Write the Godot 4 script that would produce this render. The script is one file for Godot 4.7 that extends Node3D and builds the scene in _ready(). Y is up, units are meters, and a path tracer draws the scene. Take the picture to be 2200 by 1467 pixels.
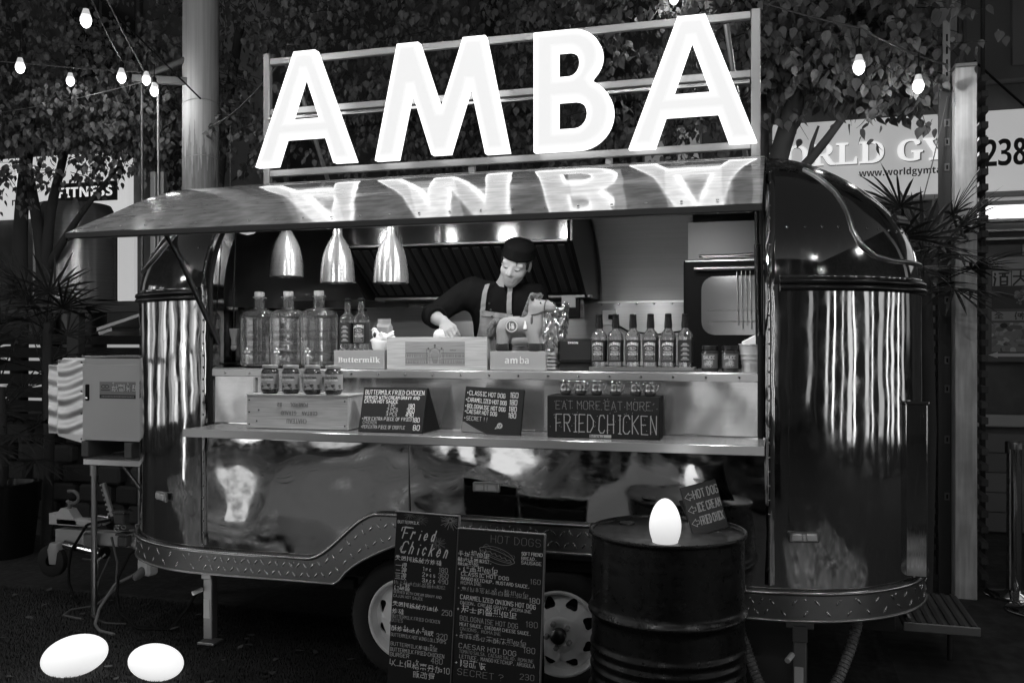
extends Node3D

# ---------------------------------------------------------------- mesh collector
class MB:
	var v := PackedVector3Array()
	var n := PackedVector3Array()
	var t := PackedVector2Array()
	func tri(a: Vector3, b: Vector3, c: Vector3, na: Vector3, nb: Vector3, nc: Vector3, ua := Vector2.ZERO, ub := Vector2.ZERO, uc := Vector2.ZERO) -> void:
		var g := (c - a).cross(b - a)
		if g.length_squared() < 1e-18:
			return
		if g.dot(na + nb + nc) >= 0.0:
			v.append(a); v.append(b); v.append(c)
			n.append(na); n.append(nb); n.append(nc)
			t.append(ua); t.append(ub); t.append(uc)
		else:
			v.append(a); v.append(c); v.append(b)
			n.append(na); n.append(nc); n.append(nb)
			t.append(ua); t.append(uc); t.append(ub)
	# flat quad a b c d round its edge; the normal points to the side of «out»
	func quad(a: Vector3, b: Vector3, c: Vector3, d: Vector3, out: Vector3, ua := Vector2(0, 0), ub := Vector2(1, 0), uc := Vector2(1, 1), ud := Vector2(0, 1)) -> void:
		var g := (c - a).cross(d - b)
		if g.length_squared() < 1e-18:
			return
		g = g.normalized()
		if g.dot(out) < 0.0:
			g = -g
		tri(a, b, c, g, g, g, ua, ub, uc)
		tri(a, c, d, g, g, g, ua, uc, ud)
	func squad(a: Vector3, b: Vector3, c: Vector3, d: Vector3, na: Vector3, nb: Vector3, nc: Vector3, nd: Vector3, ua := Vector2.ZERO, ub := Vector2.ZERO, uc := Vector2.ZERO, ud := Vector2.ZERO) -> void:
		tri(a, b, c, na, nb, nc, ua, ub, uc)
		tri(a, c, d, na, nc, nd, ua, uc, ud)
	# a box with chamfered edges
	func box(c: Vector3, s: Vector3, r := 0.0, bs := Basis.IDENTITY) -> void:
		var h := s * 0.5
		r = minf(r, minf(h.x, minf(h.y, h.z)) * 0.9)
		for ax in 3:
			var b: int = (ax + 1) % 3
			var d: int = (ax + 2) % 3
			for sg in [-1.0, 1.0]:
				var q: Array[Vector3] = []
				for k in [[-1, -1], [1, -1], [1, 1], [-1, 1]]:
					var p := Vector3.ZERO
					p[ax] = sg * h[ax]
					p[b] = k[0] * (h[b] - r)
					p[d] = k[1] * (h[d] - r)
					q.append(c + bs * p)
				var o := Vector3.ZERO
				o[ax] = sg
				quad(q[0], q[1], q[2], q[3], bs * o, Vector2(0, 1), Vector2(1, 1), Vector2(1, 0), Vector2(0, 0))
			if r > 0.0:
				for s1 in [-1.0, 1.0]:
					for s2 in [-1.0, 1.0]:
						var p0 := Vector3.ZERO
						p0[b] = s1 * h[b]; p0[d] = s2 * (h[d] - r)
						var p1 := Vector3.ZERO
						p1[b] = s1 * (h[b] - r); p1[d] = s2 * h[d]
						var l := Vector3.ZERO
						l[ax] = h[ax] - r
						var o := Vector3.ZERO
						o[b] = s1; o[d] = s2
						quad(c + bs * (p0 - l), c + bs * (p0 + l), c + bs * (p1 + l), c + bs * (p1 - l), bs * o)
		if r > 0.0:
			for sx in [-1.0, 1.0]:
				for sy in [-1.0, 1.0]:
					for sz in [-1.0, 1.0]:
						var i := h - Vector3(r, r, r)
						var a := c + bs * Vector3(sx * h.x, sy * i.y, sz * i.z)
						var e := c + bs * Vector3(sx * i.x, sy * h.y, sz * i.z)
						var f := c + bs * Vector3(sx * i.x, sy * i.y, sz * h.z)
						var g := (bs * Vector3(sx, sy, sz)).normalized()
						tri(a, e, f, g, g, g)
	# a round bar along a path; radius may change along it
	func tube(p: Array, r0: float, sides := 8, r1 := -1.0, capped := true) -> void:
		if r1 < 0.0:
			r1 = r0
		var m := p.size()
		var up := Vector3.UP
		var prev: Array[Vector3] = []
		var pn: Array[Vector3] = []
		for i in m:
			var a: Vector3 = p[maxi(i - 1, 0)]
			var b: Vector3 = p[mini(i + 1, m - 1)]
			var d := (b - a).normalized()
			if i == 0:
				up = Vector3.UP if absf(d.y) < 0.9 else Vector3.RIGHT
			var s := d.cross(up).normalized()
			up = s.cross(d).normalized()
			var r := lerpf(r0, r1, float(i) / maxf(m - 1, 1))
			var ring: Array[Vector3] = []
			var rn: Array[Vector3] = []
			for k in sides:
				var w := TAU * k / sides
				var o := s * cos(w) + up * sin(w)
				ring.append(p[i] + o * r)
				rn.append(o)
			if i > 0:
				for k in sides:
					var j := (k + 1) % sides
					squad(prev[k], prev[j], ring[j], ring[k], pn[k], pn[j], rn[j], rn[k])
			if capped and (i == 0 or i == m - 1):
				var cn := -d if i == 0 else d
				for k in range(1, sides - 1):
					tri(ring[0], ring[k], ring[k + 1], cn, cn, cn)
			prev = ring
			pn = rn
	# profile of Vector2(radius, height) turned round the y axis of xf; corners sharper than ~35 degrees stay sharp
	func lathe(pr: Array, sides := 24, xf := Transform3D.IDENTITY, sx := 1.0, sz := 1.0) -> void:
		var m := pr.size()
		for i in m - 1:
			var a: Vector2 = pr[i]
			var b: Vector2 = pr[i + 1]
			if a.distance_squared_to(b) < 1e-12:
				continue
			var e := (b - a).normalized()
			var fn := Vector2(e.y, -e.x)
			var n0 := fn
			var n1 := fn
			if i > 0:
				var q: Vector2 = (a - pr[i - 1]).normalized()
				var qn := Vector2(q.y, -q.x)
				if qn.dot(fn) > 0.8:
					n0 = (qn + fn).normalized()
			if i < m - 2:
				var q2: Vector2 = (pr[i + 2] - b).normalized()
				var qn2 := Vector2(q2.y, -q2.x)
				if qn2.dot(fn) > 0.8:
					n1 = (qn2 + fn).normalized()
			for k in sides:
				var w0 := TAU * k / sides
				var w1 := TAU * (k + 1) / sides
				var c0 := Vector3(cos(w0) * sx, 0, sin(w0) * sz)
				var c1 := Vector3(cos(w1) * sx, 0, sin(w1) * sz)
				var d0 := Vector3(cos(w0) / sx, 0, sin(w0) / sz).normalized()
				var d1 := Vector3(cos(w1) / sx, 0, sin(w1) / sz).normalized()
				var U := Vector3.UP
				var t0 := float(i) / (m - 1)
				var t1 := float(i + 1) / (m - 1)
				squad(xf * (c0 * a.x + U * a.y), xf * (c1 * a.x + U * a.y), xf * (c1 * b.x + U * b.y), xf * (c0 * b.x + U * b.y),
					xf.basis * (d0 * n0.x + U * n0.y), xf.basis * (d1 * n0.x + U * n0.y), xf.basis * (d1 * n1.x + U * n1.y), xf.basis * (d0 * n1.x + U * n1.y),
					Vector2(float(k) / sides, 1 - t0), Vector2(float(k + 1) / sides, 1 - t0), Vector2(float(k + 1) / sides, 1 - t1), Vector2(float(k) / sides, 1 - t1))
	func ball(c: Vector3, r: Vector3, seg := 12, bs := Basis.IDENTITY) -> void:
		var pr := []
		var m: int = maxi(4, seg / 2)
		for i in m + 1:
			var w := -PI / 2 + PI * i / m
			pr.append(Vector2(maxf(cos(w), 0.0), sin(w)))
		var st := v.size()
		lathe(pr, seg, Transform3D(bs * Basis.from_scale(r), c))
		var inv := Basis.from_scale(Vector3(1 / r.x, 1 / r.y, 1 / r.z))
		for i in range(st, v.size()):
			n[i] = (bs * (inv * (inv * (bs.transposed() * (v[i] - c))))).normalized()
	# a flat outline pushed out along +z of xf by depth; holes are cut
	func prism(outline: PackedVector2Array, depth: float, xf := Transform3D.IDENTITY, holes: Array = [], back := true) -> void:
		var poly := outline.duplicate()
		if Geometry2D.is_polygon_clockwise(poly):
			poly.reverse()
		var rims: Array[PackedVector2Array] = [poly.duplicate()]
		for h0 in holes:
			var h: PackedVector2Array = h0.duplicate()
			if not Geometry2D.is_polygon_clockwise(h):
				h.reverse()
			rims.append(h)
			var bi := 0
			var bj := 0
			var best := 1e9
			for i in poly.size():
				for j in h.size():
					var dd := poly[i].distance_squared_to(h[j])
					if dd < best:
						best = dd; bi = i; bj = j
			var np := PackedVector2Array()
			for i in bi + 1:
				np.append(poly[i])
			for j in h.size() + 1:
				np.append(h[(bj + j) % h.size()])
			for i in range(bi, poly.size()):
				np.append(poly[i])
			poly = np
		var ix := Geometry2D.triangulate_polygon(poly)
		var zf := xf.basis.z.normalized()
		var lo := outline[0]
		var hi := outline[0]
		for p in outline:
			lo = lo.min(p); hi = hi.max(p)
		var sz := (hi - lo).max(Vector2(1e-6, 1e-6))
		for i in range(0, ix.size(), 3):
			var q: Array[Vector3] = []
			var u: Array[Vector2] = []
			for k in 3:
				var p: Vector2 = poly[ix[i + k]]
				q.append(Vector3(p.x, p.y, 0))
				u.append(Vector2((p.x - lo.x) / sz.x, 1 - (p.y - lo.y) / sz.y))
			var D := Vector3(0, 0, depth)
			tri(xf * (q[0] + D), xf * (q[1] + D), xf * (q[2] + D), zf, zf, zf, u[0], u[1], u[2])
			if back:
				tri(xf * q[0], xf * q[1], xf * q[2], -zf, -zf, -zf, u[0], u[1], u[2])
		for rim in rims:
			for i in rim.size():
				var a := rim[i]
				var b := rim[(i + 1) % rim.size()]
				var e := (b - a)
				var o := xf.basis * Vector3(e.y, -e.x, 0)
				quad(xf * Vector3(a.x, a.y, 0), xf * Vector3(b.x, b.y, 0), xf * Vector3(b.x, b.y, depth), xf * Vector3(a.x, a.y, depth), o)
	# a grid of points [row][column] with smooth normals turned towards «out»
	func grid(g: Array, out: Vector3, centre := Vector3.INF, uvs := Vector2.ONE) -> void:
		var rows := g.size()
		var cols: int = g[0].size()
		var nn := []
		for i in rows:
			var line: Array[Vector3] = []
			for j in cols:
				var du: Vector3 = g[i][mini(j + 1, cols - 1)] - g[i][maxi(j - 1, 0)]
				var dv: Vector3 = g[mini(i + 1, rows - 1)][j] - g[maxi(i - 1, 0)][j]
				var q := du.cross(dv)
				q = q.normalized() if q.length_squared() > 1e-20 else out
				var o: Vector3 = out if centre == Vector3.INF else g[i][j] - centre
				line.append(-q if q.dot(o) < 0.0 else q)
			nn.append(line)
		for i in rows - 1:
			for j in cols - 1:
				var u0 := uvs.x * j / (cols - 1)
				var u1 := uvs.x * (j + 1) / (cols - 1)
				var v0 := uvs.y * (1 - float(i) / (rows - 1))
				var v1 := uvs.y * (1 - float(i + 1) / (rows - 1))
				squad(g[i][j], g[i][j + 1], g[i + 1][j + 1], g[i + 1][j], nn[i][j], nn[i][j + 1], nn[i + 1][j + 1], nn[i + 1][j],
					Vector2(u0, v0), Vector2(u1, v0), Vector2(u1, v1), Vector2(u0, v1))
	# rings of [height, half width, half depth, squareness, shift x, shift z], joined and closed
	func loft(rings: Array, sides := 28, capped := true, inside := false) -> void:
		var g := []
		for rg in rings:
			var line := []
			for k in sides + 1:
				var w := TAU * k / sides
				var e: float = 2.0 / rg[3]
				var cx := cos(w)
				var sz := sin(w)
				line.append(Vector3((rg[4] if rg.size() > 4 else 0.0) + rg[1] * signf(cx) * pow(absf(cx), e), rg[0], (rg[5] if rg.size() > 5 else 0.0) + rg[2] * signf(sz) * pow(absf(sz), e)))
			g.append(line)
		var rows := g.size()
		for i in rows - 1:
			for j in sides:
				var q: Array[Vector3] = [g[i][j], g[i][j + 1], g[i + 1][j + 1], g[i + 1][j]]
				var nn: Array[Vector3] = []
				for c in [[i, j], [i, j + 1], [i + 1, j + 1], [i + 1, j]]:
					var a: int = c[0]
					var b: int = c[1] % sides
					var du: Vector3 = g[a][(b + 1) % sides] - g[a][(b + sides - 1) % sides]
					var dv: Vector3 = g[mini(a + 1, rows - 1)][b] - g[maxi(a - 1, 0)][b]
					if a > 0 and a < rows - 1:
						var d0: Vector3 = (g[a][b] - g[a - 1][b]).normalized()
						var d1: Vector3 = (g[a + 1][b] - g[a][b]).normalized()
						if d0.dot(d1) < 0.75:
							dv = g[i + 1][b] - g[i][b]
					var o := du.cross(dv)
					o = o.normalized() if o.length_squared() > 1e-24 else Vector3(g[a][b].x, 0, g[a][b].z).normalized()
					var away := Vector3(g[a][b].x - (rings[a][4] if rings[a].size() > 4 else 0.0), 0, g[a][b].z - (rings[a][5] if rings[a].size() > 5 else 0.0))
					if absf(o.dot(away)) > 1e-9 and (o.dot(away) < 0.0) != inside:
						o = -o
					nn.append(o)
				squad(q[0], q[1], q[2], q[3], nn[0], nn[1], nn[2], nn[3], Vector2(float(j) / sides, 1 - float(i) / (rows - 1)), Vector2(float(j + 1) / sides, 1 - float(i) / (rows - 1)), Vector2(float(j + 1) / sides, 1 - float(i + 1) / (rows - 1)), Vector2(float(j) / sides, 1 - float(i + 1) / (rows - 1)))
		if capped:
			for e in [0, rows - 1]:
				var cn := (Vector3.DOWN if e == 0 else Vector3.UP) * (-1.0 if inside else 1.0)
				var c := Vector3(rings[e][4] if rings[e].size() > 4 else 0.0, rings[e][0], rings[e][5] if rings[e].size() > 5 else 0.0)
				for j in sides:
					tri(c, g[e][j], g[e][j + 1], cn, cn, cn)
	func moved(xf: Transform3D) -> MB:
		for i in v.size():
			v[i] = xf * v[i]
			n[i] = (xf.basis * n[i]).normalized()
		return self
	func add(o: MB, xf := Transform3D.IDENTITY) -> void:
		for i in o.v.size():
			v.append(xf * o.v[i])
			n.append((xf.basis * o.n[i]).normalized())
			t.append(o.t[i])
	func mesh() -> ArrayMesh:
		var a := []
		a.resize(Mesh.ARRAY_MAX)
		a[Mesh.ARRAY_VERTEX] = v
		a[Mesh.ARRAY_NORMAL] = n
		a[Mesh.ARRAY_TEX_UV] = t
		var st := SurfaceTool.new()
		st.create_from_arrays(a)
		st.index()
		return st.commit()

# ---------------------------------------------------------------- naming and placing
var used := {}

func numbered(called: String) -> String:
	if not used.has(called):
		used[called] = 0
		return called
	used[called] += 1
	return "%s_%03d" % [called, used[called]]

func tag(o: Node3D, label: String, category: String, group := "") -> Node3D:
	o.set_meta("label", label)
	if category:
		o.set_meta("category", category)
	if group:
		o.set_meta("group", group)
	return o

func thing(called: String, label: String, category: String, at := Vector3.ZERO, turn := 0.0, group := "") -> Node3D:
	var o := Node3D.new()
	o.name = numbered(called)
	o.position = at
	o.rotation.y = turn
	add_child(o, true)
	return tag(o, label, category, group)

# a mesh of its own under a thing (or, without one, at top level)
func obj(called: String, mb, m: Material, parent: Node3D = null, label := "") -> MeshInstance3D:
	var o := MeshInstance3D.new()
	o.mesh = mb if mb is Mesh else (mb as MB).mesh()
	o.material_override = m
	if parent == null:
		o.name = numbered(called)
		add_child(o, true)
	else:
		var k := 0
		var nm := called
		while parent.has_node(NodePath(nm)):
			k += 1
			nm = "%s_%03d" % [called, k]
		o.name = nm
		parent.add_child(o, true)
	if label:
		o.set_meta("label", label)
	return o

func kind(o: Node3D, k: String) -> Node3D:
	o.set_meta("kind", k)
	return o

func at(o: Node3D, p: Vector3, r := Vector3.ZERO) -> Node3D:
	o.position = p
	o.rotation = r
	return o

func copy(o: Node3D, label: String, p: Vector3, turn := 0.0) -> Node3D:
	var c: Node3D = o.duplicate()
	c.name = numbered(str(o.name).rstrip("0123456789").trim_suffix("_"))
	add_child(c, true)
	c.position = p
	c.rotation.y = turn
	c.set_meta("label", label)
	return c

# copies of one mesh that nobody would count
func scatter(called: String, mesh: Mesh, m: Material, xfs: Array, parent: Node3D = null) -> MultiMeshInstance3D:
	var mm := MultiMesh.new()
	mm.transform_format = MultiMesh.TRANSFORM_3D
	mm.mesh = mesh
	mm.instance_count = xfs.size()
	for i in xfs.size():
		mm.set_instance_transform(i, xfs[i])
	var o := MultiMeshInstance3D.new()
	o.multimesh = mm
	o.material_override = m
	o.name = called if parent else numbered(called)
	(parent if parent else self).add_child(o, true)
	o.set_meta("kind", "stuff")
	return o

# text as thin raised lettering, centred on its place, facing +z of the parent
func words(s: String, high: float, m: Material, parent: Node3D, at_: Vector3, font := "Droid Sans", weight := 400, called := "lettering", turn := Vector3.ZERO, wide := 1.0, align := 0, deep := 0.002) -> MeshInstance3D:
	var f := SystemFont.new()
	f.font_names = PackedStringArray([font])
	f.font_weight = weight
	var tm := TextMesh.new()
	tm.text = s
	tm.font = f
	tm.font_size = 64
	tm.pixel_size = high / 46.0
	tm.depth = deep
	tm.curve_step = 2.0
	tm.horizontal_alignment = ([HORIZONTAL_ALIGNMENT_CENTER, HORIZONTAL_ALIGNMENT_LEFT, HORIZONTAL_ALIGNMENT_RIGHT][align])
	tm.vertical_alignment = VERTICAL_ALIGNMENT_CENTER
	var o := obj(called, tm, m, parent)
	o.position = at_
	o.rotation = turn
	o.scale = Vector3(wide, 1, 1)
	return o

# ---------------------------------------------------------------- materials
var mats := {}

func grey(lin: float, rough := 0.7, metal := 0.0) -> StandardMaterial3D:
	var key := "%.4f %.3f %.2f" % [lin, rough, metal]
	if not mats.has(key):
		var m := StandardMaterial3D.new()
		m.albedo_color = Color(lin, lin, lin).linear_to_srgb()
		m.roughness = rough
		m.metallic = metal
		mats[key] = m
	return mats[key]

# cloth, chalkboard: hardly any shine
func matt(lin: float, rough := 0.95) -> StandardMaterial3D:
	var key := "matt %.4f %.2f" % [lin, rough]
	if not mats.has(key):
		var m: StandardMaterial3D = grey(lin, rough).duplicate()
		m.metallic_specular = 0.22
		mats[key] = m
	return mats[key]

func glow(lin: float, energy: float) -> StandardMaterial3D:
	var key := "glow %.3f %.3f" % [lin, energy]
	if not mats.has(key):
		var m := StandardMaterial3D.new()
		m.albedo_color = Color(lin, lin, lin).linear_to_srgb()
		m.roughness = 0.4
		m.emission_enabled = true
		m.emission = Color.WHITE
		m.emission_energy_multiplier = energy
		mats[key] = m
	return mats[key]

func noise_img(w: int, h: int, seed_: int, freq: float, sx := 1.0, sy := 1.0, oct := 4, lo := 0.0, hi := 1.0, power := 1.0) -> Image:
	var f := FastNoiseLite.new()
	f.seed = seed_
	f.noise_type = FastNoiseLite.TYPE_SIMPLEX_SMOOTH
	f.frequency = 1.0
	f.fractal_octaves = oct
	var im := Image.create(w, h, false, Image.FORMAT_RGB8)
	for y in h:
		for x in w:
			# wraps round both ways
			var a := TAU * x / w
			var b := TAU * y / h
			var k := f.get_noise_3d(cos(a) * freq * sx + 7.3, sin(a) * freq * sx, cos(b) * freq * sy * 0.7) + f.get_noise_3d(sin(b) * freq * sy + 3.1, cos(a + 1.0) * freq * sx, cos(b) * freq * sy)
			var g := lerpf(lo, hi, pow(clampf(k * 0.6 + 0.5, 0.0, 1.0), power))
			im.set_pixel(x, y, Color(g, g, g))
	return im

func tex(im: Image) -> ImageTexture:
	return ImageTexture.create_from_image(im)

# fine lines along u, as left by brushing
func brushed_img(w: int, h: int, seed_: int, lo: float, hi: float) -> Image:
	var r := RandomNumberGenerator.new()
	r.seed = seed_
	var im := Image.create(w, h, false, Image.FORMAT_RGB8)
	for y in h:
		var base := r.randf()
		var x := 0
		while x < w:
			var l: int = r.randi_range(20, 140)
			var g := lerpf(lo, hi, clampf(base * 0.6 + r.randf() * 0.4, 0, 1))
			im.fill_rect(Rect2i(x, y, l, 1), Color(g, g, g))
			x += l
	return im

func textured(lin_img: Image, rough: float, metal := 0.0, scale := Vector3.ONE, tri := false, bump: Image = null, bump_cm := 0.1) -> StandardMaterial3D:
	var m := StandardMaterial3D.new()
	m.albedo_texture = tex(lin_img)
	m.roughness = rough
	m.metallic = metal
	m.uv1_scale = scale
	if tri:
		m.uv1_triplanar = true
		m.uv1_world_triplanar = true
	if bump:
		m.heightmap_enabled = true
		m.heightmap_texture = tex(bump)
		m.heightmap_scale = bump_cm
	return m

func V(x: float, y: float, z: float) -> Vector3:
	return Vector3(x, y, z)

var rng := RandomNumberGenerator.new()
var M := {}
# ---------------------------------------------------------------- hand lettering: pen strokes on a grid, drawn into a picture
const PEN := {
	"A": "002640 1232", "B": "00063645443303 3342413000", "C": "4536160501103041", "D": "00062644422000", "E": "40000646 0333", "F": "000646 0333", "G": "45361605011030414323", "H": "0006 4046 0343",
	"I": "2026 1636 1030", "J": "3631201001", "K": "0006 4603 1340", "L": "060040", "M": "0006234640", "N": "00064046", "O": "160501103041453616", "P": "00063645443303",
	"Q": "160501103041453616 2240", "R": "00063645443303 2340", "S": "453616050413334241301001", "T": "2026 0646", "U": "060110304146", "V": "062046", "W": "0610233046", "X": "0046 0640",
	"Y": "0623 4623 2320", "Z": "06460040", "0": "160501103041453616", "1": "152620", "2": "05163645440040", "3": "0516364544334241301001 1333", "4": "30360242", "5": "460604344341301001",
	"6": "4536160501103041423303", "7": "064610", "8": "13040516364544331302011030414233", "9": "4433130405163645413010", ".": "2021", ",": "2110", "?": "05163645442322 2020", "!": "2622 2020",
	"*": "1333 2422", "%": "0046 05161505 31403031", "-": "1333", "/": "0046", "r": "1014 13243433", "i": "2023 2525", "e": "1232332413112031", "d": "3036 332413112031",
	"h": "1016 13243330", "c": "332413112031", "k": "1016 1234 1330", "n": "1014 13243330", "p": "1014 142434322212", "s": "341412323010", "o": "33241311203133", "t": "2620 1434",
	"u": "1411203134 3430", "m": "0004 04243430 2420", "l": "2026",
}
const HAN := {
	"一": "0585", "二": "1676 0181", "三": "1777 1474 0181", "土": "1575 4841 0181", "口": "1777711117", "日": "1777711117 1474", "田": "1777711117 1474 4741", "人": "4500 4680 4846", "大": "0585 4844 4400 4480",
	"上": "4841 4575 0181", "小": "4810 4840 2512 6582", "方": "4847 0686 3610 4465 6462 6240", "心": "1412 3630 3060 6063 5655 7674", "卜": "3830 3452", "士": "0585 4841 1171", "肉": "1777 1710 7770 4845 4624 2353 4342 2131", "白": "1676701016 1373 4836", "井": "0686 0383 2820 6860",
	"米": "0585 4840 4501 4581 1727 7767", "木": "0585 4840 4501 4581", "禾": "3868 0585 4840 4501 4581", "火": "4844 4400 4480 1614 7664", "艹": "0686 2825 5855", "灬": "1201 3231 5251 7281", "言": "3848 0686 2464 2262 1737 1070 1020 6070", "女": "3810 0585 6510 2262 2280", "金": "4805 4885 2565 1373 4541 0181", "酉": "0787 3735 5755 1575701015 1272",
	"亻": "5814 3530", "氵": "1726 0514 0024", "犭": "5813 4824 2540 4020", "阝": "1810 1847 4734 3444 4321", "糸": "4825 2545 4522 2262 4240 2110 6170", "食": "4805 4885 2565 6525 2522 2262 2020", "隹": "3815 2620 4847 2676 2474 2272 2070 4640", "攵": "3815 2676 6510 2470", "豕": "0787 4725 2553 5330 2402 5480", "可": "0787 6760 6040 1545422215", "巾": "1676 1612 7672 4840", "疒": "4847 1777 1710 0504", "雨": "0787 1575 1512 7572 4842 2434 5464", "月": "2777 2710 7770 2474 2272", "斤": "7866 1616 1610 1474 5450", "車": "0787 4840 1575711115 1373 0282", "魚": "3815 2767 1575711115 1373 4541", "几": "1777 1710 7771 7181", "包": "2805 1777 7773 1544 4441 1411 1181", "反": "0777 1710 2464 6410 2470", "广": "4847 1777 1710", "求": "0585 4840 4501 4581 6777", "辶": "1716 0514 1411 1101 0181", "力": "0686 6660 6040 3810", "弓": "1777 7774 1474 1411 1171 7150", "服": "1737 1710 3730 1434 5878 5850 5575 7550 5580", "羊": "2837 5847 1676 1474 0282 4640",
	# characters put together from the ones above: part, then left, bottom, width and height on the same grid
	"美": "羊0484 人0084", "國": "口0088 口3322 1666 5622 6664", "阿": "阝0038 可3058", "嬤": "女0038 广3058 木4233 火5043", "秘": "禾0048 心4048 7830", "炸": "火0038 5835 3676 4640 4474 4272", "雞": "豕0048 隹4048", "塊": "土0038 田3456 人3054", "附": "阝0038 亻3038 6060 5585 7570", "辣": "土0348 日0143 木4048", "味": "口0134 木3058", "乳": "女0048 5851 5181 8183", "酪": "酉0048 攵4448 口4043", "醬": "米0448 攵4448 酉0084", "和": "禾0048 口5134", "麵": "米0048 口4048 7371", "紅": "糸0048 5686 7670 5080",
	"迷": "辶0088 米3155", "你": "亻0038 小3058", "酥": "酉0048 禾4048", "翅": "土0448 月4048", "腿": "月0038 日4444 人3054", "漢": "氵0038 艹3558 口3355 大3053", "堡": "亻0448 口3454 土0084", "以": "1812 1232 4644 7830 5380", "價": "亻0038 口3555 日3154", "格": "木0048 攵4448 口4043", "需": "雨0484 巾0083", "另": "口1464 力0085", "加": "力0058 口5134", "務": "弓0048 力4048", "費": "弓0484 日1164 1020", "手": "2868 1575 0383 4840", "拆": "土0048 斤4048", "熱": "土0348 几4348 灬0083", "狗": "犭0038 包3058",
	"軟": "車0048 人4048 5585", "式": "0585 5853 5380 1343 2320 0131", "法": "氵0038 土3358 3372 3050", "精": "米0048 土4448 月4045", "選": "辶0088 井3155", "經": "糸0048 5686 5878 4070", "典": "1676 1612 7672 0282 3832 5852 1000 6080", "焦": "隹0384 灬0083", "化": "亻0038 5850 5080 8066", "洋": "氵0038 羊3058", "蔥": "艹0584 口1353 心0083", "起": "土0448 人0048 弓4248", "凱": "土0448 口0144 几4048", "薩": "艹0584 阝0036 羊3056", "捲": "土0038 米3358 口4053", "菜": "艹0584 木0086", "莎": "艹0584 氵0036 小3056", "隱": "阝0038 心3054 口3454", "藏": "艹0584 口0036 5840 6360", "版": "1830 3333 3638 反3058",
	"靜": "土0448 月0045 大4048", "電": "雨0484 田2054", "除": "阝0038 人3458 木3056", "油": "氵0038 田3058 5854", "獅": "犭0038 口3344 巾5058", "酒": "氵0038 酉3058", "店": "广0088 卜3444 口3053", "福": "卜0048 口4433 田4044",
}

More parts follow.
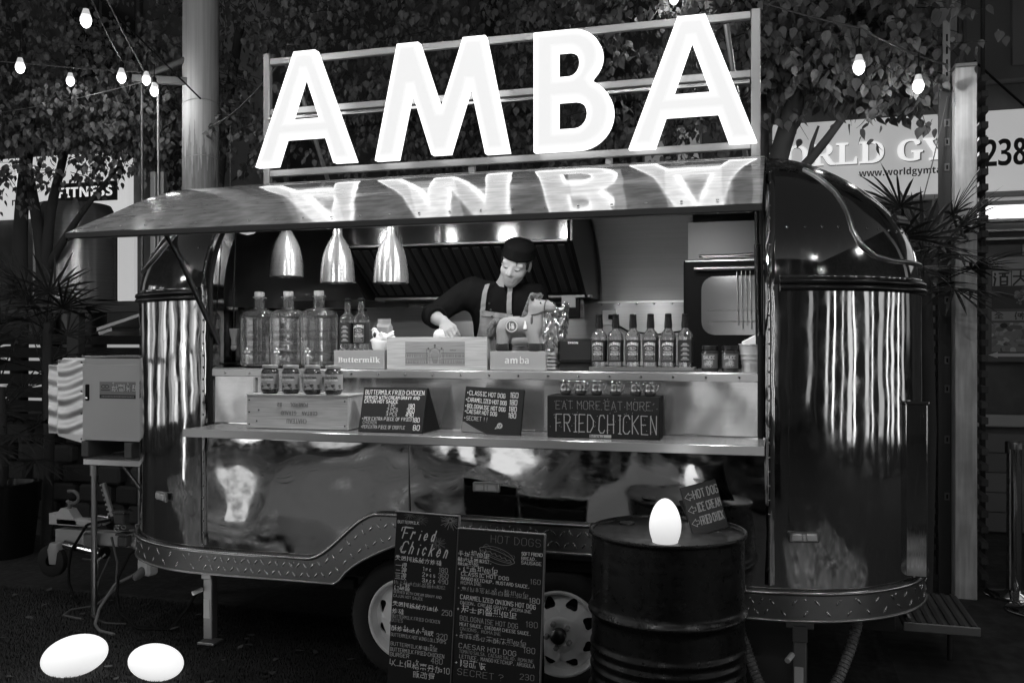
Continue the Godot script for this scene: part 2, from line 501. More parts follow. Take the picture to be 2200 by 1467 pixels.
class Sheet:
	var im: Image
	var w: int
	var h: int
	var r := RandomNumberGenerator.new()
	func _init(w_: int, h_: int, bg: float, seed_ := 5) -> void:
		w = w_; h = h_
		im = Image.create(w, h, false, Image.FORMAT_RGB8)
		im.fill(Color(bg, bg, bg))
		r.seed = seed_
	func stroke(a: Vector2, b: Vector2, wd: float, ink: float, chalk := 0.0) -> void:
		var lo := a.min(b) - Vector2(wd + 1, wd + 1)
		var hi := a.max(b) + Vector2(wd + 1, wd + 1)
		var ab := b - a
		var l2 := maxf(ab.length_squared(), 1e-6)
		for y in range(maxi(int(lo.y), 0), mini(int(hi.y) + 1, h)):
			for x in range(maxi(int(lo.x), 0), mini(int(hi.x) + 1, w)):
				var p := Vector2(x + 0.5, y + 0.5)
				var k := clampf((p - a).dot(ab) / l2, 0, 1)
				var c := clampf(wd * 0.5 + 0.5 - p.distance_to(a + ab * k), 0, 1)
				if c > 0.0:
					if chalk > 0.0:
						c *= 1.0 - chalk * r.randf()
					var o := im.get_pixel(x, y).r
					var g := lerpf(o, ink, c)
					im.set_pixel(x, y, Color(g, g, g))
	func glyph(code: String, at: Vector2, sz: Vector2, cells: Vector2, wd: float, ink: float, chalk: float, wob: float, slant := 0.0) -> void:
		for tok in code.split(" ", false):
			if tok.unicode_at(0) > 200:
				var q := tok.substr(1)
				var u := sz / cells
				var o := Vector2(float(q[0]), float(q[1]))
				var s := Vector2(float(q[2]), float(q[3]))
				glyph(HAN[tok[0]], at + Vector2(o.x * u.x, (8 - o.y - s.y) * u.y), Vector2(s.x * u.x, s.y * u.y), cells, wd, ink, chalk, wob)
				continue
			var prev := Vector2.INF
			for i in range(0, tok.length() - 1, 2):
				var p := Vector2(float(tok[i]) / cells.x * sz.x, (1.0 - float(tok[i + 1]) / cells.y) * sz.y) + at
				p.x += slant * float(tok[i + 1]) / cells.y * sz.y
				p += Vector2(r.randf_range(-wob, wob), r.randf_range(-wob, wob))
				if prev != Vector2.INF:
					stroke(prev, p, wd, ink, chalk)
				prev = p
	# writes from (x, y = top of the letters), letters «high» tall; returns the end
	func write(s: String, x: float, y: float, high: float, wd: float, ink: float, chalk := 0.25, wide := 0.62, slope := 0.0, slant := 0.0) -> float:
		var x0 := x
		for ch in s:
			var yy := y + (x - x0) * slope
			if ch == " ":
				x += high * wide * 0.62
			elif HAN.has(ch):
				glyph(HAN[ch], Vector2(x, yy - high * 0.08), Vector2(high * 1.05, high * 1.12), Vector2(8, 8), wd, ink, chalk, high * 0.015)
				x += high * 1.2
			elif PEN.has(ch):
				var big := Vector2(high * wide * 0.92, high)
				glyph(PEN[ch], Vector2(x, yy), big, Vector2(4, 6), wd, ink, chalk, high * 0.022, slant)
				x += high * wide * (1.36 if ch != "I" and ch != "1" and ch != "." and ch != "i" else 1.05)
		return x
	func dot(x: float, y: float, rad: float, ink: float) -> void:
		stroke(Vector2(x, y), Vector2(x + 0.01, y), rad * 2, ink)
	func poly(pts: Array, wd: float, ink: float, chalk := 0.2) -> void:
		for i in pts.size() - 1:
			stroke(pts[i], pts[i + 1], wd, ink, chalk)
	func star(c: Vector2, r0: float, r1: float, k: int, wd: float, ink: float) -> void:
		for i in k:
			var d := Vector2.from_angle(TAU * i / k + r.randf() * 0.2)
			stroke(c + d * r0 * r.randf_range(0.8, 1.3), c + d * r1 * r.randf_range(0.7, 1.1), wd, ink, 0.3)
	func rect(x: float, y: float, ww: float, hh: float, ink: float) -> void:
		im.fill_rect(Rect2i(int(x), int(y), int(ww), int(hh)), Color(ink, ink, ink))
	func mat(rough := 0.7) -> StandardMaterial3D:
		var m := StandardMaterial3D.new()
		m.albedo_texture = ImageTexture.create_from_image(im)
		m.roughness = rough
		return m
# ---------------------------------------------------------------- the scene
func _ready() -> void:
	rng.seed = 20
	make_camera_and_light()
	make_materials()
	make_ground()
	make_trailer()
	make_letter_sign()
	make_buildings()
	make_screens_and_posts()
	make_trees()
	make_kitchen()
	make_counter_things()
	make_shelf_things()
	make_person()
	make_front_things()
	make_hitch_side()
	make_rear_side()
	make_string_lights()
	make_across_the_way()
	make_more()

func make_camera_and_light() -> void:
	var cam := Camera3D.new()
	cam.name = "camera"
	cam.projection = Camera3D.PROJECTION_FRUSTUM
	cam.near = 0.1
	cam.far = 200.0
	cam.size = 2.0 * 0.1 * 733.5 / 1950.0
	cam.frustum_offset = Vector2(0, 0.1 * 6.5 / 1950.0)
	cam.position = V(0, 1.58, 3.85)
	cam.rotation_degrees.y = 16.3
	cam.current = true
	add_child(cam)
	var we := WorldEnvironment.new()
	we.name = "world_environment"
	var e := Environment.new()
	e.background_mode = Environment.BG_SKY
	var sm := ProceduralSkyMaterial.new()
	sm.sky_top_color = Color(0.13, 0.13, 0.13)
	sm.sky_horizon_color = Color(0.50, 0.50, 0.50)
	sm.ground_bottom_color = Color(0.1, 0.1, 0.1)
	sm.ground_horizon_color = Color(0.2, 0.2, 0.2)
	sm.sky_curve = 0.22
	e.sky = Sky.new()
	e.sky.sky_material = sm
	e.background_energy_multiplier = 1.3
	e.tonemap_mode = Environment.TONE_MAPPER_LINEAR
	e.tonemap_exposure = 1.0
	e.sdfgi_enabled = true
	e.ssao_enabled = true
	e.ssil_enabled = true
	we.environment = e
	add_child(we)

func lamp_omni(called: String, p: Vector3, energy: float, size := 0.03, reach := 12.0) -> OmniLight3D:
	var l := OmniLight3D.new()
	l.name = called
	l.position = p
	l.light_energy = energy
	l.light_size = size
	l.omni_range = reach
	l.omni_attenuation = 2.0
	l.shadow_enabled = true
	add_child(l, true)
	return l

func lamp_area(called: String, p: Vector3, size: Vector2, towards: Vector3, energy: float) -> AreaLight3D:
	var l := AreaLight3D.new()
	l.name = called
	l.position = p
	l.area_size = size
	l.light_energy = energy
	l.area_range = 14.0
	l.area_attenuation = 2.0
	l.shadow_enabled = true
	l.basis = Basis.looking_at(towards, Vector3.UP if absf(towards.normalized().y) < 0.95 else Vector3.FORWARD)
	add_child(l, true)
	return l

func make_materials() -> void:
	# polished aluminium: a mirror with faint haze and streaks
	var smear := brushed_img(512, 512, 11, 0.55, 1.0)
	var pol := StandardMaterial3D.new()
	pol.albedo_color = Color(0.80, 0.80, 0.80)
	pol.metallic = 1.0
	pol.roughness = 0.13
	pol.roughness_texture = tex(noise_img(256, 256, 3, 2.4, 3.0, 1.0, 5, 0.2, 1.0, 1.3))
	M.polish = pol
	var pol2: StandardMaterial3D = pol.duplicate()
	pol2.albedo_color = Color(0.70, 0.70, 0.70)
	pol2.roughness = 0.12
	M.dull = pol2
	# brushed stainless steel: long lines along u
	var br := StandardMaterial3D.new()
	br.albedo_texture = tex(brushed_img(512, 512, 4, 0.70, 0.77))
	br.metallic = 0.7
	br.roughness = 0.27
	br.anisotropy_enabled = true
	br.anisotropy = -0.8
	br.heightmap_enabled = true
	br.heightmap_texture = tex(smear)
	br.heightmap_scale = 0.0025
	M.brushed = br
	var aw: StandardMaterial3D = br.duplicate()
	aw.albedo_texture = tex(noise_img(256, 256, 9, 1.4, 1.0, 5.0, 4, 0.70, 0.95))
	aw.anisotropy_enabled = false
	aw.metallic = 0.5
	aw.heightmap_enabled = false
	aw.roughness_texture = tex(noise_img(256, 256, 19, 2.0, 1.0, 4.0, 4, 0.5, 1.0))
	aw.roughness = 0.11
	M.awning = aw
	M.tread = grey(0.42, 0.3, 1.0)
	M.steel = grey(0.5, 0.28, 1.0)
	M.darksteel = grey(0.16, 0.35, 1.0)
	M.chrome = grey(0.75, 0.06, 1.0)
	M.zinc = grey(0.42, 0.42, 0.9)
	M.black = matt(0.010, 0.6)
	M.gloss = grey(0.008, 0.25)
	M.rubber = grey(0.012, 0.75)
	M.white = grey(0.75, 0.5)
	M.paper = grey(0.7, 0.8)
	M.dark = grey(0.02, 0.8)
	# glass
	var g := StandardMaterial3D.new()
	g.albedo_color = Color(1, 1, 1, 0.03)
	g.transparency = BaseMaterial3D.TRANSPARENCY_ALPHA
	g.roughness = 0.02
	g.metallic_specular = 0.6
	M.pane = g
	var gs := StandardMaterial3D.new()
	gs.albedo_color = Color(1, 1, 1, 0.02)
	gs.refraction_enabled = true
	gs.refraction_scale = 0.05
	gs.roughness = 0.02
	M.glass = gs
	var gp: StandardMaterial3D = g.duplicate()
	gp.albedo_color = Color(1, 1, 1, 0.035)
	gp.heightmap_enabled = true
	gp.heightmap_texture = tex(noise_img(128, 128, 15, 2.6, 2.0, 0.8, 3))
	gp.heightmap_scale = 0.2
	M.pane_wavy = gp
	# wood of boxes, posts
	var wood := noise_img(256, 256, 21, 1.1, 0.4, 6.0, 4, 0.62, 0.76)
	M.wood = textured(wood, 0.7)
	var wood_dark := noise_img(256, 256, 27, 1.1, 0.4, 6.0, 4, 0.1, 0.2)
	M.wood_dark = textured(wood_dark, 0.8)
	var post := noise_img(256, 512, 31, 1.6, 3.0, 0.8, 5, 0.68, 0.88)
	M.post_wood = textured(post, 0.75, 0.0, V(1.2, 0.5, 1.2), true)
	# concrete of the pole and walls
	var con := noise_img(256, 256, 41, 1.8, 1.0, 1.0, 5, 0.42, 0.62)
	M.concrete = textured(con, 0.85, 0.0, V(0.6, 0.6, 0.6), true)
	M.wall = textured(noise_img(256, 256, 43, 1.4, 1.0, 1.0, 5, 0.52, 0.62), 0.9, 0.0, V(0.25, 0.25, 0.25), true)
	M.wall_dark = textured(noise_img(256, 256, 44, 1.6, 1.0, 1.0, 5, 0.30, 0.42), 0.9, 0.0, V(0.3, 0.3, 0.3), true)
	M.leaf = grey(0.12, 0.5)
	M.leaf2 = grey(0.10, 0.5)
	M.palm = grey(0.022, 0.6)
	for k in ["leaf", "leaf2"]:
		M[k] = M[k].duplicate()
		M[k].backlight_enabled = true
		M[k].backlight = Color(0.25, 0.25, 0.25)
	M.bark = textured(noise_img(128, 256, 51, 2.0, 2.0, 1.0, 5, 0.16, 0.36), 0.9)
	M.denim = textured(brushed_img(256, 256, 55, 0.48, 0.66), 0.9, 0.0, V(3, 3, 3), true)
	M.cloth_black = matt(0.007)
	M.hood_steel = br.duplicate()
	M.hood_steel.roughness = 0.16
	M.hood_steel.metallic = 0.95
	M.hood_steel.albedo_color = Color(0.7, 0.7, 0.7)
	M.wall_steel = br.duplicate()
	M.wall_steel.metallic = 0.5
	M.front_steel = br.duplicate()
	M.front_steel.metallic = 0.86
	M.front_steel.roughness = 0.2
	M.skin = matt(0.36, 0.7)

func make_ground() -> void:
	var mb := MB.new()
	mb.quad(V(-90, 0, -90), V(90, 0, -90), V(90, 0, 90), V(-90, 0, 90), Vector3.UP)
	var gm := textured(noise_img(512, 512, 61, 3.0, 1.0, 1.0, 5, 0.12, 0.24), 0.95, 0.0, V(0.5, 0.5, 0.5), true)
	kind(obj("ground", mb, gm), "structure")
	# the turf that the trailer stands on
	mb = MB.new()
	mb.quad(V(-9, 0.004, -2.1), V(0.55, 0.004, -2.1), V(0.55, 0.004, 1.9), V(-9, 0.004, 1.9), Vector3.UP)
	kind(obj("lawn", mb, textured(noise_img(256, 256, 62, 3.0, 1.0, 1.0, 5, 0.1, 0.2), 1.0, 0.0, V(1.3, 1.3, 1.3), true)), "structure")
	# pale paving further left
	mb = MB.new()
	mb.quad(V(-16, 0.008, -1.3), V(-5.3, 0.008, -1.3), V(-4.35, 0.008, -0.05), V(-16, 0.008, 0.3), Vector3.UP)
	kind(obj("path", mb, textured(noise_img(256, 256, 63, 2.0, 1.0, 1.0, 5, 0.14, 0.26), 0.9, 0.0, V(0.8, 0.8, 0.8), true)), "structure")
	# pale slabs of the yard, beyond the turf
	mb = MB.new()
	mb.quad(V(-9, 0.008, 1.85), V(-1.7, 0.008, 1.85), V(-1.7, 0.008, 9.0), V(-9, 0.008, 9.0), Vector3.UP)
	mb.quad(V(0.6, 0.008, 0.6), V(3.2, 0.008, 0.6), V(3.2, 0.008, 3.6), V(0.6, 0.008, 3.6), Vector3.UP)
	kind(obj("pavement", mb, textured(noise_img(256, 256, 64, 2.0, 1.0, 1.0, 5, 0.28, 0.80, 1.2), 0.9, 0.0, V(0.35, 0.35, 0.35), true)), "structure")
	# short blades of turf where it is near
	var bl := MB.new()
	for k in 3:
		var w := TAU * k / 3.0
		var o := V(cos(w), 0, sin(w))
		bl.tri(o * 0.004, o * 0.004 + V(-sin(w), 0, cos(w)) * 0.003, o * 0.012 + V(0, 0.017, 0), Vector3.UP, Vector3.UP, Vector3.UP)
	var xfs := []
	var r := RandomNumberGenerator.new()
	r.seed = 8
	for i in 60000:
		var x := r.randf_range(-5.0, -0.9)
		var z := r.randf_range(-0.9, 0.9)
		xfs.append(Transform3D(Basis(Vector3.UP, r.randf() * TAU).scaled(Vector3.ONE * r.randf_range(0.7, 1.4)), V(x, 0.004, z)))
	var gr := scatter("grass", bl.mesh(), grey(0.04, 0.9), xfs)
	var lf := []
	for i in 70:
		lf.append(Transform3D(Basis.from_euler(V(-PI / 2 + r.randf_range(-0.3, 0.3), r.randf() * TAU, 0)).scaled(Vector3.ONE * r.randf_range(0.3, 0.55)), V(r.randf_range(-4.6, -1.2), 0.022, r.randf_range(-0.9, 0.7))))
	tag(scatter("fallen_leaves", leaf_mesh(0.072, 0.105), grey(0.07, 0.8), lf), "dry leaves fallen on the turf below the trailer", "leaves")
	tag(gr, "short dark turf around the two glowing lamps and under the trailer", "grass")
# ---------------------------------------------------------------- the polished trailer
const X0 := -2.70
const X1 := -0.03
const WIDE := 1.85
const CAL := 0.72   # reach of the rounded left end, and of the right one
const CAR := 0.655
const CB := 0.62
const BELT := 1.825

# the outline seen from above, drawn in by d; q runs front 0-1, right front corner 1-2, right end 2-3, rear corner 3-4, rear 4-5, corner 5-6, left end 6-7, left front corner 7-8
func outline(q: float, d: float) -> Vector2:
	var f := fposmod(q, 8.0)
	var ca := CAR if f >= 0.5 and f < 4.5 else CAL
	var ra := maxf(ca - d, 0.02)
	var rb := maxf(CB - d, 0.02)
	var zc := -(d + rb)
	var zr := -(WIDE - d - rb)
	if zr > zc:
		zr = (zr + zc) * 0.5
		zc = zr
	var ax := ca - d - ra
	var k := int(f)
	var u := f - k
	var w := u * PI / 2
	match k:
		0: return Vector2(lerpf(X0 - (CAL - d - maxf(CAL - d, 0.02)), X1 + (CAR - d - maxf(CAR - d, 0.02)), u), -d)
		1: return Vector2(X1 + ax + ra * sin(w), zc + rb * cos(w))
		2: return Vector2(X1 + ax + ra, lerpf(zc, zr, u))
		3: return Vector2(X1 + ax + ra * cos(w), zr - rb * sin(w))
		4: return Vector2(lerpf(X1, X0, u), zr - rb)
		5: return Vector2(X0 - ax - ra * sin(w), zr - rb * cos(w))
		6: return Vector2(X0 - ax - ra, lerpf(zr, zc, u))
	return Vector2(X0 - ax - ra * cos(w), zc + rb * sin(w))

func shell(q: float, y: float, out := 0.0) -> Vector3:
	var d := 0.0
	if y > BELT:
		d = 0.925 * (1.0 - sqrt(maxf(0.0, 1.0 - pow((y - BELT) / 0.675, 2.0))))
	var o := outline(q, d - out)
	return V(o.x, y, o.y)

# height of the trim line above the skirt, and of the skirt's lower edge, along the front
func trim_y(x: float) -> float:
	var s := absf(x + 1.2)
	return lerpf(0.80, 0.572, smoothstep(0.56, 0.93, s))

func skirt_y(x: float) -> float:
	var s := absf(x + 1.2)
	if s > 0.765:
		return 0.462
	return 0.462 + 0.216 * pow(clampf((0.765 - s) / 0.33, 0, 1), 0.6)

var wav := FastNoiseLite.new()
var wav2 := FastNoiseLite.new()

func wavy(p: Vector3, amp: float) -> float:
	return amp * (wav.get_noise_3d(p.x * 1.0, p.y * 1.0, p.z * 1.0) + 0.12 * wav.get_noise_3d(p.x * 2.0, p.y * 9.0, p.z * 2.0 + 4.0) + 0.35 * wav.get_noise_3d(p.x * 3.3 + 9.0, p.y * 2.6, p.z * 3.3))

# a sheet of the shell between q0 and q1 and two heights, faintly wavy like rolled aluminium
func sheet(q0: float, q1: float, y0: float, y1: float, nq: int, ny: int, amp := 0.0018, out := 0.0, arc := false) -> MB:
	var mb := MB.new()
	var g := []
	for i in ny + 1:
		var line := []
		for j in nq + 1:
			var q := lerpf(q0, q1, float(j) / nq)
			var t := float(i) / ny
			var y := lerpf(y0, y1, t)
			if arc:
				var a0 := asin(clampf((y0 - BELT) / 0.675, 0, 1))
				var a1 := asin(clampf((y1 - BELT) / 0.675, 0, 1))
				y = BELT + 0.675 * sin(lerpf(a0, a1, t))
			var p := shell(q, y, out)
			var c := V(p.x, 0, p.z) - V(clampf(p.x, X0, X1), 0, -WIDE / 2)
			p += c.normalized() * wavy(p * V(1, 0.8, 1), amp)
			line.append(p)
		g.append(line)
	mb.grid(g, Vector3.UP, V((X0 + X1) / 2, 1.2, -WIDE / 2))
	return mb

func rivet_at(mb: MB, p: Vector3, nrm: Vector3, r := 0.006) -> void:
	var bs := Basis(Quaternion(Vector3.UP, nrm.normalized()))
	mb.lathe([Vector2(r, 0), Vector2(r * 0.75, r * 0.55), Vector2(0.0, r * 0.75)], 8, Transform3D(bs, p))

var trailer: Node3D

func make_trailer() -> void:
	wav2.seed = 41
	wav2.frequency = 1.3
	wav2.fractal_type = FastNoiseLite.FRACTAL_NONE
	wav.seed = 77
	wav.frequency = 1.5
	wav.fractal_octaves = 2
	var T := thing("food_trailer", "polished aluminium food trailer with open serving hatch and raised awning", "food trailer")
	trailer = T
	var mb := MB.new()
	# lower sheets of both ends
	obj("end_panel", sheet(7.0, 8.0, 0.57, BELT, 60, 40, 0.0030), M.polish, T)
	# flat of the left end, with a window hatch propped open
	mb = MB.new()
	var ex := X0 - CAL
	for b in [[-1.23, -0.62, 0.57, 1.44], [-1.23, -0.62, 1.80, BELT], [-1.23, -1.17, 1.44, 1.80], [-0.68, -0.62, 1.44, 1.80]]:
		mb.box(V(ex + 0.006, (b[2] + b[3]) / 2, (b[0] + b[1]) / 2), V(0.012, b[3] - b[2], b[1] - b[0]), 0.0)
	obj("window_wall", mb, M.dull, T)
	mb = MB.new()
	mb.box(V(-0.24, 0, 0), V(0.50, 0.022, 0.56), 0.003)
	mb.box(V(-0.45, -0.022, 0), V(0.10, 0.024, 0.52), 0.003)
	var fl := obj("window_flap", mb, M.zinc, T)
	at(fl, V(ex - 0.01, 1.80, -0.93), V(0, 0, 0.27))
	# inner lining, so that the shell has thickness
	mb = sheet(7.0, 8.0, 0.62, BELT, 24, 6, 0.0, -0.03)
	mb.add(sheet(1.0, 2.0, 0.62, BELT, 24, 6, 0.0, -0.03))
	mb.add(sheet(6.0, 8.0, BELT, 2.47, 30, 10, 0.0, -0.03, true))
	mb.add(sheet(1.0, 3.0, BELT, 2.47, 30, 10, 0.0, -0.03, true))
	mb.add(sheet(3.0, 6.0, BELT, 2.47, 30, 10, 0.0, -0.03, true))
	mb.add(sheet(0.0, 1.0, 2.34, 2.47, 10, 4, 0.0, -0.03, true))
	obj("inner_lining", mb, grey(0.20, 0.32, 1.0), T)
	mb = sheet(1.0, 3.0, 0.57, BELT, 70, 40, 0.0024)
	obj("end_panel", mb, M.polish, T)
	obj("rear_panel", rear_wall(), M.dull, T)
	# lower front sheet, cut along the trim line
	mb = MB.new()
	var g := []
	for i in 41:
		var line := []
		for j in 101:
			var x := lerpf(X0, X1, j / 100.0)
			var y := lerpf(trim_y(x) - 0.01, 1.20, i / 40.0)
			line.append(V(x, y, 0.0075 * wav2.get_noise_3d(x * 1.2, y * 1.6, 3.0) + 0.0022 * wav2.get_noise_3d(x * 3.2, y * 2.6, 9.0)))
		g.append(line)
	mb.grid(g, Vector3.BACK)
	obj("front_panel", mb, M.polish, T)
	# lapped joint between its two sheets
	mb = MB.new()
	mb.box(V(-1.615, 0.965, 0.003), V(0.006, 0.31, 0.005), 0.001)
	obj("sheet_joint", mb, M.dull, T)
	# inner lining so that the shell has thickness
	# domes above the belt
	obj("dome_panel", sheet(6.0, 8.0, BELT, 2.4995, 40, 26, 0.003, 0.0, true), M.polish, T)
	obj("dome_panel", sheet(1.0, 3.0, BELT, 2.4995, 40, 26, 0.003, 0.0, true), M.polish, T)
	obj("roof_panel", sheet(3.0, 6.0, BELT, 2.4995, 60, 14, 0.002, 0.0, true), M.dull, T)
	obj("roof_panel", sheet(0.0, 1.0, 2.335, 2.4995, 40, 10, 0.002, 0.0, true), M.dull, T)
	# belt rail: a dark double rib with a bright lip above it
	for q in [[6.0, 7.97], [1.04, 3.0]]:
		var up := []
		var lo := []
		var lip := []
		for i in 50:
			var qq := lerpf(q[0], q[1], i / 49.0)
			up.append(shell(qq, BELT, 0.008) + V(0, 0.012, 0))
			lo.append(shell(qq, BELT, 0.01) - V(0, 0.014, 0))
			lip.append(shell(qq, BELT, 0.004) + V(0, 0.032, 0))
		mb = MB.new()
		mb.tube(up, 0.015, 10)
		mb.tube(lo, 0.014, 10)
		var rail := obj("belt_rail", mb, M.gloss, T)
		mb = MB.new()
		mb.tube(lip, 0.006, 8)
		obj("bright_lip", mb, M.chrome, rail)
	# raised seam on each dome
	for sd in [0, 1]:
		var pts := []
		var path := [[0.32, 2.36], [0.36, 2.32], [0.39, 2.24], [0.385, 2.14], [0.37, 2.06], [0.39, 1.99], [0.45, 1.945], [0.55, 1.93], [0.8, 1.93], [1.0, 1.93], [1.25, 1.93], [1.5, 1.93], [1.75, 1.93], [2.0, 1.93]]
		if sd == 1:
			path = [[0.40, 2.36], [0.36, 2.26], [0.34, 2.18], [0.36, 2.1], [0.42, 2.03], [0.5, 1.985], [0.6, 1.97], [0.8, 1.97], [1.0, 1.97], [1.3, 1.97], [1.7, 1.97], [2.0, 1.97]]
		var cur := Curve3D.new()
		for p in path:
			cur.add_point(V(p[0], p[1], 0))
		for i in path.size():
			var pa: Vector3 = cur.get_point_position(maxi(i - 1, 0))
			var pb: Vector3 = cur.get_point_position(mini(i + 1, path.size() - 1))
			cur.set_point_in(i, -(pb - pa) * 0.17)
			cur.set_point_out(i, (pb - pa) * 0.17)
		for i in 70:
			var s := cur.sample_baked(cur.get_baked_length() * i / 69.0)
			pts.append(shell(1.0 + s.x if sd == 0 else 8.0 - s.x, s.y, 0.006))
		mb = MB.new()
		mb.tube(pts, 0.0085, 10)
		var seam := obj("raised_seam", mb, M.steel, T)
		pts = []
		for i in 26:
			pts.append([1.0 + 1.9 * i / 25.0 if sd == 0 else 8.0 - 1.9 * i / 25.0, 2.065])
		mb = MB.new()
		for p in pts:
			var p0 := shell(p[0], p[1])
			rivet_at(mb, p0, (p0 - V(clampf(p0.x, X0 + 0.3, X1 - 0.3), 1.5, -WIDE / 2)), 0.006)
		kind(obj("rivet", mb, M.chrome, T), "stuff")
	# upright seams beside the hatch, with rivets; they follow the curve of the side up to the roof
	for sd in [0, 1]:
		var x := X0 if sd == 0 else X1
		var rows := []
		var rv := MB.new()
		for i in 61:
			var y := lerpf(0.60, 2.335, i / 60.0)
			var p := shell(0.0 if sd == 0 else 1.0, y)
			var q := V(p.x, p.y, p.z)
			var nrm := V(0, maxf(0.0, (y - BELT) * 1.2), 1).normalized()
			var line := []
			for k in 4:
				line.append(q + V((k - 1.5) * 0.014, 0, 0) + nrm * ((0.010 if k in [1, 2] else 0.0) + 0.35 * wavy(V(k * 0.1, y * 4.0, x), 0.006)))
			rows.append(line)
			if i % 2 == 0:
				rivet_at(rv, q + nrm * 0.011, nrm, 0.0055)
		mb = MB.new()
		mb.grid(rows, Vector3.BACK)
		var strip := obj("seam_strip", mb, M.polish, T)
		kind(obj("rivet", rv, M.chrome, strip), "stuff")
		# dark gasket and inner frame of the hatch opening
		var gk := []
		var fr := []
		var sg := 1.0 if sd == 0 else -1.0
		for i in 40:
			var y := lerpf(1.19, 2.335, i / 39.0)
			var p := shell(0.0 if sd == 0 else 1.0, y)
			gk.append(p + V(sg * 0.035, 0, 0.002))
			var l2 := []
			for k in 2:
				l2.append(p + V(sg * 0.045, 0, -0.005 - 0.09 * k))
			fr.append(l2)
		mb = MB.new()
		mb.tube(gk, 0.012, 8)
		obj("gasket", mb, M.black, T)
		mb = MB.new()
		mb.grid(fr, V(sg, 0, 0))
		obj("hatch_jamb", mb, M.dull, T)
	# skirt of tread plate, with its bright trim
	make_skirt(T)
	# serving front: brushed sheet, counter rail and folding shelf
	mb = MB.new()
	mb.box(V(-1.365, 1.32, -0.022), V(2.60, 0.24, 0.02), 0.002)
	var sf := []
	for i in 13:
		var line := []
		for j in 81:
			var x := lerpf(-2.664, -0.066, j / 80.0)
			var y := lerpf(1.201, 1.438, i / 12.0)
			line.append(V(x, y, -0.008 + wavy(V(x * 2.2, y * 1.2, 5.0), 0.003)))
		sf.append(line)
	mb.grid(sf, Vector3.BACK, Vector3.INF, Vector2(2, 1))
	var front := obj("serving_front", mb, M.front_steel, T)
	mb = MB.new()
	mb.box(V(-1.365, 1.443, -0.004), V(2.60, 0.036, 0.016), 0.003)
	var rail2 := obj("counter_rail", mb, M.brushed, T)
	mb = MB.new()
	for i in 19:
		rivet_at(mb, V(-2.58 + i * 0.135, 1.443, 0.004), Vector3.BACK, 0.006)
	kind(obj("screw", mb, M.chrome, rail2), "stuff")
	mb = MB.new()
	mb.box(V(-2.42, 1.31, -0.004), V(0.012, 0.22, 0.014), 0.002)
	obj("cover_strip", mb, M.brushed, front)
	mb = MB.new()
	mb.box(V(-1.365, 1.456, -0.29), V(2.60, 0.016, 0.57), 0.003)
	obj("countertop", mb, M.brushed, T)
	mb = MB.new()
	mb.box(V(-1.32, 1.193, 0.155), V(2.55, 0.006, 0.31), 0.002)
	mb.box(V(-1.32, 1.179, 0.313), V(2.55, 0.036, 0.006), 0.002)
	var sh := obj("serving_shelf", mb, M.brushed, T)
	# notched hinge under the shelf
	mb = MB.new()
	mb.box(V(-1.365, 1.135, 0.010), V(2.62, 0.022, 0.012), 0.004)
	obj("hinge_strip", mb, M.chrome, T)
	mb = MB.new()
	for i in 18:
		rivet_at(mb, V(-2.60 + i * 0.147, 1.135, 0.016), Vector3.BACK, 0.007)
	kind(obj("rivet", mb, M.darksteel, T), "stuff")
	for x in [-2.35, -1.05, -0.35]:
		mb = MB.new()
		mb.box(V(x, 1.2, 0.004), V(0.06, 0.012, 0.01), 0.002)
		obj("shelf_catch", mb, M.chrome, T)
	# awning: the hatch cover, turned up on its hinge
	var prof := [[-0.33, 2.352], [-0.2, 2.362], [-0.08, 2.358], [0.0, 2.347], [0.1, 2.328], [0.2, 2.302], [0.3, 2.272], [0.4, 2.236], [0.5, 2.196], [0.6, 2.152], [0.75, 2.088], [0.9, 2.022]]
	for side in [0, 1]:
		var gr := []
		for p in prof:
			var line := []
			for j in 81:
				var x := lerpf(X0 - 0.005, X1 - 0.015, j / 80.0)
				var yy: float = p[1] + (wavy(V(x * 1.6, p[0] * 2.0, 8.0), 0.0022) if side == 0 else -0.022)
				line.append(V(x, yy, p[0]))
			gr.append(line)
		mb = MB.new()
		mb.grid(gr, Vector3.UP if side == 0 else Vector3.DOWN, Vector3.INF, Vector2(3, 1))
		obj("awning" if side == 0 else "awning_lining", mb, M.awning if side == 0 else M.dull, T)
	mb = MB.new()
	mb.box(V(-1.375, 2.011, 0.899), V(2.66, 0.022, 0.006), 0.002)
	obj("awning_edge", mb, grey(0.03, 0.4), T)
	mb = MB.new()
	mb.box(V(-1.375, 2.010, 0.868), V(2.60, 0.018, 0.03), 0.003)
	obj("awning_stiffener", mb, grey(0.10, 0.35, 1.0), T)
	for x in [X0 - 0.002, X1 - 0.018]:
		mb = MB.new()
		for i in prof.size() - 1:
			var p0 := V(x, prof[i][1] - 0.016, prof[i][0])
			var p1 := V(x, prof[i + 1][1] - 0.016, prof[i + 1][0])
			mb.quad(p0 + V(0, 0.014, 0), p1 + V(0, 0.014, 0), p1 - V(0, 0.02, 0), p0 - V(0, 0.02, 0), Vector3.LEFT)
			mb.quad(p0 + V(0.008, 0.014, 0), p1 + V(0.008, 0.014, 0), p1 + V(0.008, -0.02, 0), p0 + V(0.008, -0.02, 0), Vector3.RIGHT)
		obj("awning_side", mb, M.dull, T)
	mb = MB.new()
	mb.box(V(-1.37, 2.385, -0.26), V(2.64, 0.03, 0.05), 0.004)
	obj("awning_hinge", mb, M.steel, T)
	mb = MB.new()
	for i in 12:
		rivet_at(mb, V(X1 - 0.10 - 0.02 * (i % 2), 2.33 - 0.026 * i, 0.10 + 0.062 * i), V(0, 0.8, 0.5), 0.005)
	for i in 22:
		rivet_at(mb, V(X0 + 0.1 + 0.115 * i, 2.046, 0.852), V(0, 0.9, 0.4), 0.005)
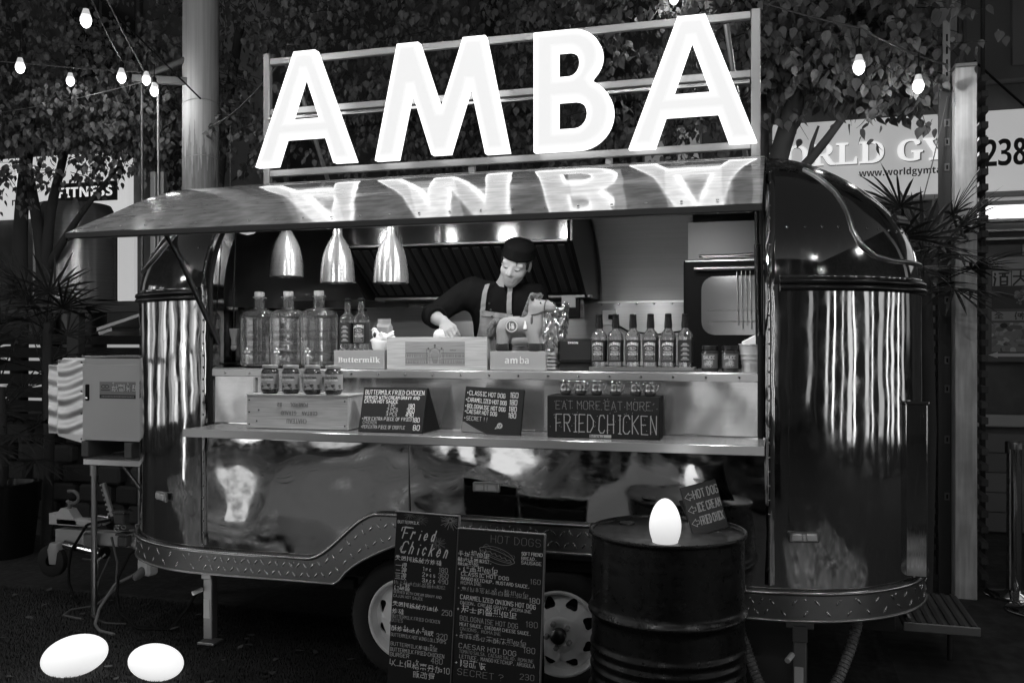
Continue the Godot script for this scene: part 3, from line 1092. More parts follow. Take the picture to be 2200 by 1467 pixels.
	kind(obj("rivet", mb, M.steel, T), "stuff")
	# gas struts that hold it up
	for x in [X0 + 0.06, X1 - 0.042]:
		mb = MB.new()
		mb.tube([V(x, 2.12, 0.42), V(x + 0.0, 1.92, 0.22)], 0.009, 8)
		mb.tube([V(x, 1.96, 0.26), V(x, 1.585, -0.03)], 0.013, 10)
		obj("gas_strut", mb, M.gloss, T)
	# reflectors and marker lamps
	for p in [[V(-2.93, 0.815, -0.02), -0.55], [V(-1.243, 0.945, 0.006), 0.0], [V(0.11, 0.80, -0.012), 0.28]]:
		var mk := Node3D.new()
		mk.name = "side_marker" if not T.has_node("side_marker") else ("side_marker_001" if not T.has_node("side_marker_001") else "side_marker_002")
		T.add_child(mk)
		var q: Vector3 = p[0]
		mk.position = q + V(0, 0, 0.002)
		if q.x < -2.8:
			var s := shell(7.75, 0.815, 0.006)
			mk.position = s
		elif q.x > 0:
			mk.position = shell(1.13, 0.80, 0.006)
		mk.rotation.y = p[1]
		mb = MB.new()
		mb.box(Vector3.ZERO, V(0.125, 0.042, 0.016), 0.004)
		obj("housing", mb, M.steel, mk)
		mb = MB.new()
		mb.box(V(-0.03, 0, 0.010), V(0.042, 0.030, 0.010), 0.004)
		mb.box(V(0.03, 0, 0.010), V(0.042, 0.030, 0.010), 0.004)
		mb.box(V(0, 0, 0.010), V(0.012, 0.026, 0.008), 0.002)
		obj("lens", mb, grey(0.5, 0.15), mk)
	mb = MB.new()
	var cl := shell(1.86, 2.13, 0.012)
	mb.box(Vector3.ZERO, V(0.11, 0.05, 0.03), 0.008)
	var cm := obj("clearance_lamp", mb, M.darksteel, T)
	at(cm, cl, V(-0.75, 0.95, 0))
	mb = MB.new()
	mb.box(V(0, 0, 0.016), V(0.07, 0.022, 0.008), 0.003)
	obj("lens", mb, grey(0.3, 0.2), cm)
	# wheels
	for x in [-1.67, -0.93]:
		make_wheel(T, x)
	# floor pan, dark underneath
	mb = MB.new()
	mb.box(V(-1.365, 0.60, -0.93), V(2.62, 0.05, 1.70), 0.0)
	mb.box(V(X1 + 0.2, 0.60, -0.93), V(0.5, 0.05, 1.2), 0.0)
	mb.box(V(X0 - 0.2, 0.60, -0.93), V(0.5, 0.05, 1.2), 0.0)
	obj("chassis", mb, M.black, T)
	mb = MB.new()
	for z in [-0.25, -1.6]:
		mb.box(V(-1.365, 0.50, z), V(3.4, 0.12, 0.06), 0.004)
	obj("frame_rail", mb, M.black, T)
	mb = MB.new()
	mb.box(V(-1.98, 0.44, -0.1), V(0.10, 0.05, 0.05), 0.004)
	obj("step_bracket", mb, M.black, T)
	# stabiliser legs
	for p in [V(-2.86, 0, -0.28), V(0.09, 0, -0.10)]:
		mb = MB.new()
		mb.box(p + V(0, 0.25, 0), V(0.052, 0.42, 0.052), 0.004)
		mb.box(p + V(0, 0.02, 0.0), V(0.10, 0.012, 0.09), 0.002)
		var j := obj("stabiliser_leg", mb, M.zinc, T)
		mb = MB.new()
		mb.box(p + V(0, 0.44, 0.03), V(0.11, 0.06, 0.012), 0.004)
		mb.box(p + V(0, 0.39, 0.035), V(0.06, 0.07, 0.008), 0.004)
		obj("bracket", mb, M.steel, j)
		mb = MB.new()
		mb.tube([p + V(-0.03, 0.30, 0.03), p + V(-0.05, 0.29, 0.08)], 0.012, 8)
		obj("lock_pin", mb, M.white, j)
		mb = MB.new()
		mb.box(p + V(-0.004, 0.20, 0.0275), V(0.036, 0.10, 0.002), 0.0)
		obj("sticker", mb, M.paper, j)
	mb = MB.new()
	mb.box(V(0.43, 0.38, -0.55), V(0.16, 0.18, 0.02), 0.003)
	obj("mud_flap", mb, grey(0.05, 0.6), T)

func rear_wall() -> MB:
	var mb := sheet(3.0, 6.0, 0.57, BELT, 60, 4, 0.0)
	return mb

func make_skirt(T: Node3D) -> void:
	var rows := []
	var trim := []
	var low := []
	var n := 150
	for i in n + 1:
		var k := float(i) / n
		var p: Vector3
		var yt := 0.574
		var yb := 0.462
		if k < 0.2:
			p = shell(lerpf(6.0, 8.0, k / 0.2) , 0.6, 0.018)
			if k == 0.2: p = shell(0.0, 0.6, 0.018)
		elif k <= 0.8:
			var x := lerpf(X0, X1, (k - 0.2) / 0.6)
			p = V(x, 0, 0.018)
			yt = trim_y(x)
			yb = skirt_y(x)
		else:
			p = shell(lerpf(1.0, 3.0, (k - 0.8) / 0.2), 0.6, 0.018)
		rows.append([V(p.x, yb, p.z), V(p.x, lerpf(yb, yt, 0.33), p.z), V(p.x, lerpf(yb, yt, 0.66), p.z), V(p.x, yt, p.z)])
		trim.append(V(p.x, yt, p.z))
		low.append(V(p.x, yb, p.z))
	var mb := MB.new()
	mb.grid(rows, Vector3.BACK, V(-1.365, 0.5, -0.93))
	var sk := obj("skirt", mb, M.tread, T)
	mb = MB.new()
	mb.tube(trim, 0.011, 8)
	var bead := MB.new()
	var rb := RandomNumberGenerator.new()
	rb.seed = 3
	obj("skirt_trim", mb, grey(0.6, 0.22, 1.0), sk)
	mb = MB.new()
	mb.tube(low, 0.006, 6)
	obj("skirt_hem", mb, M.steel, sk)
	# raised lozenges of the tread plate, set crosswise in turn
	mb = MB.new()
	for i in range(1, 118):
		for j in 2:
			var k := (i + 0.5 * j) / 118.0
			var f := k * n
			var a := int(f)
			var u := f - a
			var p: Vector3 = rows[a][1].lerp(rows[mini(a + 1, n)][1], u)
			var t: Vector3 = rows[a][3].lerp(rows[mini(a + 1, n)][3], u)
			var b: Vector3 = rows[a][0].lerp(rows[mini(a + 1, n)][0], u)
			if t.y - b.y < 0.07:
				continue
			var c := b.lerp(t, 0.28 + 0.4 * j)
			var along: Vector3 = (rows[mini(a + 1, n)][1] - rows[a][1])
			along = V(along.x, 0, along.z).normalized()
			var nrm := along.cross(Vector3.UP).normalized()
			if nrm.dot(c - V(clampf(c.x, X0, X1), c.y, -0.93)) < 0:
				nrm = -nrm
			var w := 0.9 if (i + j) % 2 == 0 else -0.9
			var d := along * cos(w) + Vector3.UP * sin(w)
			var bs := Basis(d, nrm, d.cross(nrm))
			mb.ball(c, V(0.019, 0.0035, 0.0055), 6, bs)
	kind(obj("tread", mb, M.chrome, sk), "stuff")
	# a row of rivets below the trim
	mb = MB.new()
	for i in range(2, n, 3):
		var p: Vector3 = rows[i][3]
		rivet_at(mb, p - V(0, 0.024, 0), V(p.x, 0, p.z) - V(clampf(p.x, X0, X1), 0, -0.93), 0.005)
	kind(obj("rivet", mb, M.chrome, sk), "stuff")
	# dark well behind the wheels
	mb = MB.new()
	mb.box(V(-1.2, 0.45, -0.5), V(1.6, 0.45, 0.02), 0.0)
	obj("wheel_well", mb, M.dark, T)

func make_wheel(T: Node3D, x: float) -> void:
	var W := Node3D.new()
	W.name = "wheel" if not T.has_node("wheel") else "wheel_001"
	T.add_child(W)
	W.position = V(x, 0.29, -0.085)
	W.rotation = V(PI / 2, 0, 0)   # its axle (local y) along +z
	var mb := MB.new()
	mb.lathe([Vector2(0.185, -0.16), Vector2(0.255, -0.16), Vector2(0.283, -0.14), Vector2(0.29, -0.11), Vector2(0.29, -0.05), Vector2(0.283, -0.02), Vector2(0.262, 0.0), Vector2(0.225, 0.006), Vector2(0.198, 0.0), Vector2(0.188, -0.016)], 48)
	for i in 64:
		var w := TAU * i / 64
		for s in [-0.125, -0.035]:
			mb.box(V(cos(w) * 0.287, s, sin(w) * 0.287), V(0.006, 0.034, 0.017), 0.002, Basis(Vector3.UP, -w + 0.35 * signf(s + 0.08)))
	obj("tyre", mb, M.rubber, W)
	# rim: rolled lip, then a dished face with eight three-cornered holes
	mb = MB.new()
	mb.lathe([Vector2(0.165, -0.05), Vector2(0.176, -0.02), Vector2(0.178, -0.004), Vector2(0.186, 0.0), Vector2(0.193, -0.004), Vector2(0.195, -0.014), Vector2(0.190, -0.02)], 48)
	var zf := func(r: float) -> float: return -0.05 + 0.052 * smoothstep(0.172, 0.105, r)
	for s in 8:
		var m := 24
		var c := (s + 0.5) * TAU / 8
		for i in m:
			var q: Array = []
			for k in [i, i + 1]:
				var w = TAU * k / m
				var cw := cos(w)
				var sw := sin(w)
				# outer edge of the eighth, in angle and radius
				var scale_ := 1.0 / maxf(absf(cw), absf(sw))
				var oa := c + cw * scale_ * PI / 8
				var orr := 0.1275 + sw * scale_ * 0.0475
				# hole: a rounded triangle, wide at the outside
				var tr := 1.0 / (1.0 + 0.17 * cos(3.0 * (w - PI / 2 + PI)))
				var ha := c + cw * tr * 0.195
				var hr := 0.138 + sw * tr * 0.0215
				q.append([V(cos(oa) * orr, zf.call(orr), sin(oa) * orr), V(cos(ha) * hr, zf.call(hr), sin(ha) * hr)])
			mb.quad(q[0][0], q[1][0], q[1][1], q[0][1], Vector3.UP)
			mb.quad(q[0][1], q[1][1], q[1][1] - V(0, 0.012, 0), q[0][1] - V(0, 0.012, 0), Vector3.UP)
	mb.lathe([Vector2(0.082, 0.0), Vector2(0.0821, 0.0018)], 40)
	mb.lathe([Vector2(0.081, 0.002), Vector2(0.072, 0.010), Vector2(0.05, 0.012), Vector2(0.034, 0.008)], 40)
	obj("rim", mb, grey(0.88, 0.4), W)
	mb = MB.new()
	mb.lathe([Vector2(0.18, -0.09), Vector2(0.0, -0.09)], 30)
	mb.lathe([Vector2(0.12, -0.10), Vector2(0.12, -0.06), Vector2(0.0, -0.06)], 30)
	obj("brake_drum", mb, M.dark, W)
	mb = MB.new()
	mb.lathe([Vector2(0.034, 0.0), Vector2(0.034, 0.04), Vector2(0.028, 0.046), Vector2(0.014, 0.05), Vector2(0.0, 0.05)], 24)
	obj("hub_cap", mb, M.darksteel, W)
	for i in 5:
		var w := TAU * i / 5 + 0.5
		mb = MB.new()
		mb.lathe([Vector2(0.0125, 0.0), Vector2(0.0125, 0.024), Vector2(0.008, 0.033), Vector2(0.0, 0.035)], 6, Transform3D(Basis(), V(cos(w) * 0.055, 0.008, sin(w) * 0.055)))
		obj("wheel_nut", mb, grey(0.5, 0.25, 0.5), W)

# ---------------------------------------------------------------- lit letters on their frame
func make_letter_sign() -> void:
	var S := thing("letter_sign", "rooftop frame carrying four big glowing white capital letters", "sign")
	var z := -0.30
	var mb := MB.new()
	var fx0 := -2.53
	var fx1 := -0.09
	for k in [[V(fx0, 2.735, z), V(0.035, 0.69, 0.035)], [V(fx1, 2.725, z), V(0.04, 0.67, 0.04)]]:
		mb = MB.new()
		mb.box(k[0], k[1], 0.003)
		obj("frame_post", mb, M.zinc, S)
	for y in [3.035, 2.775, 2.46]:
		mb = MB.new()
		mb.box(V((fx0 + fx1) / 2, y, z + 0.002), V(fx1 - fx0 - 0.04, 0.034, 0.03), 0.003)
		obj("frame_rail", mb, M.zinc, S)
	mb = MB.new()
	mb.box(V((fx0 + fx1) / 2, 2.735, z + 0.03), V(fx1 - fx0 - 0.05, 0.014, 0.03), 0.002)
	obj("cable_tray", mb, M.steel, S)
	for x in [-1.42, -0.75]:
		mb = MB.new()
		mb.box(V(x, 2.43, z - 0.02), V(0.03, 0.08, 0.03), 0.002)
		obj("frame_foot", mb, M.zinc, S)
	for x in [-2.40, -0.22]:
		mb = MB.new()
		mb.tube([V(x, 3.02, z - 0.02), V(x + 0.08 * signf(x + 1.3), 2.44, z - 0.62)], 0.013, 6)
		obj("frame_brace", mb, M.zinc, S)
	# outlines on a unit letter height; a = width
	var A := PackedVector2Array([Vector2(0, 0), Vector2(0.37, 1), Vector2(0.575, 1), Vector2(0.945, 0), Vector2(0.745, 0), Vector2(0.665, 0.235), Vector2(0.28, 0.235), Vector2(0.20, 0)])
	var Ah := [PackedVector2Array([Vector2(0.335, 0.40), Vector2(0.61, 0.40), Vector2(0.4725, 0.80)])]
	var Mm := PackedVector2Array([Vector2(0, 0), Vector2(0.205, 1), Vector2(0.40, 1), Vector2(0.60, 0.40), Vector2(0.80, 1), Vector2(0.995, 1), Vector2(1.20, 0), Vector2(0.995, 0), Vector2(0.865, 0.60), Vector2(0.68, 0.02), Vector2(0.52, 0.02), Vector2(0.335, 0.60), Vector2(0.205, 0)])
	var B := PackedVector2Array([Vector2(0, 0)])
	for i in 17:
		var w := lerpf(-PI / 2, 1.10, i / 16.0)
		B.append(Vector2(0.36 + 0.275 * cos(w), 0.29 + 0.29 * sin(w)))
	B.append(Vector2(0.468, 0.578))
	for i in 13:
		var w := lerpf(-0.78, PI / 2, i / 12.0)
		B.append(Vector2(0.31 + 0.24 * cos(w), 0.765 + 0.235 * sin(w)))
	B.append(Vector2(0, 1))
	var h1 := PackedVector2Array([Vector2(0.195, 0.175)])
	for i in 11:
		var w := -PI / 2 + PI * i / 10
		h1.append(Vector2(0.33 + 0.10 * cos(w), 0.2925 + 0.1175 * sin(w)))
	h1.append(Vector2(0.195, 0.41))
	var h2 := PackedVector2Array([Vector2(0.195, 0.61)])
	for i in 11:
		var w := -PI / 2 + PI * i / 10
		h2.append(Vector2(0.285 + 0.085 * cos(w), 0.7175 + 0.1075 * sin(w)))
	h2.append(Vector2(0.195, 0.825))
	var rim := glow(0.3, 1.8)
	var lz := -0.24
	var specs := [["letter_a", A, Ah, -2.540, 2.478, 0.566, 1.035], ["letter_m", Mm, [], -1.880, 2.475, 0.556, 1.02], ["letter_b", B, [h1, h2], -1.080, 2.468, 0.550, 1.06], ["letter_a", A, Ah, -0.640, 2.455, 0.572, 1.03]]
	for s in specs:
		var hh: float = s[5]
		var ww: float = hh * s[6]
		var o: PackedVector2Array = s[1]
		var sc := PackedVector2Array()
		for p in o:
			sc.append(Vector2(p.x * ww, p.y * hh))
		var hs := []
		for hp in s[2]:
			var q := PackedVector2Array()
			for p in hp:
				q.append(Vector2(p.x * ww, p.y * hh))
			hs.append(q)
		mb = MB.new()
		mb.prism(sc, 0.042, Transform3D.IDENTITY, hs)
		var L := obj(s[0], mb, rim, S)
		L.position = V(s[3], s[4], lz)
		# the paler inner field of the diffuser, a little proud, with a bright border left round it
		for lay in 6:
			var dd: float = [0.006, 0.011, 0.016, 0.021, 0.026, 0.032][lay]
			var ins := Geometry2D.offset_polygon(ccw(sc), -dd, Geometry2D.JOIN_MITER)
			var hin := []
			for hp in hs:
				var g := Geometry2D.offset_polygon(ccw(hp), dd, Geometry2D.JOIN_MITER)
				if g.size():
					hin.append(g[0])
			if ins.size():
				mb = MB.new()
				mb.prism(ins[0], 0.0015, Transform3D(Basis(), V(0, 0, 0.0425 + 0.0016 * lay)), hin)
				obj("diffuser", mb, glow(0.08, [1.25, 1.06, 0.97, 0.91, 0.875, 0.845][lay]), L)
		lamp_area(s[0] + "_light", V(s[3] + ww * 0.47, s[4] + hh * 0.45, lz + 0.10), Vector2(0.25, 0.4), V(0, -0.3, 1), 0.012)

func ccw(p: PackedVector2Array) -> PackedVector2Array:
	var q := p.duplicate()
	if Geometry2D.is_polygon_clockwise(q):
		q.reverse()
	return q
# ---------------------------------------------------------------- inside the trailer
func make_kitchen() -> void:
	var mb := MB.new()
	var H := thing("cooker_hood", "long stainless cooker hood with a bank of dark slanted filters", "hood")
	mb.box(V(-1.80, 2.235, -1.01), V(1.40, 0.155, 0.02), 0.003)
	obj("front_panel", mb, M.hood_steel, H)
	mb = MB.new()
	mb.box(V(-1.80, 2.152, -1.005), V(1.40, 0.014, 0.03), 0.002)
	obj("lower_lip", mb, M.darksteel, H)
	# slanted bank
	var p0 := V(0, 2.150, -1.03)
	var p1 := V(0, 1.880, -1.46)
	var dir := (p1 - p0).normalized()
	var nrm := V(0, dir.z, -dir.y) * -1.0
	if nrm.z < 0: nrm = -nrm
	var bs := Basis(Vector3.RIGHT, dir, Vector3.RIGHT.cross(dir))
	mb = MB.new()
	mb.box(V(-1.765, (p0.y + p1.y) / 2, (p0.z + p1.z) / 2 - 0.02), V(1.34, (p1 - p0).length(), 0.01), 0.0, bs)
	obj("filter_back", mb, grey(0.004, 0.8), H)
	var sl := MB.new()
	sl.box(Vector3.ZERO, V(0.040, (p1 - p0).length() - 0.05, 0.010), 0.003)
	var slm := sl.mesh()
	for i in 21:
		var s := obj("slat", slm, grey(0.04, 0.4, 0.5), H)
		s.transform = Transform3D(bs, V(-2.40 + i * 0.0625, (p0.y + p1.y) / 2, (p0.z + p1.z) / 2) - bs.z * 0.0)
	for i in 4:
		mb = MB.new()
		mb.box(V(-2.44 + i * 0.4467, (p0.y + p1.y) / 2, (p0.z + p1.z) / 2), V(0.016, (p1 - p0).length(), 0.016), 0.002, bs)
		obj("filter_frame", mb, grey(0.03, 0.4, 0.8), H)
	mb = MB.new()
	mb.box(V(-1.76, 1.868, -1.47), V(1.40, 0.018, 0.05), 0.003)
	obj("drip_tray", mb, M.steel, H)
	mb = MB.new()
	var side := PackedVector2Array([Vector2(-1.0, 2.33), Vector2(-1.0, 2.15), Vector2(-1.40, 1.86), Vector2(-1.78, 1.86), Vector2(-1.78, 2.33)])
	var xf := Transform3D(Basis(V(0, 0, 1), Vector3.UP, V(-1, 0, 0)), V(-1.075, 0, 0))
	mb.prism(side, 0.012, xf)
	obj("side_panel", mb, grey(0.07, 0.35, 1.0), H)
	mb = MB.new()
	mb.prism(side, 0.012, Transform3D(xf.basis, V(-2.49, 0, 0)))
	obj("side_panel", mb, grey(0.09, 0.35, 1.0), H)
	# back wall
	var Bk := thing("kitchen_wall", "stainless splash wall behind the cook with a row of screws", "wall panel")
	mb = MB.new()
	mb.box(V(-1.0, 1.24, -1.79), V(1.05, 1.20, 0.012), 0.0)
	obj("splash_sheet", mb, M.brushed, Bk)
	mb = MB.new()
	mb.box(V(-2.1, 1.24, -1.79), V(1.15, 1.20, 0.012), 0.0)
	obj("splash_sheet", mb, M.brushed, Bk)
	mb = MB.new()
	obj("upper_sheet", sheet(4.165, 4.385, 1.845, 2.43, 16, 14, 0.001, -0.05, true), M.wall_steel, Bk)
	mb = MB.new()
	mb.box(V(-0.49, 2.0, -1.74), V(0.012, 0.30, 0.04), 0.0)
	obj("upper_edge", mb, M.steel, Bk)
	mb = MB.new()
	mb.box(V(-0.24, 2.0, -1.45), V(0.50, 0.56, 0.012), 0.0)
	mb.box(V(-0.487, 2.0, -1.62), V(0.012, 0.56, 0.33), 0.0)
	obj("duct_casing", mb, grey(0.16, 0.4, 0.9), Bk)
	mb = MB.new()
	mb.box(V(-1.58, 1.845, -1.782), V(2.2, 0.012, 0.006), 0.001)
	obj("wall_seam", mb, M.steel, Bk)
	mb = MB.new()
	for i in 20:
		rivet_at(mb, V(-2.6 + i * 0.11, 1.832, -1.783), Vector3.BACK, 0.007)
	kind(obj("screw", mb, M.chrome, Bk), "stuff")
	mb = MB.new()
	mb.box(V(-2.72, 1.845, -1.55), V(0.9, 0.05, 0.012), 0.001)
	obj("wall_rail", mb, M.dull, Bk)
	# back bench
	var Bn := thing("cooking_bench", "low stainless bench along the rear of the kitchen", "bench")
	mb = MB.new()
	mb.box(V(-1.5, 1.475, -1.5), V(2.5, 0.03, 0.52), 0.003)
	obj("worktop", mb, M.brushed, Bn)
	mb = MB.new()
	mb.box(V(-1.5, 1.04, -1.52), V(2.46, 0.83, 0.46), 0.0)
	obj("cabinet", mb, M.dull, Bn)
	# oven
	var O := thing("oven", "black glass-fronted oven with a long steel door handle", "oven")
	mb = MB.new()
	mb.box(V(-0.16, 1.565, -1.25), V(0.64, 0.93, 0.40), 0.008)
	obj("body", mb, matt(0.006, 0.5), O)
	mb = MB.new()
	var rr := rounded(0.50, 0.31, 0.07)
	mb.prism(rr, 0.004, Transform3D(Basis(), V(-0.135, 1.785, -1.047)))
	obj("window", mb, grey(0.24, 0.14, 0.6), O)
	mb = MB.new()
	mb.tube([V(-0.42, 1.978, -1.0), V(0.1, 1.978, -1.0)], 0.013, 10)
	obj("handle", mb, M.steel, O)
	for x in [-0.41, 0.09]:
		mb = MB.new()
		mb.box(V(x, 1.978, -1.025), V(0.02, 0.024, 0.06), 0.003)
		obj("handle_bracket", mb, M.darksteel, O)
	mb = MB.new()
	mb.box(V(-0.16, 2.022, -1.046), V(0.62, 0.008, 0.006), 0.001)
	obj("trim", mb, M.steel, O)
	for y in [1.76, 1.70]:
		mb = MB.new()
		mb.box(V(-0.135, y, -1.042), V(0.42, 0.006, 0.003), 0.001)
		obj("rack_line", mb, grey(0.2, 0.3, 1.0), O)
	mb = MB.new()
	mb.tube([V(-0.40, 2.055, -1.12), V(-0.25, 2.050, -1.10), V(-0.1, 2.058, -1.1), V(0.1, 2.060, -1.12)], 0.009, 8)
	mb.tube([V(-0.38, 2.041, -1.07), V(0.1, 2.041, -1.07)], 0.006, 8)
	tag(obj("tongs", mb, M.steel), "pair of long steel tongs lying on top of the oven", "tongs")
	for i in 4:
		mb = MB.new()
		mb.tube([V(-0.20 + i * 0.022, 1.96, -0.985), V(-0.192 + i * 0.022, 1.68 - 0.02 * (i % 2), -0.985)], 0.003, 6)
		var sk: Array = ["leftmost", "second from the left", "third from the left", "rightmost"]
		tag(obj("skewer", mb, M.steel), "thin steel skewer hanging from the oven handle, %s" % sk[i], "skewer", "skewers on the oven handle")
	# socket and its flex
	var Sk := thing("wall_socket", "white double wall socket with a black plug on the splash wall", "socket")
	mb = MB.new()
	mb.box(V(-1.01, 1.748, -1.775), V(0.085, 0.092, 0.014), 0.004)
	obj("plate", mb, M.white, Sk)
	mb = MB.new()
	mb.box(V(-0.997, 1.752, -1.76), V(0.03, 0.03, 0.03), 0.004)
	mb.tube([V(-0.99, 1.745, -1.75), V(-0.95, 1.70, -1.72), V(-0.88, 1.66, -1.7), V(-0.7, 1.64, -1.7), V(-0.55, 1.66, -1.7), V(-0.48, 1.67, -1.6)], 0.006, 8)
	obj("plug_and_flex", mb, M.black, Sk)
	var Dv := thing("towel_dispenser", "small dark dispenser with a pale label below the hood", "dispenser")
	mb = MB.new()
	mb.box(V(-1.18, 1.795, -1.48), V(0.12, 0.12, 0.12), 0.006)
	obj("case", mb, M.gloss, Dv)
	mb = MB.new()
	mb.box(V(-1.19, 1.835, -1.416), V(0.085, 0.07, 0.004), 0.001)
	obj("label", mb, grey(0.45, 0.4), Dv)
	# heat lamps hung over the pass
	var hl := [[-2.598, "leftmost of the three heat lamps, above the first glass dispenser", 1.952], [-2.286, "middle one of the three heat lamps, left of the whiskey pair", 1.912], [-1.972, "rightmost of the three heat lamps, nearest the cook", 1.906]]
	var first: Node3D = null
	for h in hl:
		if first == null:
			first = thing("heat_lamp", h[1], "heat lamp", V(h[0], h[2], -0.60), 0.0, "bell heat lamps over the counter")
			mb = MB.new()
			mb.lathe([Vector2(0.092, 0.0), Vector2(0.0945, 0.002), Vector2(0.0945, 0.006), Vector2(0.093, 0.03), Vector2(0.0905, 0.07), Vector2(0.086, 0.11), Vector2(0.079, 0.145), Vector2(0.070, 0.175), Vector2(0.057, 0.205), Vector2(0.044, 0.228), Vector2(0.033, 0.246), Vector2(0.0265, 0.26), Vector2(0.0245, 0.29), Vector2(0.0245, 0.33), Vector2(0.019, 0.335), Vector2(0.019, 0.37)], 48)
			mb.lathe([Vector2(0.018, 0.26), Vector2(0.040, 0.22), Vector2(0.076, 0.14), Vector2(0.088, 0.03), Vector2(0.092, 0.0)], 32)
			obj("shade", mb, M.brushed, first)
			mb = MB.new()
			for i in 22:
				for j in 5:
					var w := TAU * i / 22.0
					var y := 0.02 + 0.022 * j
					var r := lerpf(0.0935, 0.0885, y / 0.09) + 0.0006
					mb.ball(V(cos(w) * r, y, sin(w) * r), V(0.0018, 0.0018, 0.0018), 6)
			kind(obj("vent_hole", mb, M.black, first), "stuff")
			mb = MB.new()
			mb.tube([V(0, 0.36, 0), V(0, 0.55, 0)], 0.012, 8)
			obj("stem", mb, M.dark, first)
			mb = MB.new()
			mb.ball(V(0, 0.12, 0), V(0.045, 0.06, 0.045), 14)
			obj("bulb", mb, grey(0.2, 0.2), first)
		else:
			copy(first, h[1], V(h[0], h[2], -0.60))
	# compact lamps behind the hatch head, that light the kitchen
	var tl := [[-2.42, "kitchen lamp behind the hatch head, above the glass dispensers"], [-2.02, "kitchen lamp behind the hatch head, above the whiskey pair"], [-1.62, "kitchen lamp behind the hatch head, above the cook's hand"], [-1.22, "kitchen lamp behind the hatch head, above the toy horse"], [-0.45, "kitchen lamp behind the hatch head, above the row of bottles"]]
	for k in tl:
		var t := thing("kitchen_lamp", k[1], "lamp", V(k[0], 2.275, -0.40), 0.0, "kitchen lamps behind the hatch head")
		mb = MB.new()
		mb.box(V(0, 0.02, 0), V(0.13, 0.03, 0.07), 0.004)
		obj("housing", mb, M.white, t)
		mb = MB.new()
		mb.box(V(0, -0.008, 0), V(0.10, 0.022, 0.05), 0.008)
		obj("diffuser", mb, glow(0.8, 2.6), t)
		lamp_area("kitchen_lamp_light", V(k[0], 2.245, -0.41), Vector2(0.10, 0.05), V(0, -1.0, -0.35), 0.21)
	# small round lamps under the awning
	var dl := [[-2.27, 2.105, "round lamp under the awning, the one showing above the first heat lamp"], [-1.62, 2.17, "round lamp under the awning above the wooden box"], [-0.95, 2.17, "round lamp under the awning above the toy horse"], [-0.30, 2.17, "round lamp under the awning above the two sauce jars"]]
	for k in dl:
		var t := thing("round_lamp", k[2], "lamp", V(k[0], k[1], 0.30), 0.0, "round lamps under the awning")
		mb = MB.new()
		mb.lathe([Vector2(0.0, -0.038), Vector2(0.03, -0.03), Vector2(0.048, -0.012), Vector2(0.052, 0.0)], 20)
		obj("diffuser", mb, glow(0.7, 0.30), t)
		mb = MB.new()
		mb.lathe([Vector2(0.055, 0.0), Vector2(0.055, 0.02), Vector2(0.0, 0.02)], 20)
		mb.tube([V(0, 0.02, 0), V(0, 2.25 - k[1], 0)], 0.01, 8)
		obj("mount", mb, M.dark, t)
		lamp_area("round_lamp_light", V(k[0], k[1] - 0.045, 0.30), Vector2(0.09, 0.09), V(0, -1.0, -0.25), 0.48)

func rounded(w: float, h: float, r: float, n := 6) -> PackedVector2Array:
	var p := PackedVector2Array()
	for c in [[1, 1, 0.0], [-1, 1, PI / 2], [-1, -1, PI], [1, -1, PI * 1.5]]:
		for i in n + 1:
			var a: float = c[2] + PI / 2 * i / n
			p.append(Vector2(c[0] * (w / 2 - r) + cos(a) * r, c[1] * (h / 2 - r) + sin(a) * r))
	return p

# ---------------------------------------------------------------- on the counter
const TOP := 1.465

func make_whiskey(label: String, p: Vector3, turn: float, cap: bool, lab: Material, group: String) -> Node3D:
	var b := thing("whiskey_bottle", label, "bottle", p, turn, group)
	var mb := MB.new()
	var rg := [[0.0, 0.028, 0.028, 4.0], [0.003, 0.0305, 0.0305, 5.0], [0.135, 0.0315, 0.0315, 5.0], [0.146, 0.0312, 0.0312, 4.5], [0.156, 0.027, 0.027, 3.4], [0.166, 0.018, 0.018, 2.4], [0.172, 0.0148, 0.0148, 2.0], [0.19, 0.0156, 0.0156, 2.0], [0.206, 0.0145, 0.0145, 2.0], [0.226, 0.0128, 0.0128, 2.0]]
	mb.loft(rg, 28)
	var ins := []
	for r in rg:
		ins.append([clampf(r[0], 0.007, 0.222), r[1] - 0.0032, r[2] - 0.0032, r[3]])
	mb.loft(ins, 28, true, true)
	obj("glass", mb, M.glass, b)
	# liquid stands low in it
	mb = MB.new()
	mb.lathe([Vector2(0.0135, 0.222), Vector2(0.0145, 0.224), Vector2(0.0145, 0.236), Vector2(0.012, 0.238), Vector2(0.0, 0.238)], 18)
	if cap:
		mb.lathe([Vector2(0.0168, 0.176), Vector2(0.0172, 0.19), Vector2(0.0160, 0.206), Vector2(0.0145, 0.224)], 18)
	obj("cap", mb, M.gloss, b)
	mb = MB.new()
	mb.loft([[0.030, 0.0318, 0.0318, 5.0], [0.125, 0.0325, 0.0325, 5.0]], 32, false)
	obj("label_band", mb, grey(0.014, 0.45), b)
	mb = MB.new()
	mb.quad(V(-0.025, 0.034, 0.0328), V(0.025, 0.034, 0.0328), V(0.025, 0.122, 0.0332), V(-0.025, 0.122, 0.0332), Vector3.BACK, Vector2(0, 1), Vector2(1, 1), Vector2(1, 0), Vector2(0, 0))
	obj("front_label", mb, lab, b)
	return b

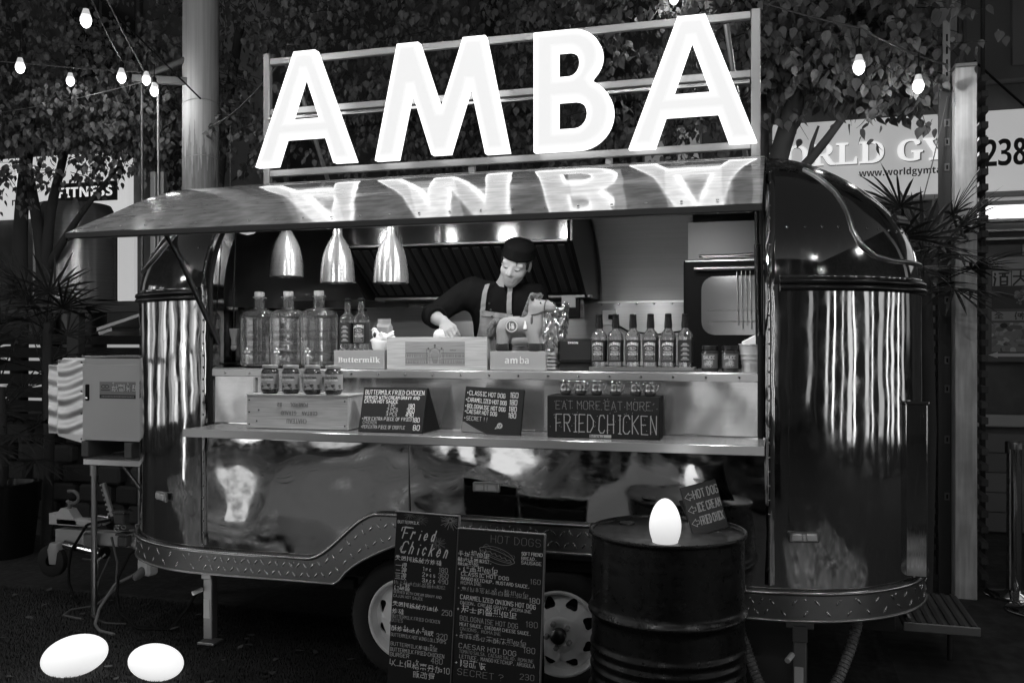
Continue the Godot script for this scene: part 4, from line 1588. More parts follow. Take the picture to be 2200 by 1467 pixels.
func whiskey_label(kind_: int) -> Material:
	var s := Sheet.new(128, 224, 0.13, 40 + kind_)
	if kind_ == 0:
		s.poly([Vector2(6, 50), Vector2(6, 215), Vector2(122, 215), Vector2(122, 50)], 3, 0.6, 0.0)
		s.write("JACK", 6, 30, 26, 4.5, 0.9, 0.0, 0.42, -0.25)
		s.write("DANIELS", 54, 17, 26, 4.5, 0.9, 0.0, 0.34, 0.16)
		for i in 20:
			var a := TAU * i / 20
			var c := TAU * (i + 1) / 20
			s.stroke(Vector2(64 + 42 * cos(a), 84 + 20 * sin(a)), Vector2(64 + 42 * cos(c), 84 + 20 * sin(c)), 4, 0.7)
			s.stroke(Vector2(64 + 34 * cos(a), 84 + 14 * sin(a)), Vector2(64 + 34 * cos(c), 84 + 14 * sin(c)), 2, 0.7)
		s.write("No.7", 46, 76, 17, 3.0, 0.85, 0.0, 0.5)
		s.write("TENNESSEE", 20, 116, 14, 2.6, 0.8, 0.0, 0.55)
		s.write("WHISKEY", 18, 138, 20, 4, 0.85, 0.0, 0.6)
		s.write("SOUR MASH", 24, 166, 10, 2.0, 0.6, 0.0, 0.6)
		s.rect(20, 182, 88, 22, 0.42)
		s.write("700ml 40%", 26, 188, 9, 1.8, 0.15, 0.0, 0.6)
	else:
		for i in 4:
			var y := 20.0 + 50 * i
			for k in 16:
				var w := 18.0 + 2.3 * k
				s.stroke(Vector2(64 - w * 0.9, y + 6 + k * 1.9), Vector2(64 + w * 0.9, y + 6 + k * 1.9), 2.2, 0.42)
			s.stroke(Vector2(20, y + 38), Vector2(108, y + 38), 4, 0.6)
			s.write("MEDAL", 42, y + 12, 12, 2, 0.75, 0.0, 0.6)
	return s.mat(0.45)

func make_counter_things() -> void:
	var mb := MB.new()
	# tall glass drink dispensers with corks and taps
	var dx := [[-2.487, "leftmost glass drink dispenser, with a cork stopper"], [-2.324, "middle glass drink dispenser, with a cork stopper"], [-2.156, "rightmost glass drink dispenser, beside the whiskey pair"]]
	var proto: Node3D = null
	for d in dx:
		if proto:
			copy(proto, d[1], V(d[0], TOP, -0.15), 0.06 * (d[0] + 2.3))
			continue
		proto = thing("drink_dispenser", d[1], "dispenser", V(d[0], TOP, -0.15), 0.0, "glass drink dispensers on the counter")
		var rg := [[0.0, 0.060, 0.060, 3.5], [0.008, 0.072, 0.072, 4.5], [0.02, 0.077, 0.077, 5.0], [0.245, 0.079, 0.079, 5.0], [0.262, 0.0775, 0.0775, 4.5], [0.275, 0.070, 0.070, 3.6], [0.284, 0.055, 0.055, 2.8], [0.290, 0.036, 0.036, 2.2], [0.297, 0.028, 0.028, 2.0], [0.335, 0.0265, 0.0265, 2.0], [0.341, 0.027, 0.027, 2.0], [0.344, 0.036, 0.036, 2.0], [0.351, 0.036, 0.036, 2.0], [0.354, 0.027, 0.027, 2.0]]
		mb = MB.new()
		var wob := rg.duplicate(true)
		mb.loft(rg, 36)
		var ins := []
		var k := 0
		for r in rg:
			# the inside of pressed glass is uneven
			ins.append([clampf(r[0], 0.010, 0.351), minf(r[1], 0.079) - 0.006 if r[0] < 0.341 or r[0] > 0.352 else 0.021, minf(r[2], 0.079) - 0.006 if r[0] < 0.341 or r[0] > 0.352 else 0.021, r[3]])
			if k == 2:
				for j in range(1, 14):
					var a := 0.0765 - 0.0055 + 0.0012 * sin(j * 2.1) + 0.0007 * sin(j * 5.3)
					ins.append([0.02 + j * 0.0172, a, a, 5.0])
			k += 1
		mb.loft(ins, 36, true, true)
		obj("glass", mb, M.glass, proto)
		mb = MB.new()
		mb.lathe([Vector2(0.019, 0.338), Vector2(0.024, 0.357), Vector2(0.025, 0.374), Vector2(0.023, 0.377), Vector2(0.0, 0.377)], 20)
		obj("cork", mb, grey(0.33, 0.85), proto)
		var tp := Node3D.new()
		tp.name = "tap"
		proto.add_child(tp)
		mb = MB.new()
		mb.lathe([Vector2(0.0, -0.012), Vector2(0.012, -0.012), Vector2(0.012, 0.004), Vector2(0.007, 0.006), Vector2(0.007, 0.03)], 14, Transform3D(Basis(Vector3.RIGHT, PI / 2), V(0, 0.052, 0.084)))
		mb.lathe([Vector2(0.006, -0.032), Vector2(0.008, -0.028), Vector2(0.007, 0.0), Vector2(0.010, 0.008), Vector2(0.006, 0.014), Vector2(0.0, 0.016)], 12, Transform3D(Basis(), V(0, 0.052, 0.112)))
		obj("spout", mb, grey(0.7, 0.2, 0.7), tp)
		mb = MB.new()
		mb.ball(V(0, 0.092, 0.112), V(0.0085, 0.0085, 0.005), 10)
		mb.ball(V(-0.010, 0.078, 0.112), V(0.0085, 0.007, 0.005), 10)
		mb.ball(V(0.010, 0.078, 0.112), V(0.0085, 0.007, 0.005), 10)
		obj("handle", mb, grey(0.7, 0.2, 0.7), tp)
	# block with the word «Buttermilk», two bottles on it
	var bl := thing("name_block", "grey display block printed with the word Buttermilk", "sign block", V(-1.886, TOP, -0.085), 0.0)
	mb = MB.new()
	mb.box(V(0, 0.044, 0), V(0.259, 0.088, 0.10), 0.002)
	obj("block", mb, grey(0.30, 0.6), bl)
	words("Buttermilk", 0.025, M.white, bl, V(0, 0.042, 0.051), "Droid Serif", 700, "lettering", Vector3.ZERO, 1.12)
	var l0 := whiskey_label(0)
	var l1 := whiskey_label(1)
	make_whiskey("whiskey bottle on the grey block showing a side label of medals, left of the pair", V(-1.975, TOP + 0.0885, -0.10), 0.0, false, l1, "whiskey bottles on the Buttermilk block").scale = Vector3.ONE * 1.04
	make_whiskey("whiskey bottle on the grey block showing its front label, right of the pair", V(-1.902, TOP + 0.0885, -0.095), 0.06, false, l0, "whiskey bottles on the Buttermilk block").scale = Vector3.ONE * 1.04
	# china hen on a basket
	var hen := thing("hen_figurine", "white china hen figurine with spread feathers beside the whiskey pair", "figurine", V(-1.80, TOP + 0.0885, -0.09))
	mb = MB.new()
	mb.loft([[0.0, 0.034, 0.028, 2.0], [0.01, 0.040, 0.033, 2.0], [0.035, 0.044, 0.036, 2.0], [0.045, 0.040, 0.032, 2.0]], 24)
	obj("basket", mb, M.white, hen)
	mb = MB.new()
	mb.ball(V(0.004, 0.058, 0), V(0.042, 0.026, 0.026), 16)
	mb.ball(V(-0.024, 0.078, 0.004), V(0.017, 0.021, 0.016), 14)
	mb.ball(V(-0.028, 0.095, 0.006), V(0.0135, 0.013, 0.012), 12)
	var fr := RandomNumberGenerator.new()
	fr.seed = 4
	for i in 16:
		var a := -2.4 + 0.2 * i
		var d := V(cos(a) * 0.9, sin(a) * 0.8, 0.25).normalized()
		mb.ball(V(-0.012, 0.066, 0.016) + d * 0.022, V(0.019, 0.0045, 0.004), 8, Basis(d, d.cross(Vector3.BACK).normalized(), d.cross(d.cross(Vector3.BACK)).normalized()))
	for i in 5:
		var d := V(0.8, 0.5 - 0.16 * i, 0.1 * (i % 2)).normalized()
		mb.ball(V(0.034, 0.066 - 0.006 * i, 0.004) + d * 0.02, V(0.026, 0.008, 0.006), 8, Basis(d, d.cross(Vector3.BACK).normalized(), d.cross(d.cross(Vector3.BACK)).normalized()))
	obj("body", mb, M.white, hen)
	mb = MB.new()
	for i in 3:
		mb.ball(V(-0.032 + 0.006 * i, 0.109, 0.006), V(0.005, 0.007, 0.004), 8)
	mb.ball(V(-0.020, 0.072, 0.022), V(0.008, 0.014, 0.006), 8)
	mb.ball(V(-0.030, 0.097, 0.018), V(0.002, 0.002, 0.002), 6)
	obj("comb", mb, grey(0.03, 0.6), hen)
	mb = MB.new()
	mb.lathe([Vector2(0.004, 0.0), Vector2(0.0, 0.011)], 8, Transform3D(Basis(Vector3.BACK, PI / 2), V(-0.040, 0.094, 0.008)))
	obj("beak", mb, grey(0.4, 0.5), hen)
	# carton with a folded top behind the bottles
	mb = MB.new()
	mb.loft([[0.0, 0.035, 0.03, 8.0], [0.11, 0.035, 0.03, 8.0], [0.13, 0.034, 0.003, 8.0], [0.15, 0.034, 0.003, 8.0]], 20)
	tag(at(obj("milk_carton", mb, grey(0.3, 0.8)), V(-1.83, TOP + 0.0885, -0.20)), "white folded-top carton standing behind the china hen", "carton")
	# wooden wine box with a printed house front
	var wb := thing("wine_box", "long pale wooden box printed with a grand gate and walls", "box", V(-1.50, TOP, -0.115))
	mb = MB.new()
	mb.box(V(0, 0.0745, 0.071), V(0.490, 0.149, 0.010), 0.0015)
	obj("front_board", mb, M.wood, wb)
	mb = MB.new()
	mb.box(V(0, 0.0745, -0.071), V(0.490, 0.149, 0.010), 0.0015)
	obj("back_board", mb, M.wood, wb)
	for x in [-0.2395, 0.2395]:
		mb = MB.new()
		mb.box(V(x, 0.0745, 0), V(0.010, 0.146, 0.131), 0.0015)
		obj("end_board", mb, M.wood, wb)
	mb = MB.new()
	mb.box(V(0, 0.1375, 0), V(0.468, 0.008, 0.131), 0.001)
	obj("lid", mb, M.wood, wb)
	var s := Sheet.new(512, 192, 0.52, 77)
	s.im.blit_rect(noise_img(512, 192, 21, 1.1, 0.4, 3.0, 4, 0.50, 0.58), Rect2i(0, 0, 512, 192), Vector2i.ZERO)
	var pr := 0.30
	for side in [[6, 200], [312, 506]]:
		for i in 24:
			var x: float = lerpf(side[0], side[1], i / 23.0)
			s.stroke(Vector2(x, 92), Vector2(x + s.r.randf_range(-5, 5), 122), 3.2, pr, 0.4)
			s.stroke(Vector2(x, 140), Vector2(x + s.r.randf_range(-8, 8), 172), 3, pr + 0.08, 0.5)
		s.stroke(Vector2(side[0], 90), Vector2(side[1], 90), 3, pr)
		s.stroke(Vector2(side[0], 136), Vector2(side[1], 136), 3, pr)
		s.stroke(Vector2(side[0], 174), Vector2(side[1], 174), 3, pr)
	for x in [186, 214, 300, 328]:
		s.stroke(Vector2(x, 62), Vector2(x, 176), 3, pr)
	for k in [[184, 218], [298, 332]]:
		s.stroke(Vector2(k[0], 62), Vector2(k[1], 62), 4, pr)
		s.dot((k[0] + k[1]) / 2.0, 54, 7, pr)
	for i in 12:
		var a := PI + PI * i / 12
		var b := PI + PI * (i + 1) / 12
		s.stroke(Vector2(257 + 42 * cos(a), 86 + 34 * sin(a)), Vector2(257 + 42 * cos(b), 86 + 34 * sin(b)), 3.5, pr)
		s.stroke(Vector2(257 + 34 * cos(a), 108 + 30 * sin(a)), Vector2(257 + (i - 5) * 3, 172), 1.6, pr, 0.3)
	s.stroke(Vector2(257, 24), Vector2(257, 50), 5, pr)
	s.dot(257, 30, 9, pr)
	s.dot(257, 44, 6, pr)
	s.write("MARGAUX", 386, 64, 9, 1.6, pr, 0.2)
	mb = MB.new()
	mb.quad(V(-0.152, 0.018, 0.0768), V(0.140, 0.018, 0.0768), V(0.140, 0.128, 0.0768), V(-0.152, 0.128, 0.0768), Vector3.BACK, Vector2(0, 1), Vector2(1, 1), Vector2(1, 0), Vector2(0, 0))
	obj("print", mb, s.mat(0.75), wb)
	# block with the word «amba»
	var am := thing("name_block", "grey display block printed with the lowercase word amba", "sign block", V(-1.11, TOP, -0.085))
	mb = MB.new()
	mb.box(V(0, 0.0425, 0), V(0.259, 0.085, 0.10), 0.002)
	obj("block", mb, grey(0.33, 0.6), am)
	words("am", 0.030, M.white, am, V(-0.029, 0.044, 0.051), "Droid Sans", 700)
	words("ba", 0.030, M.white, am, V(0.031, 0.044, 0.051), "Droid Sans", 400)
	make_toy_horse(V(-1.10, TOP + 0.0855, -0.085))
	# crumpled foil bag in a steel pot
	var fb := thing("foil_bag", "crumpled silver foil bag standing open behind the toy horse", "foil bag", V(-1.005, TOP, -0.30))
	var fn := FastNoiseLite.new()
	fn.seed = 12
	fn.frequency = 26.0
	fn.fractal_octaves = 3
	var g := []
	for i in 41:
		var line := []
		var t := i / 40.0
		for j in 49:
			var w := TAU * j / 48
			var r := lerpf(0.052, 0.066, t) * (1.0 + 0.2 * fn.get_noise_3d(cos(w) * 0.06, t * 0.22, sin(w) * 0.06) + 0.05 * sin(w * 7 + 3) * t)
			line.append(V(cos(w) * r, t * (0.295 + 0.02 * sin(w * 5.0)), sin(w) * r * 0.7))
		g.append(line)
	mb = MB.new()
	mb.grid(g, Vector3.UP, V(0, 0.12, 0))
	obj("bag", mb, grey(0.85, 0.15, 0.95), fb)
	mb = MB.new()
	mb.ball(V(0, 0.27, 0), V(0.055, 0.02, 0.035), 12)
	obj("contents", mb, M.paper, fb)
	# receipts under the printer
	mb = MB.new()
	for i in 5:
		mb.box(V(-0.968, TOP + 0.008 + i * 0.016, -0.12), V(0.05, 0.010, 0.12), 0.002)
	tag(obj("card_stack", mb, grey(0.3, 0.6)), "small stack of card trays between the amba block and the printer", "tray stack")
	# receipt printer
	var rp := thing("receipt_printer", "black receipt printer beside the row of bottles", "printer", V(-0.865, TOP, -0.15), 0.12)
	mb = MB.new()
	mb.box(V(0, 0.088, 0), V(0.16, 0.105, 0.15), 0.012)
	obj("upper_case", mb, M.gloss, rp)
	mb = MB.new()
	mb.box(V(0.0, 0.017, -0.01), V(0.15, 0.034, 0.13), 0.004)
	obj("base", mb, grey(0.015, 0.6), rp)
	words("EPSON", 0.0085, M.white, rp, V(-0.01, 0.122, 0.0755), "Droid Sans", 700, "lettering", Vector3.ZERO, 1.2)
	# tray of six bottles
	var tr := thing("bottle_tray", "shallow steel tray holding six whiskey bottles", "tray", V(-0.561, TOP, -0.09))
	mb = MB.new()
	mb.box(V(0, 0.006, 0), V(0.44, 0.006, 0.13), 0.001)
	mb.box(V(0, 0.011, 0.066), V(0.444, 0.014, 0.004), 0.001)
	mb.box(V(0, 0.011, -0.066), V(0.444, 0.014, 0.004), 0.001)
	mb.box(V(0.222, 0.011, 0), V(0.004, 0.014, 0.128), 0.001)
	mb.box(V(-0.222, 0.011, 0), V(0.004, 0.014, 0.128), 0.001)
	obj("pan", mb, M.steel, tr)
	var bx := [-0.751, -0.677, -0.602, -0.525, -0.450, -0.377]
	var bn := ["first", "second", "third", "fourth", "fifth", "sixth"]
	for i in 6:
		make_whiskey("black-capped whiskey bottle %s" % ["next to the printer, first in the tray", "second in the tray from the printer", "third in the tray from the printer", "fourth in the tray from the printer", "fifth in the tray, front label towards the street", "last in the tray, with its medal side turned outwards"][i], V(bx[i], TOP + 0.0095, -0.085 + 0.004 * (i % 2)), 0.05 * (i % 3 - 1), true, l1 if i == 5 else l0, "capped whiskey bottles in the tray")
	# two sauce jars
	for i in 2:
		var j := thing("sauce_jar", ["dark sauce jar next to the bottle tray", "dark sauce jar next to the tin bucket"][i], "jar", V([-0.272, -0.190][i], TOP, -0.07), 0.1 * i, "dark sauce jars on the counter")
		mb = MB.new()
		mb.lathe([Vector2(0.0, 0.0), Vector2(0.032, 0.0), Vector2(0.036, 0.006), Vector2(0.036, 0.082), Vector2(0.031, 0.090), Vector2(0.031, 0.094)], 28)
		obj("glass", mb, grey(0.03, 0.08), j)
		mb = MB.new()
		mb.lathe([Vector2(0.034, 0.094), Vector2(0.034, 0.109), Vector2(0.031, 0.111), Vector2(0.0, 0.111)], 28)
		obj("lid", mb, grey(0.05, 0.3, 0.8), j)
		var lb := Sheet.new(128, 96, 0.34, 60 + i)
		lb.write("SAUCE", 18, 14, 20, 4, 0.75, 0.1)
		lb.star(Vector2(64, 62), 6, 26, 14, 5, 0.7)
		lb.star(Vector2(36, 70), 3, 14, 9, 4, 0.6)
		mb = MB.new()
		var ring := []
		for rr in 2:
			var line := []
			for k in 17:
				var w := lerpf(PI * 0.15, PI * 0.85, k / 16.0)
				line.append(V(-cos(w) * 0.0366, 0.016 + 0.06 * rr, sin(w) * 0.0366))
			ring.append(line)
		mb.grid(ring, Vector3.BACK, V(0, 0.04, 0))
		obj("label", mb, lb.mat(0.5), j)
	# tin bucket with a napkin
	var bk := thing("tin_bucket", "small ribbed tin bucket holding a folded white napkin", "bucket", V(-0.105, TOP, -0.08))
	mb = MB.new()
	mb.lathe([Vector2(0.0, 0.002), Vector2(0.036, 0.0), Vector2(0.038, 0.03), Vector2(0.0405, 0.034), Vector2(0.0395, 0.04), Vector2(0.041, 0.05), Vector2(0.0435, 0.054), Vector2(0.0425, 0.06), Vector2(0.044, 0.07), Vector2(0.0465, 0.074), Vector2(0.0455, 0.08), Vector2(0.049, 0.112), Vector2(0.052, 0.114), Vector2(0.051, 0.118), Vector2(0.047, 0.114), Vector2(0.036, 0.01)], 32)
	obj("pail", mb, grey(0.5, 0.45, 0.5), bk)
	mb = MB.new()
	mb.box(V(0.005, 0.115, 0), V(0.07, 0.06, 0.02), 0.004, Basis(Vector3.BACK, 0.5))
	obj("napkin", mb, M.paper, bk)
	# spatula at the left end, and the strap and handset that hang by the strut
	mb = MB.new()
	mb.tube([V(-2.76, TOP + 0.016, -0.22), V(-2.60, TOP + 0.02, -0.20)], 0.006, 8)
	mb.box(V(-2.83, TOP + 0.014, -0.225), V(0.10, 0.003, 0.05), 0.001, Basis(Vector3.UP, -0.1))
	tag(obj("spatula", mb, M.steel), "steel spatula lying on the counter left of the dispensers", "spatula")
	var ht := thing("hanging_torch", "small grey hand lamp hanging on a cord beside the left strut", "hand lamp", V(-2.60, 1.60, -0.10))
	mb = MB.new()
	mb.tube([V(0, 0.06, 0), V(-0.012, 0.30, -0.02), V(-0.015, 0.56, -0.04)], 0.003, 6)
	obj("cord", mb, M.black, ht)
	mb = MB.new()
	mb.loft([[-0.02, 0.015, 0.012, 2.5], [0.0, 0.012, 0.011, 2.5], [0.03, 0.020, 0.015, 3.0], [0.06, 0.024, 0.016, 3.0]], 16)
	mb.ball(V(0, -0.035, 0), V(0.018, 0.018, 0.014), 10)
	obj("head", mb, grey(0.12, 0.5), ht)

# ---------------------------------------------------------------- on the shelf
const SHELF := 1.197

func pickle_jar(label: String, x: float, first: Node3D) -> Node3D:
	if first:
		return copy(first, label, V(x, SHELF + 0.1585, 0.165), (x + 2.1) * 0.15)
	var j := thing("pickle_jar", label, "jar", V(x, SHELF + 0.1585, 0.165), 0.0, "pickle jars on the wooden crate")
	var mb := MB.new()
	mb.lathe([Vector2(0.0, 0.0), Vector2(0.030, 0.0), Vector2(0.038, 0.008), Vector2(0.0405, 0.018), Vector2(0.0405, 0.094), Vector2(0.037, 0.106), Vector2(0.031, 0.113), Vector2(0.031, 0.117)], 28)
	obj("glass", mb, textured(noise_img(96, 96, 91, 4.0, 1.6, 1.2, 3, 0.05, 0.5, 1.6), 0.06), j)
	mb = MB.new()
	mb.lathe([Vector2(0.0345, 0.116), Vector2(0.035, 0.118), Vector2(0.035, 0.129), Vector2(0.033, 0.131), Vector2(0.0, 0.131)], 28)
	obj("lid", mb, grey(0.28, 0.4), j)
	var lb := Sheet.new(192, 160, 0.58, 95)
	lb.write("LA", 84, 8, 11, 2.4, 0.85, 0.0)
	for i in 10:
		var a := PI + PI * i / 10
		var c := PI + PI * (i + 1) / 10
		lb.stroke(Vector2(96 + 46 * cos(a), 46 + 16 * sin(a)), Vector2(96 + 46 * cos(c), 46 + 16 * sin(c)), 3, 0.15)
	lb.write("COSTENA", 58, 30, 17, 4, 0.12, 0.0, 0.52)
	lb.write("JALAPENO", 62, 56, 13, 2.6, 0.85, 0.0, 0.56)
	for i in 34:
		var p := Vector2(lb.r.randf_range(36, 156), lb.r.randf_range(96, 150))
		lb.dot(p.x, p.y, lb.r.randf_range(5, 10), [0.2, 0.3, 0.62, 0.5][i % 4])
	mb = MB.new()
	var ring := []
	for rr in 2:
		var line := []
		for k in 25:
			var w := lerpf(-PI * 0.12, PI * 1.12, k / 24.0)
			line.append(V(-cos(w) * 0.0411, 0.022 + 0.070 * rr, sin(w) * 0.0411))
		ring.append(line)
	mb.grid(ring, Vector3.BACK, V(0, 0.05, 0))
	obj("label", mb, lb.mat(0.45), j)
	return j

func make_shelf_things() -> void:
	var mb := MB.new()
	# upturned wine crate
	var cr := thing("wine_crate", "old wooden wine crate standing upside down, stencilled with its vineyard", "crate", V(-2.082, SHELF, 0.11), 0.035)
	mb = MB.new()
	mb.box(V(0, 0.077, 0.0855), V(0.50, 0.148, 0.009), 0.0015)
	obj("front_board", mb, M.wood, cr)
	mb = MB.new()
	mb.box(V(0, 0.077, -0.0855), V(0.50, 0.148, 0.009), 0.0015)
	obj("back_board", mb, M.wood, cr)
	mb = MB.new()
	mb.box(V(0, 0.1545, 0.0), V(0.506, 0.007, 0.184), 0.0015)
	obj("top_board", mb, M.wood, cr)
	for x in [-0.2445, 0.2445]:
		mb = MB.new()
		mb.box(V(x, 0.076, 0), V(0.011, 0.146, 0.162), 0.0015)
		obj("end_board", mb, M.wood, cr)
	for k in [[-0.238, 0.02], [-0.238, 0.075], [-0.238, 0.13], [0.235, 0.02], [0.235, 0.13], [-0.19, 0.085], [-0.20, 0.035]]:
		mb = MB.new()
		mb.ball(V(k[0], k[1], 0.0905), V(0.004, 0.004, 0.0012), 8)
		obj("nail", mb, M.dark, cr)
	# its stencil is upside down: the lettering is turned half round
	for ln in [["CHATEAU", 0.0, 0.038, 0.020], ["CERTAN  GIRAUD", 0.012, 0.074, 0.018], ["POMEROL   82", -0.02, 0.112, 0.018]]:
		words(ln[0], ln[3], grey(0.16, 0.9), cr, V(ln[1], ln[2], 0.0902), "Droid Sans Mono", 400, "stencil", V(0, 0, PI), 0.86)
	var f: Node3D = null
	var jl := ["pickle jar on the wooden crate, leftmost of four", "pickle jar on the wooden crate, second of four", "pickle jar on the wooden crate, third of four", "pickle jar on the wooden crate, rightmost, nearest the menu wedge"]
	var jx := [-2.235, -2.128, -2.018, -1.913]
	for i in 4:
		f = pickle_jar(jl[i], jx[i], f if i else null)
		if i: f = get_node("pickle_jar")
	# wedge-shaped chicken menu
	var w1 := thing("menu_wedge", "black wedge board chalked with buttermilk fried chicken prices", "menu board", V(-1.62, SHELF, 0.10), 0.02)
	mb = MB.new()
	var side := PackedVector2Array([Vector2(0.11, 0), Vector2(0.045, 0.192), Vector2(0.035, 0.192), Vector2(-0.11, 0)])
	mb.prism(side, 0.302, Transform3D(Basis(V(0, 0, 1), Vector3.UP, V(-1, 0, 0)), V(0.151, 0, 0)))
	obj("wedge", mb, M.black, w1)
	var s := Sheet.new(640, 416, 0.085, 101)
	var k := 1.0
	s.write("BUTTERMILK FRIED CHICKEN", 20, 22, 40, 4.6, k, 0.15, 0.50)
	s.write("SERVED WITH CREAM GRAVY AND", 20, 78, 28, 4.4, k, 0.15, 0.60)
	s.write("CATUN HOT SAUCE", 20, 116, 28, 4.4, k, 0.15, 0.66)
	s.write("1 PC", 268, 154, 32, 4.0, k * 0.9, 0.25, 0.6)
	s.write("180", 470, 150, 38, 4.8, k, 0.2, 0.5)
	s.write("2 PCS", 262, 192, 32, 4.0, k * 0.85, 0.25, 0.6)
	s.write("360", 462, 192, 40, 4.8, k, 0.2, 0.52)
	s.write("3 PCS", 258, 232, 32, 4.0, k * 0.8, 0.25, 0.6)
	s.write("490", 458, 232, 40, 4.8, k, 0.2, 0.52)
	s.write("*PER EXTRA PIECE OF FRIED", 18, 280, 30, 3.6, k * 0.9, 0.2, 0.56)
	s.write("CHICKEN", 34, 318, 26, 3.6, k * 0.7, 0.25, 0.6)
	s.write("180", 530, 278, 42, 4.8, k, 0.2, 0.5)
	s.write("*PER EXTRA PIECE OF CROFFLE", 18, 358, 30, 3.6, k * 0.8, 0.25, 0.45)
	s.write("80", 546, 348, 46, 5.2, k, 0.15, 0.6)
	mb = MB.new()
	mb.quad(V(-0.149, 0.003, 0.1115), V(0.149, 0.003, 0.1115), V(0.149, 0.190, 0.0482), V(-0.149, 0.190, 0.0482), Vector3.BACK, Vector2(0, 1), Vector2(1, 1), Vector2(1, 0), Vector2(0, 0))
	obj("writing", mb, s.mat(0.75), w1)
	# leaning hot dog menu
	var w2 := thing("menu_card", "black tilted board chalked with five hot dog prices", "menu board", V(-1.17, SHELF, 0.17), -0.02)
	w2.rotation = V(-0.16, -0.03, -0.045)
	mb = MB.new()
	mb.box(V(0, 0.10, 0), V(0.268, 0.198, 0.008), 0.0015)
	obj("panel", mb, M.black, w2)
	mb = MB.new()
	mb.box(V(0.02, 0.055, -0.05), V(0.15, 0.006, 0.11), 0.001, Basis(Vector3.RIGHT, 0.55))
	obj("stand", mb, M.black, w2)
	s = Sheet.new(560, 416, 0.085, 102)
	s.write("*CLASSIC HOT DOG", 14, 36, 38, 4.4, k, 0.2, 0.5, 0.03)
	s.write("160", 430, 30, 46, 4.8, k, 0.15, 0.5)
	s.write("*CARAMELIZED HOT DOG", 8, 100, 36, 4.4, k, 0.2, 0.44, 0.03)
	s.write("180", 430, 96, 44, 4.8, k, 0.15, 0.5)
	s.write("*BOLOGNAISE HOT DOG", 8, 158, 36, 4.4, k, 0.2, 0.46, 0.03)
	s.write("180", 430, 156, 44, 4.8, k, 0.15, 0.5)
	s.write("*CAESAR HOT DOG", 8, 208, 34, 4.4, k, 0.2, 0.5, 0.03)
	s.write("180", 430, 214, 44, 4.8, k, 0.15, 0.5)
	s.write("*SECRET !!", 8, 270, 36, 4.0, k * 0.85, 0.25, 0.52)
	for i in 90:
		var y := 412.0 - i
		var x1 := 224.0 * (1.0 - pow(i / 96.0, 0.8)) + 4
		s.stroke(Vector2(0, y), Vector2(x1, y), 1.3, 0.62, 0.35)
	for i in 5:
		s.stroke(Vector2(10, 340 + i * 13), Vector2(150 + 12 * i, 388 + i * 6), 2.5, 0.42, 0.4)
	for i in 13:
		s.dot(360, 330 + i, 26 - absf(i - 6), 0.7)
	s.poly([Vector2(336, 340), Vector2(318, 366), Vector2(350, 356)], 6, 0.7, 0.0)
	s.poly([Vector2(346, 330), Vector2(360, 352), Vector2(372, 326), Vector2(358, 334)], 5, 0.25, 0.0)
	mb = MB.new()
	mb.quad(V(-0.132, 0.002, 0.0045), V(0.132, 0.002, 0.0045), V(0.132, 0.198, 0.0045), V(-0.132, 0.198, 0.0045), Vector3.BACK, Vector2(0, 1), Vector2(1, 1), Vector2(1, 0), Vector2(0, 0))
	obj("writing", mb, s.mat(0.75), w2)
	# black box «eat more»
	var w3 := thing("slogan_box", "black display box chalked EAT MORE FRIED CHICKEN", "display box", V(-0.685, SHELF, 0.115), 0.02)
	mb = MB.new()
	mb.box(V(0, 0.086, 0), V(0.462, 0.172, 0.165), 0.002)
	obj("box", mb, M.black, w3)
	s = Sheet.new(1024, 384, 0.075, 103)
	s.write("EAT MORE EAT MORE", 78, 44, 76, 6, 0.5, 0.35, 0.56)
	s.write("FRIED", 78, 172, 160, 9, 0.72, 0.2, 0.36)
	s.write("CHICKEN", 480, 172, 170, 9, 0.72, 0.2, 0.35)
	for i in 90:
		s.dot(s.r.randf_range(16, 1008), s.r.randf_range(16, 352), 2.6, 0.75)
	s.rect(392, 356, 200, 28, 0.72)
	s.write("Buttermilk", 398, 360, 20, 3, 0.2, 0.0, 0.5)
	mb = MB.new()
	mb.quad(V(-0.229, 0.003, 0.0831), V(0.229, 0.003, 0.0831), V(0.229, 0.170, 0.0831), V(-0.229, 0.170, 0.0831), Vector3.BACK, Vector2(0, 1), Vector2(1, 1), Vector2(1, 0), Vector2(0, 0))
	obj("writing", mb, s.mat(0.75), w3)
	# six small steel jugs
	var cx := [-0.852, -0.787, -0.720, -0.640, -0.557, -0.499]
	var cl := ["small steel jug on the black box, leftmost of six", "small steel jug on the black box, second of six", "small steel jug on the black box, third of six", "small steel jug on the black box, fourth of six, handle to the right", "small steel jug on the black box, fifth of six", "small steel jug on the black box, rightmost of six"]
	var cup: Node3D = null
	for i in 6:
		var turn := [0.4, 0.5, 0.3, -0.2, 0.5, -0.25][i] as float
		if cup:
			copy(cup, cl[i], V(cx[i], SHELF + 0.1725, 0.135), turn)
			continue
		cup = thing("steel_jug", cl[i], "jug", V(cx[i], SHELF + 0.1725, 0.135), turn, "steel jugs on the black box")
		mb = MB.new()
		mb.lathe([Vector2(0.0, 0.001), Vector2(0.016, 0.0), Vector2(0.022, 0.006), Vector2(0.0245, 0.018), Vector2(0.0235, 0.03), Vector2(0.020, 0.042), Vector2(0.0205, 0.050), Vector2(0.024, 0.057), Vector2(0.0235, 0.058), Vector2(0.019, 0.050), Vector2(0.018, 0.03), Vector2(0.0, 0.01)], 24)
		obj("bowl", mb, grey(0.8, 0.13, 1.0), cup)
		mb = MB.new()
		mb.tube([V(0.022, 0.040, 0), V(0.032, 0.048, 0.002), V(0.040, 0.046, 0.004), V(0.036, 0.03, 0.004), V(0.024, 0.012, 0.002)], 0.0026, 8)
		obj("handle", mb, grey(0.8, 0.13, 1.0), cup)

